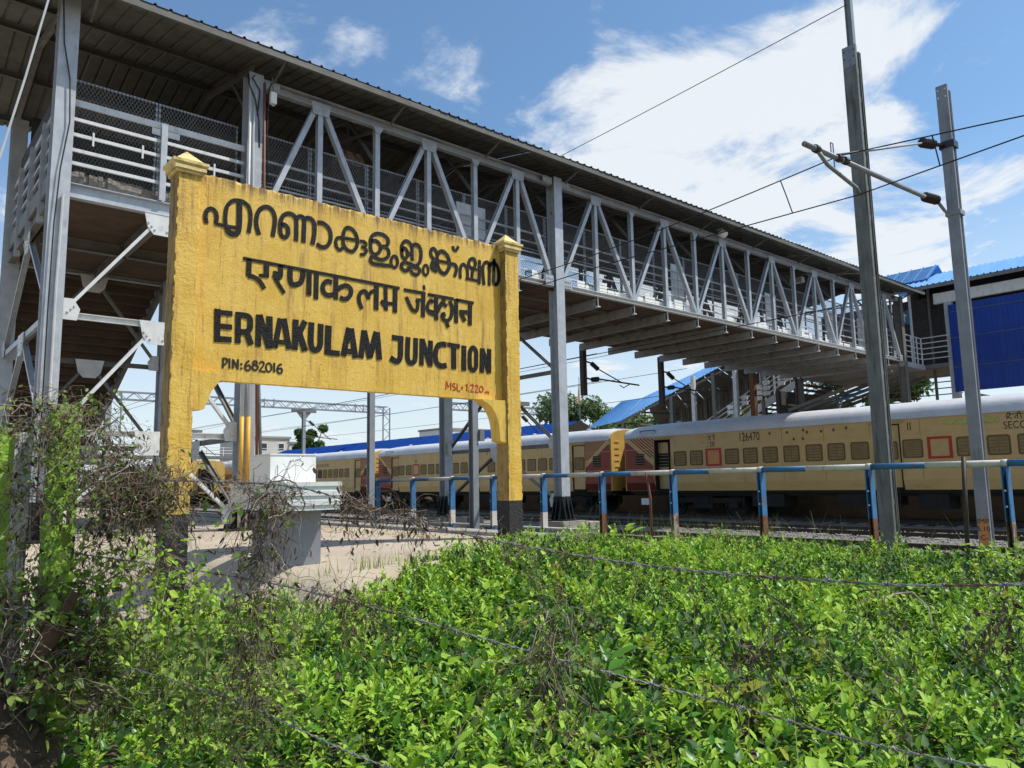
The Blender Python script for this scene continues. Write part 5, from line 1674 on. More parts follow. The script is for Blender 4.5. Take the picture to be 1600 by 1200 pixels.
def clad_panel(w, h, pitch=0.2, d=0.03):
    q = MB()
    prof = []
    k = 0
    while k * pitch < w - 0.01:
        y = k * pitch
        prof += [(y, 0), (y + pitch * 0.62, 0), (y + pitch * 0.70, d), (y + pitch * 0.92, d)]
        k += 1
    prof.append((w, 0))
    n = len(prof)
    vs = [(-x, y, 0) for y, x in prof] + [(-x, y, h) for y, x in prof]
    q.add(vs, [(i, n + i, n + i + 1, i + 1) for i in range(n - 1)])
    q.box(0.01, 0.03, 0, w, 0, h)
    return q.mesh('cladding_panel', 'bluesheet')


cp_ = clad_panel(0.99, 3.86)
for k in range(17):
    o = link('cladding_panel', cp_, CW, Vector((36.0, 12.03 - (k + 1) * 1.0, 5.03)) - CO)
for z in (6.1, 7.4, 8.55):
    cw(MB().box(35.962, 35.968, -5, 12.02, z, z + 0.02), 'cladding_seam', 'steel_d')
cw(MB().box(36.05, 36.25, -5, 12.6, 9.06, 9.52), 'roof_beam', 'steel_w')
for y in (11.9, 7.5, 3.0, -1.5):
    cw(MB().box(36.06, 36.34, y, y + 0.3, 0.0, 9.05), 'walkway_column', 'steel')
cw(MB().box(36.1, 40, -5, 18.4, 6.2, 6.38), 'walkway_deck', 'steel_d')


def blue_sheet(w, run, rise, name='blue_roof_sheet', m='blueroof'):
    """ribs run along local x (up the slope), width along local y"""
    q = MB()
    prof = []
    k = 0
    while k * 0.25 < w - 0.01:
        y = k * 0.25
        prof += [(y, 0), (y + 0.18, 0), (y + 0.20, 0.045), (y + 0.235, 0.045)]
        k += 1
    prof.append((w, 0))
    n = len(prof)
    vs = []
    for dz in (0, 0.006):
        vs += [(0, y, h + dz) for y, h in prof] + [(run, y, rise + h + dz) for y, h in prof]
    fs = [(i, i + 1, n + i + 1, n + i) for i in range(n - 1)] + [(2 * n + i, 3 * n + i, 3 * n + i + 1, 2 * n + i + 1) for i in range(n - 1)]
    fs += [(i, 2 * n + i, 2 * n + i + 1, i + 1) for i in range(n - 1)]
    q.add(vs, fs[:n - 1], 1)
    q.add(vs, fs[n - 1:], 0)
    return q.mesh(name, [m, 'roof'])


bs = blue_sheet(1.0, 3.0, 1.15)
for k in range(19):
    link('blue_roof_sheet', bs, CW, Vector((35.55, 13.4 - k * 1.0, 9.86)) - CO)
cw(MB().box(35.56, 35.60, -5, 14.3, 9.70, 9.85), 'eave_trim', 'steel_d')
for y in np.arange(-4, 14.2, 1.5):
    cw(MB().bar((35.65, y, 9.79), (38.4, y, 10.84), 0.06, 0.10), 'roof_rafter', 'steel_d')
cw(MB().box(38.3, 38.35, -5, 14, 8.9, 10.8), 'roof_back_screen', 'backing')
# short link between the bridge and the walkway, with pipe rails
cw(MB().box(33.9, 36.1, 13.2, 18.2, 6.15, 6.37), 'link_deck', 'steel')
for z in (6.62, 6.86, 7.10, 7.34, 7.58):
    cw(MB().tube([(34.1, 13.25, z), (36.0, 13.25, z)], 0.025, 6), 'link_rail', 'steel_w')
    cw(MB().tube([(36.0, 12.1, z), (36.0, 13.25, z)], 0.025, 6), 'link_rail', 'steel_w')
for x in (34.9, 35.5, 36.0):
    cw(MB().tube([(x, 13.26, 6.38), (x, 13.26, 7.6)], 0.03, 6), 'link_post', 'steel_w')
for x, y in ((34.9, 14.0), (36.0, 13.6), (36.6, 16.0)):
    cw(MB().tube([(x, y, 6.38), (x, y, 9.7)], 0.06, 8), 'roof_prop', 'steel_w')
cw(MB().box(37.0, 37.05, 12.3, 18.3, 6.4, 9.6), 'walkway_back_screen', 'backing')
# guide sign: white arrow on blue
sgn = cw(MB().box(34.28, 34.31, 13.0, 13.44, 8.02, 8.62), 'guide_sign', 'blue')
MB().prism([(34.276, 13.22 + a_, 8.32 + b_) for a_, b_ in ((-0.04, -0.2), (0.04, -0.2), (0.04, 0.05), (0.13, 0.05), (0, 0.22), (-0.13, 0.05), (-0.04, 0.05))], (-0.004, 0, 0)).build('arrow', 'white', sgn)

# small blue gable behind the junction
GB = thing('gable_roof', 'small pale blue gabled roof rising behind the junction of bridge and walkway', 'roof', None, (38, 14, 10))
g = MB()
g.add([(-1.2, -1.0, 0.45), (-1.2, 1.4, 0.45), (0.2, 1.4, 1.35), (0.2, -1.0, 1.35), (1.6, 1.4, 0.45), (1.6, -1.0, 0.45)], [(0, 3, 2, 1), (3, 5, 4, 2), (0, 1, 2, 3), (3, 2, 4, 5)])
g.build('roof_sheet', 'blueroof', GB)
for dx in (-1.1, 1.5):
    for dy in (-0.9, 1.3):
        MB().box(dx - 0.05, dx + 0.05, dy - 0.05, dy + 0.05, -10, 0.44).build('post', 'steel_d', GB)
for k in range(5):
    MB().bar((-1.2, -0.9 + k * 0.55, 0.49), (0.2, -0.9 + k * 0.55, 1.39), 0.03, 0.04).build('roof_rib', 'blueroof', GB)
MB().box(-0.9, 1.3, 0.0, 0.1, -0.4, 0.44).build('gable_wall', 'steel_d', GB)

# ------------------------------------------------------------------ far stairs under a blue canopy
FS = thing('covered_staircase', 'far platform staircase under a sloping pale blue sheet canopy behind the coaches', 'staircase', None, (35, 26, 0))
FO = Vector((35, 26, 0))


def fs(mb, name, m, parent=FS, smooth=False):
    o = mb.build(name, m, parent, smooth)
    o.location = -FO if parent is FS else (0, 0, 0)
    return o


def slope_quad(A, B, C, D, n, name, m):
    """ribbed sheets between eave A->D and ridge B->C, split into n sheets"""
    A, B, C, D = map(Vector, (A, B, C, D))
    for k in range(n):
        t0, t1 = k / n, (k + 1) / n - 0.004
        a_, d_, b_, c_ = A.lerp(D, t0), A.lerp(D, t1), B.lerp(C, t0), B.lerp(C, t1)
        nrm = (d_ - a_).cross(b_ - a_).normalized()
        if nrm.z < 0:
            nrm = -nrm
        q = MB()
        q.add([a_, d_, c_, b_, a_ + nrm * 0.012, d_ + nrm * 0.012, c_ + nrm * 0.012, b_ + nrm * 0.012], [(4, 5, 6, 7), (0, 1, 5, 4), (1, 2, 6, 5), (2, 3, 7, 6), (3, 0, 4, 7)])
        q.add([a_, d_, c_, b_], [(0, 3, 2, 1)], 1)
        for s in (0.15, 0.5, 0.85):
            q.bar(a_.lerp(d_, s) + nrm * 0.02, b_.lerp(c_, s) + nrm * 0.02, 0.05, 0.035, up=nrm)
        fs(q, name, [m, 'roof'])


slope_quad((34.4, 32.5, 4.71), (36.1, 31.15, 6.36), (36.1, 29.5, 6.44), (34.4, 29.76, 4.99), 4, 'canopy_sheet', 'blueroof')
slope_quad((34.4, 29.7, 5.02), (36.1, 29.45, 6.44), (36.1, 23.9, 7.95), (34.4, 22.9, 7.30), 9, 'canopy_sheet', 'blueroof')
slope_quad((37.8, 29.7, 5.02), (36.11, 29.45, 6.43), (36.11, 20.0, 8.9), (37.8, 19.0, 8.4), 9, 'canopy_sheet', 'blueroof')
slope_quad((34.4, 22.88, 7.31), (36.1, 23.85, 7.96), (36.1, 20.0, 8.9), (34.4, 19.0, 8.4), 5, 'canopy_sheet', 'blueroof')
for k in range(7):
    y = 30.0 - k * 1.8
    z = 5.0 + k * 0.52
    fs(MB().bar((34.45, y, z - 0.12), (37.7, y, z - 0.1), 0.07, 0.10), 'canopy_tie', 'steel_d')
    fs(MB().bar((34.45, y, z - 0.12), (36.1, y, z + 0.95), 0.05, 0.06), 'canopy_rafter', 'steel_d')
for k in range(12):
    y = 29.6 - k * 0.9
    z = 5.05 + (29.6 - y) * 0.318
    fs(MB().prism([(37.72, y, z - 1.7), (37.72, y - 0.88, z - 1.42), (37.72, y - 0.88, z + 0.28), (37.72, y, z)], (0.02, 0, 0)).bar((37.70, y - 0.3, z - 1.6), (37.70, y - 0.3, z + 0.08), 0.03, 0.03, up=(0, 1, 0)).bar((37.70, y - 0.6, z - 1.5), (37.70, y - 0.6, z + 0.18), 0.03, 0.03, up=(0, 1, 0)), 'side_sheet', 'roof')
fs(MB().bar((34.45, 30.2, 4.82), (34.45, 19.0, 8.25), 0.08, 0.12), 'canopy_beam', 'steel_d')
for y, zt in ((29.6, 4.9), (26.0, 6.1), (23.2, 7.1), (20.3, 7.9)):
    fs(MB().box(34.35, 34.55, y - 0.1, y + 0.1, 0.0, zt), 'canopy_post', 'steel_d')
    fs(MB().box(37.6, 37.8, y - 0.1, y + 0.1, 0.0, zt), 'canopy_post', 'steel_d')
for y in (21.6, 24.2):
    fs(MB().box(33.9, 34.1, y - 0.1, y + 0.1, 0.0, 7.0), 'white_post', 'steel_w')
fs(MB().box(33.4, 33.65, 20.2, 20.45, 0.0, 6.8), 'rusty_post', 'rust')
for k in range(30):
    y = 18.4 + k * 0.34
    fs(MB().box(34.5, 37.6, y, y + 0.36, 6.2 - (k + 1) * 0.17 - 0.06, 6.2 - (k + 1) * 0.17), 'stair_tread', 'brownconc')
for x in (34.42, 37.7):
    fs(MB().bar((x, 18.3, 6.1), (x, 28.6, 0.95), 0.10, 0.34), 'stringer', 'steel_w' if x < 35 else 'steel_d')
    for h in (0.35, 0.6, 0.85, 1.1):
        fs(MB().tube([(x, 18.3, 6.2 + h), (x, 28.6, 1.05 + h)], 0.028, 6), 'stair_rail', 'steel_w')
    for k in range(9):
        y = 18.5 + k * 1.2
        fs(MB().tube([(x, y, 6.1 - 0.5 * (y - 18.3)), (x, y, 7.3 - 0.5 * (y - 18.3))], 0.03, 6), 'rail_post', 'steel_w')
# white pierced parapet blocks beside the flight
random.seed(4)
for k in range(9):
    y = 18.6 + k * 0.42
    for r_ in range(3):
        if random.random() < 0.75:
            z = 6.35 - 0.5 * (y - 18.3) + 0.27 * r_
            fs(MB().box(34.2, 34.3, y, y + 0.34, z, z + 0.2), 'parapet_block', 'white')
# dark steel grid under the bridge end
for k in range(5):
    fs(MB().bar((33.0 + k * 0.9, 13.4, 5.9), (33.0 + k * 0.9, 18.2, 4.6), 0.1, 0.14), 'under_beam', 'steel_d')
fs(MB().box(33.2, 39, 18.8, 18.95, 0.0, 5.6), 'dark_back_wall', 'backing')
fs(MB().box(36.5, 39, 11.5, 11.6, 0.0, 5.0), 'slatted_wall', 'steel_d')
for k in range(14):
    fs(MB().box(36.4, 36.5, 11.9, 17.5, 2.2 + 0.28 * k, 2.24 + 0.28 * k), 'wall_slat', 'steel_d')

SB = thing('small_canopy', 'small tilted pale blue canopy low between the bridge columns behind the coach', 'canopy', None, (33.0, 15, 5))
MB().add([(0.2, 1.25, -0.25), (0.0, -0.55, 0.15), (1.2, -0.75, 0.42), (1.2, 1.0, 0.18), (0.2, 1.25, -0.235), (0.0, -0.55, 0.165), (1.2, -0.75, 0.435), (1.2, 1.0, 0.195)], [(0, 3, 2, 1), (4, 5, 6, 7), (0, 1, 5, 4), (1, 2, 6, 5), (2, 3, 7, 6), (3, 0, 4, 7)]).build('canopy_sheet', 'blueroof', SB)
for y in (-0.4, 1.0):
    MB().box(0.4, 0.46, y, y + 0.06, -5, 0.05).build('post', 'steel_d', SB)
    MB().bar((0.43, y + 0.03, -0.6), (1.0, y + 0.03, 0.15), 0.05, 0.05).build('brace', 'steel_w', SB)

# ------------------------------------------------------------------ long island-platform shelter with a dark blue roof
SH = thing('platform_shelter', 'long dark blue sheet roof of the island platform beyond the coaches', 'platform shelter', None, (33, 50, 0))
ss_near = blue_sheet(1.6, 2.8, 1.05, 'shelter_sheet', 'shelter')
for k in range(27):
    link('shelter_sheet', ss_near, SH, (-1.2, -16.5 + k * 1.6, 4.20))
for k in range(27):
    o = link('shelter_sheet', ss_near, SH, (4.45, -16.5 + (k + 1) * 1.6, 4.20), (0, 0, math.pi))
MB().box(-1.22, -1.18, -16.5, 26.6, 4.02, 4.19).build('fascia', 'shelter', SH)
for k in range(8):
    MB().box(1.5, 1.75, -15 + k * 5.6, -14.75 + k * 5.6, 0, 5.0).build('shelter_column', 'steel_d', SH)
fpl = struct(MB().box(30.0, 40.0, -12.0, 120.0, -0.3, 0.86).build('far_platform', 'conc'))
MB().box(29.96, 29.995, -12.0, 120.0, -0.3, 0.80).build('platform_wall', 'undershade', fpl)  # far platform face painted dark as shade under the coaches

# ------------------------------------------------------------------ overhead gantries and signal-like masts far off
def lattice(q, p0, p1, h, n, r=0.045):
    p0, p1 = Vector(p0), Vector(p1)
    up = Vector((0, 0, h))
    if abs((p1 - p0).normalized().z) > 0.9:
        up = Vector((h, 0, 0))
    q.bar(p0, p1, r * 2, r * 2)
    q.bar(p0 + up, p1 + up, r * 2, r * 2)
    for k in range(n):
        a_, b_ = p0.lerp(p1, k / n), p0.lerp(p1, (k + 1) / n)
        if k % 2:
            q.bar(a_, b_ + up, r, r)
        else:
            q.bar(a_ + up, b_, r, r)


for (xa, xb, y, z, lab) in ((14.0, 36.7, 60, 8.0, 'far lattice gantry with its leg behind the blue shelter roof, left of the thick column'), (36.1, 50.0, 50, 7.5, 'far lattice gantry seen right of the thick column behind the name board')):
    t = thing('lattice_gantry', lab, 'overhead gantry', None, ((xa + xb) / 2, y, 0))
    off = Vector(((xa + xb) / 2, y, 0))
    for dy in (-0.25, 0.25):
        q = MB()
        lattice(q, Vector((xa, y + dy, z)) - off, Vector((xb, y + dy, z)) - off, 0.55, int((xb - xa) / 0.6))
        q.build('gantry_beam', 'galv', t)
    for x in (xa, xb):
        q = MB()
        lattice(q, Vector((x - 0.35, y, 0)) - off, Vector((x - 0.35, y, z + 0.5)) - off, 0.7, 14)
        q.build('gantry_leg', 'galv', t)
    for x in np.linspace(xa + 3, xb - 3, 3):
        MB().box(x - off.x - 0.35, x - off.x + 0.35, -0.4, 0.4, z - 0.1, z + 0.65).build('drop_bracket', 'steel_d', t) if False else None
        q = MB()
        for sx in (-0.4, 0.4):
            q.bar((x - off.x + sx, -0.35, z - 0.08), (x - off.x + sx, -0.35, z + 0.66), 0.07, 0.07, up=(0, 1, 0))
        q.bar((x - off.x - 0.4, -0.35, z - 0.08), (x - off.x + 0.4, -0.35, z - 0.08), 0.07, 0.07)
        q.build('drop_bracket', 'galv', t)
for (x, y, zt, lab) in ((26.2, 55, 7.2, 'dark T-topped mast with a cantilever arm above the tap box'), (23.2, 72, 6.6, 'distant thin mast with a cantilever arm left of the tap box'), (31.2, 35.5, 6.3, 'short dark mast with an arm just right of the thick column')):
    t = thing('cantilever_mast', lab, 'mast', None, (x, y, 0))
    MB().ibeam((0, 0, 0), (0, 0, zt), 0.24, 0.24, 0.02, up=(0, 1, 0)).build('mast_shaft', 'galv', t)
    MB().bar((-1.0, 0, zt + 0.1), (1.0, 0, zt + 0.1), 0.2, 0.25).prism([(-0.6, -0.05, zt), (0.6, -0.05, zt), (0.1, -0.05, zt - 0.6), (-0.1, -0.05, zt - 0.6)], (0, 0.1, 0)).build('cross_head', 'steel_d', t)
    insulator((0.45, 0, zt - 0.7), (0.85, 0, zt - 1.0), 0.13, 5).build('insulator', 'insul', t, True)
    MB().tube([(0.1, 0, zt - 0.6), (0.5, 0, zt - 0.75)], 0.03, 6).tube([(0.85, 0, zt - 1.0), (2.3, 0, zt - 2.1)], 0.03, 6).tube([(0.1, 0, zt - 1.85), (2.9, 0, zt - 2.05)], 0.035, 6).build('cantilever_arm', 'rail', t)

# ------------------------------------------------------------------ far buildings, tower, trees
def building(lab, x, y, w, d, h, mw, nwin, floors, zb=0.0, blue=False):
    t = thing('building', lab, 'building', None, (x, y, zb))
    MB().box(-w / 2, w / 2, -d / 2, d / 2, 0, h).build('wall', mw, t)
    MB().box(-w / 2 - 0.2, w / 2 + 0.2, -d / 2 - 0.2, d / 2 + 0.2, h + 0.002, h + 0.35).build('roof_slab', 'conc', t)
    for f in range(floors):
        for k in range(nwin):
            xx = -w / 2 + (k + 0.5) * w / nwin
            zz = h * (f + 0.35) / floors
            fr = MB().box(xx - 0.55, xx + 0.55, -d / 2 - 0.06, -d / 2 - 0.002, zz, zz + 1.3).build('window', 'white', t)
            MB().box(xx - 0.45, xx + 0.45, -d / 2 - 0.09, -d / 2 - 0.062, zz + 0.1, zz + 1.2).build('pane', 'bluesheet' if blue else 'glass', fr)
    return t


building('pale cream building with a flat roof far off above the tap box', 52.0, 128.0, 9.0, 8, 9.6, 'whitewall', 3, 3)
building('small white block with blue panes beside the dark far tree', 58.0, 131.0, 4.5, 6, 9.0, 'white', 2, 2, blue=True)
building('white rooftop building showing above the long blue shelter roof', 90.0, 118.0, 16, 8, 11.4, 'white', 5, 3)
TW = thing('telecom_tower', 'thin lattice telecom tower far off above the tap box', 'tower', None, (53.0, 140, 0))
q = MB()
for sx, sy in ((-0.6, -0.6), (0.6, -0.6), (0.6, 0.6), (-0.6, 0.6)):
    q.bar((sx, sy, 0), (sx * 0.5, sy * 0.5, 13.6), 0.12, 0.12, up=(0, 1, 0))
for k in range(12):
    q.bar((-0.55, -0.55, k * 1.1), (0.5, -0.55, (k + 1) * 1.1), 0.07, 0.07, up=(0, 1, 0))
q.build('lattice', 'galv', TW)
for a_ in (-0.9, 0, 0.9):
    MB().box(a_ - 0.14, a_ + 0.14, -0.9, -0.7, 12.0, 14.4).build('antenna', 'white', TW)
q = MB().box(-3.2, 3.2, -0.4, 0.4, 10.2, 10.35)
q.build('cross_arm', 'galv', TW)
FBR = thing('far_footbridge', 'low distant footbridge railing beyond the tracks left of the blue shelter roof', 'footbridge', None, (30, 112, 0))
MB().box(-16, 20, -1.2, 1.2, 5.6, 6.0).build('deck', 'steel_d', FBR)
for z in (6.4, 6.8, 7.2):
    MB().bar((-16, -1.1, z), (20, -1.1, z), 0.08, 0.08).build('rail', 'steel_w', FBR)
for x in np.arange(-16, 20.1, 2.4):
    MB().bar((x, -1.1, 6.0), (x, -1.1, 7.3), 0.10, 0.10, up=(0, 1, 0)).build('rail_post', 'steel_w', FBR)
for x in (-14, -4, 6, 18):
    MB().box(x - 0.2, x + 0.2, -0.4, 0.4, 0, 5.6).build('pier', 'steel_d', FBR)


def leaf_cloud(name, m, centres, radii, n, size, parent=None, flat=0.75, seed=0):
    """leaf-sized faces scattered through lobes, denser towards each lobe's shell"""
    g_ = np.random.default_rng(seed)
    C = np.array(centres, float)
    Rr = np.array(radii, float)
    w = Rr ** 2
    idx = g_.choice(len(C), n, p=w / w.sum())
    d = g_.normal(size=(n, 3))
    d /= np.linalg.norm(d, axis=1)[:, None]
    rr = Rr[idx] * (g_.random(n) ** 0.45) * g_.uniform(0.75, 1.12, n)
    P = C[idx] + d * rr[:, None] * np.array([1, 1, flat])
    nrm = d * 0.7 + g_.normal(size=(n, 3)) * 0.6 + np.array([0, 0, 0.35])
    nrm /= np.linalg.norm(nrm, axis=1)[:, None]
    t = np.cross(nrm, g_.normal(size=(n, 3)))
    t /= np.linalg.norm(t, axis=1)[:, None]
    b_ = np.cross(nrm, t)
    s = size * g_.uniform(0.6, 1.4, n)
    T, B = t * s[:, None], b_ * (s * 0.45)[:, None]
    V = np.stack([P - T, P + B, P + T, P - B], 1).reshape(-1, 3)
    F = np.arange(4 * n).reshape(-1, 4)
    return link(name, raw_mesh(name, V, F, [m]), parent)


def tree(lab, x, y, z0, h, r, m, n, size, seed, name='tree', group=None):
    g_ = np.random.default_rng(seed)
    t = thing(name, lab, 'tree', group, (x, y, z0))
    tr_ = MB().tube([(0, 0, 0), (0.1, 0.05, h * 0.3), (-0.1, 0.1, h * 0.55)], [0.05 * h * 0.5, 0.04 * h * 0.5, 0.02 * h * 0.5], 8)
    cs, rs = [], []
    for k in range(13):
        a_ = g_.uniform(0, 2 * math.pi)
        q_ = r * math.sqrt(g_.random()) * 0.75
        zz = h * g_.uniform(0.48, 0.90)
        cs.append((q_ * math.cos(a_), q_ * math.sin(a_), zz))
        rs.append(r * g_.uniform(0.28, 0.46))
        tr_.tube([(0, 0, h * 0.35), (q_ * 0.5 * math.cos(a_), q_ * 0.5 * math.sin(a_), zz * 0.75), cs[-1]], [0.016 * h, 0.01 * h, 0.004 * h], 5)
    tr_.build('trunk', 'bark', t, True)
    leaf_cloud('crown', m, cs, rs, n, size, t, 0.8, seed)
    return t


tree('broad pale green tree behind the left end of the blue stair canopy', 48.0, 44.0, 0, 8.8, 5.0, 'tree2', 14000, 0.20, 5)
tree('green tree showing between the posts of the far stairs', 45.0, 30.0, 0, 8.6, 4.6, 'tree', 13000, 0.20, 6)
tree('dense dark tree far off behind the T-topped mast', 60.0, 123.0, 0, 12.8, 3.2, 'tree', 5000, 0.34, 8)
tree('tree behind the small tilted blue canopy under the bridge end', 47.0, 20.5, 0, 9.0, 3.5, 'tree', 5000, 0.2, 9)
for k, (x, y, lab) in enumerate(((-20, 120, 'far tree in the haze left of the staircase'), (2, 150, 'far tree seen between the left posts below the stairs'), (14, 170, 'far tree beside the lone coach'))):
    tree(lab, x, y, 0, 9 + k, 6, 'tree', 3000, 0.5, 20 + k)
cs, rs = [], []
g_ = np.random.default_rng(3)
for k in range(150):
    a_ = g_.uniform(-0.5, 1.6)
    rr = g_.uniform(260, 420)
    cs.append((rr * math.sin(a_), rr * math.cos(a_), g_.uniform(0.5, 4.0)))
    rs.append(g_.uniform(6, 12))
tag(leaf_cloud('treeline', 'tree', cs, rs, 26000, 1.6, None, 0.5, 4), 'low green belt of far-off trees along the horizon', 'trees', kind='stuff')
# orange flag above the tree
FL = thing('flag', 'thin pole with an orange and white pennant above the pale green tree', 'flag', None, (40.5, 39.0, 0))
MB().tube([(0, 0, 0), (0, 0, 9.2)], 0.03, 6).build('pole', 'galv', FL)
MB().add([(0, 0, 8.9), (-0.25, 0.05, 7.2), (0.0, 0, 7.3), (0.02, 0.02, 8.9)], [(0, 1, 2, 3), (3, 2, 1, 0)]).build('pennant', 'orange', FL)

# ------------------------------------------------------------------ odd steel posts and fittings near the bridge
t = thing('steel_post', 'grey steel post with a small junction box, beside the thick column behind the name board', 'post', None, (9.6, 12.3, 0.3))
MB().ibeam((0, 0, 0), (0, 0, 5.6), 0.14, 0.15, 0.012, up=(0, 1, 0)).build('shaft', 'galv', t)
MB().box(0.08, 0.2, -0.12, -0.02, 2.05, 2.28).build('junction_box', 'galvold', t)
t = thing('steel_post', 'slim bare steel post rising behind the middle of the name board', 'post', None, (7.66, 13.1, 0.5))
MB().ibeam((0, 0, 0), (0, 0, 5.5), 0.115, 0.115, 0.012, up=(0, 1, 0)).build('shaft', 'galv', t)
t = thing('security_camera', 'white dome security camera hanging from the top chord of the footbridge', 'security camera', None, (20.2, 12.98, 9.2))
MB().tube([(0, 0.2, 0.12), (0, 0, 0.12), (0, 0, 0.04)], 0.025, 7).build('bracket', 'steel_w', t)
pts = [(0, 0, 0.06 - 0.26 * k / 9) for k in range(10)]
MB().tube(pts, [0.02, 0.10, 0.135, 0.15, 0.155, 0.15, 0.135, 0.11, 0.07, 0.01], 14).build('dome', 'white', t, True)
t = thing('lamp_box', 'small white lamp box hanging beside the brown pipe on the footbridge', 'lamp', None, (5.44, 12.95, 8.72))
MB().box(-0.055, 0.055, -0.05, 0.05, -0.12, 0.10).build('housing', 'white', t)
MB().tube([(0, 0, -0.16), (0, 0, -0.12)], 0.025, 8).build('lens', 'steel', t)
MB().tube([(0, 0, 0.10), (-0.02, 0, 0.4)], 0.012, 5).build('hanger', 'steel_d', t)
t = thing('lamp_fitting', 'dusty brown lamp fitting hanging under the footbridge roof behind the first truss bay', 'lamp', None, (7.9, 14.6, 8.75))
MB().prism([(-0.35, -0.2, -0.18), (0.35, -0.2, -0.18), (0.24, -0.2, 0.12), (-0.24, -0.2, 0.12)], (0, 0.4, 0)).build('housing', 'rustpale', t)
MB().tube([(0, 0, 0.12), (0, 0, 1.2)], 0.02, 6).build('stem', 'steel_d', t)
wire('hanging_cable', 'pale grey cable slanting down at the left edge in front of the footbridge post', [(1.85, 12.5, 10.1), (1.71, 12.5, 8.85), (1.49, 12.5, 7.54), (1.25, 12.5, 6.24), (1.0, 12.5, 5.2)], 0.016, 'cable', None, 'pvc_w')
t = thing('floodlight', 'small white floodlight under the roof near the far end of the footbridge', 'lamp', None, (27.0, 14.2, 9.0))
MB().box(-0.12, 0.12, -0.25, 0.25, -0.1, 0.1).build('housing', 'white', t)
MB().tube([(0, 0, 0.1), (0, 0, 0.6)], 0.02, 5).build('stem', 'steel_d', t)

# ------------------------------------------------------------------ fence in the foreground
FE = thing('barbed_wire_fence', 'old barbed wire fence strung from bright green concrete posts in the foreground', 'fence', None, (0.6, 3.2, 0.2))
EO = Vector((0.6, 3.2, 0.2))


def fe(o, parent=FE):
    o.parent = parent
    o.location = -EO if parent is FE else (0, 0, 0)
    return o


# pierced green post: stiles around two square holes
q = MB()
x0, x1, y0, y1 = 0.532, 0.628, 3.18, 3.27
q.box(x0, x1, y0, y1, 0.05, 1.375)
q.box(x0, x1, y0, y1, 1.425, 1.815)
for a_, b_ in ((x0, x0 + 0.014), (x0 + 0.040, x0 + 0.054), (x0 + 0.080, x1)):
    q.box(a_, b_, y0, y1, 1.3751, 1.4249)
g1 = fe(q.build('fence_post', 'green'))
tag(g1, 'bright green post pierced by two square holes')
q = MB().box(0.30, 0.437, 3.30, 3.42, 0.05, 1.73)
g2 = fe(q.build('fence_post', 'green'))
tag(g2, 'green post with peeling whitewash at the left edge')
fe(MB().box(0.4375, 0.492, 3.285, 3.38, 0.05, 1.715).build('whitewashed_face', 'greenw'), g2)


def barbed(pts, seed):
    g_ = random.Random(seed)
    P = [Vector(p) for p in catmull3(pts, 12)]
    q = MB()
    L_ = [0]
    for a_, b_ in zip(P[:-1], P[1:]):
        L_.append(L_[-1] + (b_ - a_).length)
    n = int(L_[-1] / 0.012)
    A, B = [], []
    j = 0
    for i in range(n + 1):
        s = L_[-1] * i / n
        while j < len(L_) - 2 and L_[j + 1] < s:
            j += 1
        p = P[j].lerp(P[j + 1], (s - L_[j]) / max(1e-6, L_[j + 1] - L_[j]))
        d = (P[j + 1] - P[j]).normalized()
        u = d.orthogonal().normalized()
        w = d.cross(u)
        th = s * 2 * math.pi / 0.055
        o_ = (u * math.cos(th) + w * math.sin(th)) * 0.0017
        A.append(p + o_)
        B.append(p - o_)
        if i % 9 == 4:
            for k in range(3):
                t_ = [p + d * (-0.005 + 0.005 * k) + (u * math.cos(k * 2 + m_) + w * math.sin(k * 2 + m_)) * 0.0042 for m_ in np.linspace(0, 3.2, 5)]
                q.tube(t_, 0.0019, 4)
            for k in range(4):
                r_ = (u * g_.uniform(-1, 1) + w * g_.uniform(-1, 1) + d * g_.uniform(-0.5, 0.5)).normalized()
                q.tube([p, p + r_ * 0.017], [0.0016, 0.0007], 4)
    q.tube(A, 0.0015, 5)
    q.tube(B, 0.0015, 5)
    return fe(q.build('barbed_wire', 'barb'))


def catmull3(P, n):
    P = [np.array(p, float) for p in P]
    out = []
    for i in range(len(P) - 1):
        p0 = P[max(0, i - 1)] if i else 2 * P[0] - P[1]
        p3 = P[i + 2] if i + 2 < len(P) else 2 * P[-1] - P[-2]
        for k in range(n):
            t = k / n
            out.append(tuple(0.5 * (2 * P[i] + (P[i + 1] - p0) * t + (2 * p0 - 5 * P[i] + 4 * P[i + 1] - p3) * t * t + (3 * P[i] - p0 - 3 * P[i + 1] + p3) * t ** 3)))
    out.append(tuple(P[-1]))
    return out


S1 = [(0.60, 3.115, 1.56), (0.79, 2.78, 1.53), (1.0, 2.2, 1.50), (1.12, 1.9, 1.43), (1.25, 1.61, 1.36), (1.43, 1.2, 1.30), (1.58, 0.8, 1.28), (1.77, 0.5, 1.28), (2.3, -0.4, 1.34)]
S2 = [(0.60, 3.115, 1.28), (1.01, 2.25, 1.20), (1.37, 1.55, 1.06), (1.63, 1.08, 0.96), (1.83, 0.65, 0.89), (2.3, -0.2, 0.84)]
S3 = [(0.60, 3.115, 0.95), (0.93, 2.4, 0.85), (1.18, 1.91, 0.72), (1.6, 1.1, 0.60)]
for k, s_ in enumerate((S1, S2, S3)):
    barbed(s_, k)


# ------------------------------------------------------------------ leaves
LEAFV = np.array([(0, 0, 0), (0.30, -0.26, 0.045), (0.30, 0.26, 0.045), (0.36, 0, -0.01), (0.70, -0.20, 0.02), (0.70, 0.20, 0.02), (1.0, 0, -0.10)])
LEAFF = np.array([(0, 1, 3), (0, 3, 2), (1, 4, 3), (2, 3, 5), (3, 4, 6), (3, 6, 5)])


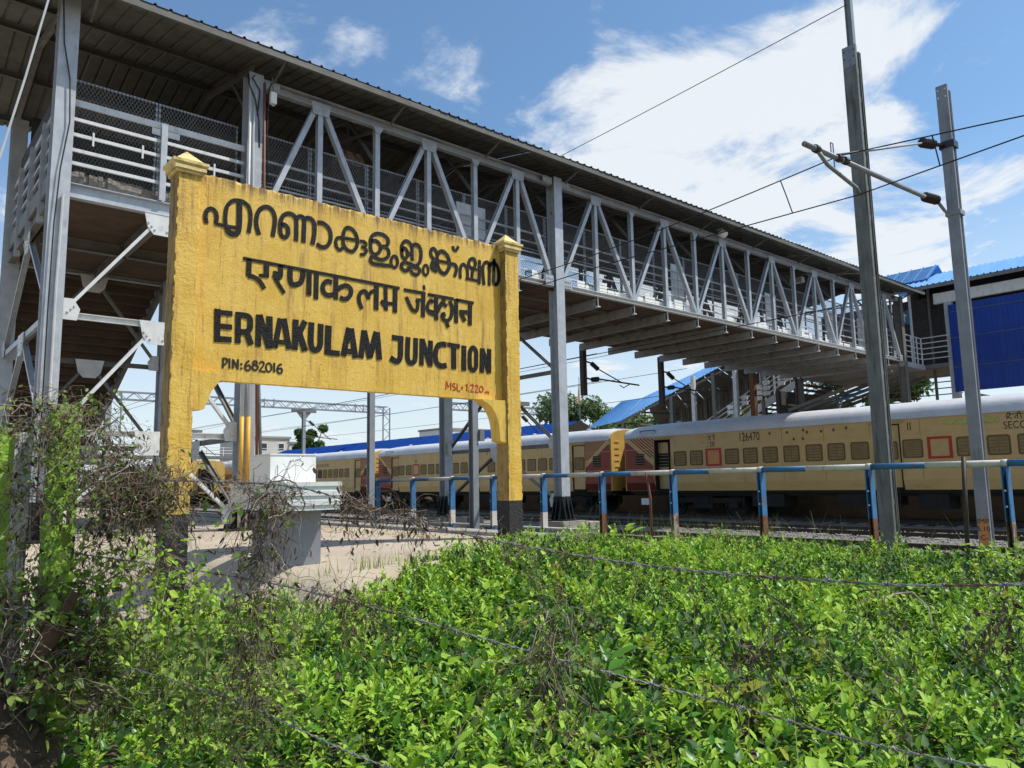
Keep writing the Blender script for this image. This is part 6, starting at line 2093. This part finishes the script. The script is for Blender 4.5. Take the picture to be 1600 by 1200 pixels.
def leaves_mesh(name, P, D, N, S, mats, mi, wid=None):
    """P base, D direction, N approximate normal, S size, one leaf each"""
    n = len(P)
    D = D / np.linalg.norm(D, axis=1)[:, None]
    B = np.cross(N, D)
    B /= np.linalg.norm(B, axis=1)[:, None] + 1e-9
    N = np.cross(D, B)
    W = np.ones(n) if wid is None else wid
    V = (P[:, None] + S[:, None, None] * (LEAFV[None, :, 0:1] * D[:, None] + LEAFV[None, :, 1:2] * W[:, None, None] * B[:, None] + LEAFV[None, :, 2:3] * N[:, None]))
    F = (LEAFF[None] + (np.arange(n) * 7)[:, None, None]).reshape(-1, 3)
    return raw_mesh(name, V.reshape(-1, 3), F, mats, np.repeat(mi, 6), smooth=True)


def shoots(name, X, Y, Z0, H, mats, pick, seed, size=(0.036, 0.080), nleaf=(11, 18), lean=0.32):
    g_ = np.random.default_rng(seed)
    P, D, N, S, MI, Wd = [], [], [], [], [], []
    stems = MB()
    for i in range(len(X)):
        n = g_.integers(*nleaf)
        h = H[i]
        lx, ly = g_.normal(0, lean, 2) * h
        mi_ = pick(X[i], Y[i], g_)
        sc_ = g_.uniform(0.8, 1.2)
        ph = g_.uniform(0, 6.28)
        for k in range(n):
            f = 1 - 0.62 * (k / n) ** 1.15
            ang = ph + k * 2.39996
            el = 0.95 - 1.0 * (k / n) + g_.normal(0, 0.30)
            P.append((X[i] + lx * f * f, Y[i] + ly * f * f, Z0[i] + h * f))
            d = np.array((math.cos(ang) * math.cos(el), math.sin(ang) * math.cos(el), math.sin(el)))
            D.append(d)
            nn = np.array((-math.cos(ang) * math.sin(el), -math.sin(ang) * math.sin(el), math.cos(el))) + g_.normal(0, 0.25, 3)
            N.append(nn)
            S.append(g_.uniform(*size) * sc_ * (0.62 + 0.38 * min(1, k / 4)))
            MI.append(mi_)
            Wd.append(g_.uniform(0.62, 1.0))
    return link(name, leaves_mesh(name, np.array(P), np.array(D), np.array(N), np.array(S), mats, np.array(MI), np.array(Wd)))


def in_weeds(x, y):
    e = platform_front(x)
    return (y < e + 0.12) & (x < 9.85) & (y > 0.22 * x - 0.9) & (x > 0.35)


g_ = np.random.default_rng(11)
n = 26000
X = g_.uniform(0.3, 9.9, n)
Y = g_.uniform(-1.2, 7.0, n)
keep = in_weeds(X, Y)
# thinner towards the bare soil at the lower left, along the platform edge and where the vines smother it
dl = X - (0.58 + 0.10 * (Y - 2.0))
prob = np.clip(0.10 + 0.9 * dl / 0.5, 0.05, 1.0)
patch = np.array([mnoise.noise((x * 0.9, y * 0.9, 4.0)) for x, y in zip(X, Y)])
prob *= np.clip(0.92 + 0.5 * patch, 0.45, 1)
pock = np.array([mnoise.noise((x * 2.8, y * 2.8, 31.0)) for x, y in zip(X, Y)])
prob *= np.clip(0.95 + 1.5 * pock, 0.18, 1.0)
dist = np.hypot(X, Y)
prob *= np.clip(1.05 - (dist - 4.0) * 0.045, 0.62, 1.0) * 0.72
keep &= g_.random(n) < prob
X, Y, patch, pock = X[keep], Y[keep], patch[keep], pock[keep]
Z0 = ground_h(X, Y)
edge = np.clip(1 - (platform_front(X) - Y) / 2.4, 0, 1) * (X < 7.4) * np.clip((X - 2.6) / 2.2, 0, 1)
fine_ = np.array([mnoise.noise((x * 1.9, y * 1.9, 19.0)) for x, y in zip(X, Y)])
bump_ = np.array([mnoise.noise((x * 0.65, y * 0.65, 9.0)) for x, y in zip(X, Y)])
top = 0.54 + 0.34 * edge + 0.08 * bump_ + 0.16 * fine_ + 0.13 * np.clip(pock, -0.6, 0.6) + 0.10 * ss((X - 7.5) / 2.0) * (1 - edge)
fade = np.clip((X - (0.75 + 0.10 * (Y - 2.0))) / 0.8, 0.35, 1)
H = np.clip((top - Z0) * fade * g_.uniform(0.55, 1.16, len(X)), 0.10, 0.8)


def pick_main(x, y, g):
    r_ = g.random()
    if r_ < 0.03:
        return 2
    return 1 if r_ < 0.03 + 0.24 + 0.6 * max(0, mnoise.noise((x * 0.9, y * 0.9, 2))) else 0


sh = shoots('weed_cover', X, Y, Z0, H, ['leaf', 'leaf2', 'leafy'], pick_main, 3)
tag(sh, 'thick bright green cover of leafy weeds filling the ground between the fence and the railing', 'weeds', kind='stuff')

# lower foliage, its leaves coloured dark to paint shade into the gaps
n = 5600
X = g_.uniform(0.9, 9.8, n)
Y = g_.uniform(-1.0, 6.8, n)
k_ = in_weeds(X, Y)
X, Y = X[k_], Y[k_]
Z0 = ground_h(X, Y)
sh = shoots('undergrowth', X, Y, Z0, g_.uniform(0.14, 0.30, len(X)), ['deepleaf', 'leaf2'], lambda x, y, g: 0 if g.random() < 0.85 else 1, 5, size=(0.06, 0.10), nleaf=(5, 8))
tag(sh, 'low leaves under the weed cover, darkened to paint the shade there', 'weeds', kind='stuff')

# taller clumps of a broader-leaved weed, and wiry stems standing above the rest
cl = []
for k in range(58):
    cx_, cy_ = g_.uniform(1.0, 9.6), g_.uniform(-0.6, 6.4)
    for j in range(g_.integers(5, 16)):
        x, y = cx_ + g_.normal(0, 0.16), cy_ + g_.normal(0, 0.16)
        if in_weeds(np.array(x), np.array(y)):
            cl.append((x, y))
cl = np.array(cl)
Z0 = ground_h(cl[:, 0], cl[:, 1])
ed_ = np.clip(1 - (platform_front(cl[:, 0]) - cl[:, 1]) / 2.4, 0, 1) * (cl[:, 0] < 7.4) * np.clip((cl[:, 0] - 2.6) / 2.2, 0, 1)
Hc = np.clip((0.60 + 0.34 * ed_ - Z0) * g_.uniform(0.75, 1.3, len(cl)), 0.15, 0.75)
SAVE_ = LEAFV.copy()
LEAFV[:, 1] *= 1.55
sh = shoots('broad_weeds', cl[:, 0], cl[:, 1], Z0, Hc, ['leaf2', 'leaf', 'leafy'], lambda x, y, g: int(g.choice([0, 0, 1, 1, 2], p=[0.25, 0.2, 0.25, 0.25, 0.05])), 15, size=(0.05, 0.095), nleaf=(8, 14), lean=0.35)
LEAFV[:, 1] = SAVE_[:, 1]
tag(sh, 'scattered clumps of broader leaved weeds rising through the weed cover', 'weeds', kind='stuff')
q = MB()
for k in range(420):
    x, y = g_.uniform(1.0, 9.6), g_.uniform(-0.6, 6.4)
    if not in_weeds(np.array(x), np.array(y)):
        continue
    z = float(ground_h(x, y))
    h = g_.uniform(0.38, 0.72)
    l1, l2 = g_.normal(0, 0.10, 2), g_.normal(0, 0.10, 2)
    q.tube([(x, y, z + 0.2), (x + l1[0], y + l1[1], z + h * 0.7), (x + l1[0] + l2[0], y + l1[1] + l2[1], z + h)], [0.0026, 0.002, 0.0008], 3, int(g_.random() < 0.5), caps=False)
tag(q.build('dry_stems', ['vine', 'grassblade']), 'wiry dry and green stems sticking up out of the weeds', 'stems', kind='stuff')

# a few large-leaved plants one can pick out
def big_plant(name, lab, cat, x, y, z, n, size, seed, m='leaf', h=0.3, wid=1.5, group=None):
    g2_ = np.random.default_rng(seed)
    t = thing(name, lab, cat, group, (x, y, z))
    for k in range(n):
        a_ = k * 2.4 + g2_.uniform(-0.4, 0.4)
        el = g2_.uniform(0.05, 0.7)
        hh = h * (0.5 + 0.5 * k / n)
        p1 = Vector((0.25 * h * math.cos(a_), 0.25 * h * math.sin(a_), hh))
        P = np.array([tuple(p1)])
        D = np.array([(math.cos(a_) * math.cos(el), math.sin(a_) * math.cos(el), math.sin(el) - 0.3)])
        N = np.array([(-0.3 * math.cos(a_), -0.3 * math.sin(a_), 1.0)])
        o_ = link('leaf', leaves_mesh('leaf', P, D, N, np.array([size * g2_.uniform(0.75, 1.2)]), [m], np.array([0]), np.array([wid])), t)
        MB().tube([(0, 0, 0), tuple(p1 * 0.6), tuple(p1)], 0.004, 4).build('leaf_stalk', 'leaf2', o_)
    return t


big_plant('broad_leaf_plant', 'broad leaved plant at the lower right corner of the weeds', 'plant', 2.62, 0.80, 0.36, 9, 0.11, 1, 'leaf', 0.26, 1.6)
big_plant('broad_leaf_plant', 'spreading broad leaved plant poking up beside the concrete block near the big column', 'plant', 7.55, 6.55, 0.55, 9, 0.24, 2, 'leaf', 0.34, 0.9)
big_plant('broad_leaf_plant', 'round leaved plant standing by the foot of the shorter mast', 'plant', 9.3, 2.95, 0.35, 7, 0.20, 3, 'leaf', 0.42, 1.7)
big_plant('broad_leaf_plant', 'pale broad leaved plant low in the middle of the weeds', 'plant', 2.85, 1.95, 0.38, 7, 0.12, 4, 'leafy', 0.25, 1.7)
big_plant('broad_leaf_plant', 'dark seedling on the bare soil at the lower left corner', 'plant', 0.62, 2.62, 0.22, 10, 0.10, 5, 'leaf2', 0.24, 1.2)
big_plant('broad_leaf_plant', 'leafy plant growing in front of the left sign post', 'plant', 2.0, 5.3, 0.22, 18, 0.17, 6, 'leaf', 0.55, 1.0)
big_plant('broad_leaf_plant', 'dark five leaved creeper tip hanging over the weeds near the middle', 'plant', 1.83, 1.72, 0.80, 8, 0.11, 7, 'leaf2', 0.16, 1.0)

# grass along the railing foot and the platform edge
def grass(name, lab, pts, n, h, seed, spread):
    g2_ = np.random.default_rng(seed)
    V, F = [], []
    for i in range(n):
        bx, by = pts[g2_.integers(len(pts))]
        bx += g2_.normal(0, spread)
        by += g2_.normal(0, spread)
        bz = float(ground_h(bx, by)) - 0.02
        if by > platform_front(bx) and bx < 7.3:
            bz = float(platform_h(bx, by))
        a_ = g2_.uniform(0, 6.28)
        L_ = h * g2_.uniform(0.5, 1.25)
        ln = g2_.uniform(0.15, 0.7)
        w = 0.0035
        s_ = np.array((-math.sin(a_), math.cos(a_), 0)) * w
        base = len(V)
        for k in range(4):
            t_ = k / 3
            p = np.array((bx + math.cos(a_) * ln * L_ * t_ * t_, by + math.sin(a_) * ln * L_ * t_ * t_, bz + L_ * (t_ - 0.25 * ln * t_ * t_)))
            ww = 1 - t_ * 0.9
            V += [tuple(p - s_ * ww), tuple(p + s_ * ww)]
        for k in range(3):
            F.append((base + 2 * k, base + 2 * k + 1, base + 2 * k + 3, base + 2 * k + 2))
    tag(link(name, raw_mesh(name, V, F, ['grassblade'])), lab, 'grass', kind='stuff')


grass('tall_grass', 'thin tall grass stems along the foot of the blue and white railing', [(9.7, y) for y in np.arange(5.6, 9.6, 0.25)] + [(9.2, 7.4), (9.3, 6.6)], 420, 0.62, 1, 0.28)
grass('platform_grass', 'short grass at the broken edge of the platform', [(x, float(platform_front(x)) + 0.08) for x in np.arange(1.4, 7.2, 0.2)], 700, 0.14, 2, 0.12)

# ------------------------------------------------------------------ dry vines
def vines(name, lab, seeds, nst, length, seed, rad=(0.0006, 0.0014), gravity=0.55, wander=0.9, ndead=0, ngreen=0, spread=0.04, seg=0.035, greens='creeper', dead_size=(0.014, 0.032), green_size=(0.02, 0.04), zmin=0.15, m2='vinegrey'):
    """tangle of dead climbing stems hanging from the given points, with dead and green leaves"""
    g2_ = np.random.default_rng(seed)
    seeds = [np.array(s_, float) for s_ in seeds]
    q = MB()
    nodes = []
    for i in range(nst):
        f = g2_.random() * (len(seeds) - 1)
        k = int(f)
        p = seeds[k] * (1 - (f - k)) + seeds[min(k + 1, len(seeds) - 1)] * (f - k) + g2_.normal(0, spread, 3) * np.array((1, 1, 0.8))
        d = g2_.normal(size=3)
        d /= np.linalg.norm(d)
        L_ = length * g2_.uniform(0.35, 1.15)
        pts = [tuple(p)]
        s = 0
        while s < L_:
            d = d + g2_.normal(0, wander, 3) * 0.45
            d[2] -= gravity * 0.35
            d /= np.linalg.norm(d)
            p = p + d * seg
            if p[2] < zmin:
                break
            pts.append(tuple(p))
            s += seg
        if len(pts) > 2:
            r0_ = float(g2_.uniform(*rad)) * (2.3 if g2_.random() < 0.10 else 1.0)
            q.tube(pts, [r0_ * (1 - 0.6 * i_ / len(pts)) for i_ in range(len(pts))], 3, int(g2_.random() < 0.4), caps=False)
            nodes += pts[1:]
    t = thing(name, lab, 'creeper' if name == 'leafy_creeper' else 'dry vine', None, tuple(seeds[0]))
    o_ = q.build('stems', ['vine', m2], t)
    o_.location = -Vector(seeds[0])
    tag(o_, kind='stuff')
    nodes = np.array(nodes)
    for cnt, m, sz, nm in ((ndead, 'dryleaf', dead_size, 'dead_leaves'), (ngreen, greens, green_size, 'green_leaves')):
        if cnt:
            idx = g2_.integers(0, len(nodes), cnt)
            P = nodes[idx] + g2_.normal(0, 0.008, (cnt, 3))
            if nm == 'dead_leaves':
                D = g2_.normal(size=(cnt, 3)) * 0.5 + np.array((0, 0, -1.0))
                N = g2_.normal(size=(cnt, 3))
                wd = g2_.uniform(0.35, 0.9, cnt)
            else:
                D = g2_.normal(size=(cnt, 3)) + np.array((0, 0, -0.1))
                N = g2_.normal(size=(cnt, 3)) * 0.5 + np.array((0, -0.3, 1.0))
                wd = g2_.uniform(0.8, 1.3, cnt)
            o2_ = link(nm, leaves_mesh(nm, P, D, N, g2_.uniform(*sz, cnt), [m], np.zeros(cnt, int), wd), t)
            o2_.location = -Vector(seeds[0])
            tag(o2_, kind='stuff')
    return t


PSH = MB()
sv = []
for k in range(9):
    t_ = k / 8
    for a_ in np.linspace(-1.1, 1.1, 6):
        w = 0.055 * (0.5 + math.sin(math.pi * min(1, t_ * 1.15)) * 0.6)
        sv.append((math.sin(a_) * w, -math.cos(a_) * w * 0.8 + 0.10 * t_, t_ * 0.42))
PSH.add(sv, [(k * 6 + i, k * 6 + i + 1, k * 6 + i + 7, k * 6 + i + 6) for k in range(8) for i in range(5)])
po_ = PSH.build('palm_sheath', 'spathe', smooth=True)
po_.location = (0.49, 3.00, 0.92)
po_.rotation_euler = (0.25, 0.45, -0.3)
po_.scale = (0.6, 0.6, 0.62)
tag(po_, 'curled brown dry palm sheath leaning against the foot of the green posts', 'palm leaf')
po_.modifiers.new('thick', 'SOLIDIFY').thickness = 0.006

vines('dry_vine', 'matted dry and green creeper draped over the bright green pierced post', [(0.44, 3.16, 1.72), (0.52, 3.09, 1.78), (0.60, 3.06, 1.76), (0.65, 3.02, 1.66)], 190, 0.30, 31, ndead=330, ngreen=520, spread=0.035, green_size=(0.012, 0.028), zmin=0.4)
vines('dry_vine', 'brown matted creeper hanging in a curtain between the pierced post and the left sign post', [(0.665, 3.0, 1.64), (0.68, 2.96, 1.45), (0.70, 2.92, 1.60), (0.72, 2.89, 1.42), (0.745, 2.85, 1.56), (0.76, 2.83, 1.42), (0.80, 2.76, 1.53), (0.785, 2.79, 1.44)], 620, 0.24, 32, gravity=0.5, wander=1.15, ndead=900, ngreen=520, spread=0.032, green_size=(0.012, 0.028), zmin=0.5)
vines('dry_vine', 'creeper strands over the whitewashed post at the left edge', [(0.40, 3.20, 1.60), (0.45, 3.2, 1.50), (0.49, 3.13, 1.42), (0.49, 3.13, 1.3)], 90, 0.40, 33, ndead=160, ngreen=130, spread=0.03, green_size=(0.012, 0.028), zmin=0.4)
vines('dry_vine', 'green and brown creeper hanging between the pierced post and the dry bundle', [(0.64, 3.02, 1.42), (0.66, 3.0, 1.3), (0.70, 2.95, 1.2), (0.80, 2.8, 1.28)], 110, 0.42, 46, gravity=0.9, ndead=130, ngreen=330, spread=0.03, greens='leaf', zmin=0.4)
vines('dry_vine', 'dense hanging bundle of dry stems in front of the tap stand', [(0.955, 2.36, 1.485), (0.985, 2.30, 1.475), (0.985, 2.32, 1.36), (0.97, 2.34, 1.22), (0.965, 2.35, 1.08), (0.96, 2.36, 0.95), (0.97, 2.33, 0.85)], 430, 0.26, 34, gravity=0.75, wander=1.0, ndead=330, ngreen=120, spread=0.022, zmin=0.55, seg=0.025)
vines('dry_vine', 'dry stems trailing along the top wire beside the tap box', [(0.80, 2.75, 1.535), (0.88, 2.55, 1.515), (0.97, 2.33, 1.50), (1.04, 2.15, 1.47)], 90, 0.12, 35, gravity=0.05, wander=1.3, ndead=30, spread=0.008, seg=0.02)
vines('dry_vine', 'brown dead creeper with hanging shrivelled leaves on the top wire over the pale platform', [(1.07, 2.02, 1.448), (1.10, 1.92, 1.435), (1.16, 1.80, 1.41), (1.19, 1.74, 1.395)], 130, 0.13, 36, gravity=0.5, wander=1.1, ndead=230, spread=0.010, seg=0.02, dead_size=(0.012, 0.028))
vines('dry_vine', 'sparse dead tendrils on the top wire above the weeds', [(1.24, 1.64, 1.37), (1.33, 1.42, 1.315), (1.45, 1.14, 1.29)], 40, 0.12, 37, gravity=0.5, wander=1.2, ndead=70, spread=0.008, seg=0.02, dead_size=(0.01, 0.022))
vines('dry_vine', 'dark tangle of creeper rising from the weeds near the middle of the fence', [(1.31, 1.47, 0.95), (1.34, 1.42, 1.13), (1.36, 1.39, 1.2), (1.34, 1.46, 0.9)], 80, 0.34, 38, gravity=0.5, ndead=120, ngreen=110, spread=0.02, zmin=0.5)
vines('dry_vine', 'slanting dark withered creeper between the two wires right of the middle', [(1.62, 0.93, 1.22), (1.60, 0.96, 1.15), (1.55, 1.0, 1.06), (1.49, 1.06, 1.0)], 40, 0.11, 39, gravity=0.4, ndead=170, spread=0.008, seg=0.02, dead_size=(0.01, 0.024))
vines('dry_vine', 'long thin withered creeper hanging from the top wire to the lower right', [(1.665, 0.73, 1.275), (1.68, 0.73, 1.15), (1.70, 0.735, 1.02), (1.725, 0.74, 0.90)], 34, 0.15, 40, gravity=0.9, ndead=80, spread=0.004, seg=0.02, dead_size=(0.009, 0.02))
vines('dry_vine', 'clump of dead leaves hanging from the top wire at the right edge', [(1.80, 0.55, 1.27), (1.79, 0.56, 1.2), (1.78, 0.58, 1.14)], 34, 0.11, 41, gravity=0.9, ndead=110, spread=0.007, seg=0.02, dead_size=(0.011, 0.024))
vines('dry_vine', 'withered creeper knot with pale stems on the middle wire left of centre', [(1.06, 2.12, 1.20), (1.10, 2.0, 1.18), (1.14, 1.93, 1.14)], 90, 0.22, 42, gravity=0.8, ndead=80, ngreen=30, spread=0.013, seg=0.025, zmin=0.5)
vines('dry_vine', 'tangle of grey stems and leaves over the soil at the foot of the green posts', [(0.70, 3.1, 0.92), (0.80, 3.0, 0.98), (0.92, 2.85, 0.93), (0.90, 2.55, 0.80), (0.97, 2.25, 0.75)], 170, 0.38, 43, gravity=0.35, wander=1.2, ndead=260, ngreen=2000, spread=0.085, green_size=(0.016, 0.038), zmin=0.2)
vines('dry_vine', 'green leaved creeper climbing the foot of the left sign post', [(1.00, 3.25, 1.22), (1.04, 3.2, 1.12), (1.10, 3.1, 1.05), (1.0, 3.1, 0.95)], 80, 0.28, 44, gravity=0.5, ndead=50, ngreen=420, greens='leaf', spread=0.04, green_size=(0.02, 0.045), zmin=0.3)
vines('dry_vine', 'bare dark roots and stems on the shaded soil at the left edge', [(0.44, 3.12, 1.10), (0.52, 3.08, 1.08), (0.62, 3.06, 1.0), (0.68, 3.0, 0.86), (0.5, 3.0, 0.92)], 190, 0.38, 45, rad=(0.0012, 0.003), gravity=0.25, wander=1.0, ndead=480, ngreen=420, spread=0.05, zmin=0.2)
vines('leafy_creeper', 'mound of leafy creeper hiding the foot of the bright green post', [(0.53, 3.10, 1.16), (0.60, 3.08, 1.12), (0.66, 3.02, 1.0), (0.56, 3.0, 0.9), (0.70, 2.95, 0.85)], 90, 0.24, 47, gravity=0.5, ndead=150, ngreen=950, greens='creeper', spread=0.05, green_size=(0.022, 0.048), zmin=0.3)
g2_ = np.random.default_rng(5)
n = 420
P = np.stack([g2_.uniform(0.8, 7.0, n), g2_.uniform(6.9, 12.5, n), np.zeros(n)], 1)
P[:, 2] = platform_h(P[:, 0], P[:, 1]) + 0.012
D = g2_.normal(size=(n, 3)) * np.array((1, 1, 0.12))
tag(link('fallen_leaves', leaves_mesh('fallen_leaves', P, D, g2_.normal(size=(n, 3)) * 0.3 + np.array((0, 0, 1)), g2_.uniform(0.03, 0.08, n), ['dryleaf'], np.zeros(n, int), g2_.uniform(0.4, 0.9, n))), 'fallen dry leaves scattered over the pale platform', 'leaf litter', kind='stuff')
# leaf litter and a lump of concrete on the bare soil
g2_ = np.random.default_rng(77)
n = 900
P = np.stack([g2_.uniform(0.25, 1.2, n), g2_.uniform(1.7, 4.0, n), np.zeros(n)], 1)
P[:, 2] = ground_h(P[:, 0], P[:, 1]) + 0.012
D = g2_.normal(size=(n, 3)) * np.array((1, 1, 0.15))
tag(link('leaf_litter', leaves_mesh('leaf_litter', P, D, g2_.normal(size=(n, 3)) * 0.3 + np.array((0, 0, 1)), g2_.uniform(0.03, 0.07, n), ['dryleaf'], np.zeros(n, int), g2_.uniform(0.4, 0.9, n))), 'dead leaves strewn over the bare soil at the lower left', 'leaf litter', kind='stuff')
lump = rough_box('concrete_lump', -0.10, 0.10, -0.09, 0.09, 0.0, 0.34, 0.03, 0.02, 6, ['conc'], parent=None)
lump.location = (0.765, 3.50, 0.62)
tag(lump, 'pale broken concrete lump half hidden by creeper below the green posts', 'concrete block')
slab = rough_box('broken_slab', -0.22, 0.22, -0.16, 0.16, 0.0, 0.12, 0.04, 0.02, 5, ['conc'], parent=None)
slab.location = (0.60, 2.62, 0.10)
slab.rotation_euler = (0.1, -0.15, 0.5)
tag(slab, 'flat pale stone lying on the soil at the very lower left corner', 'stone')
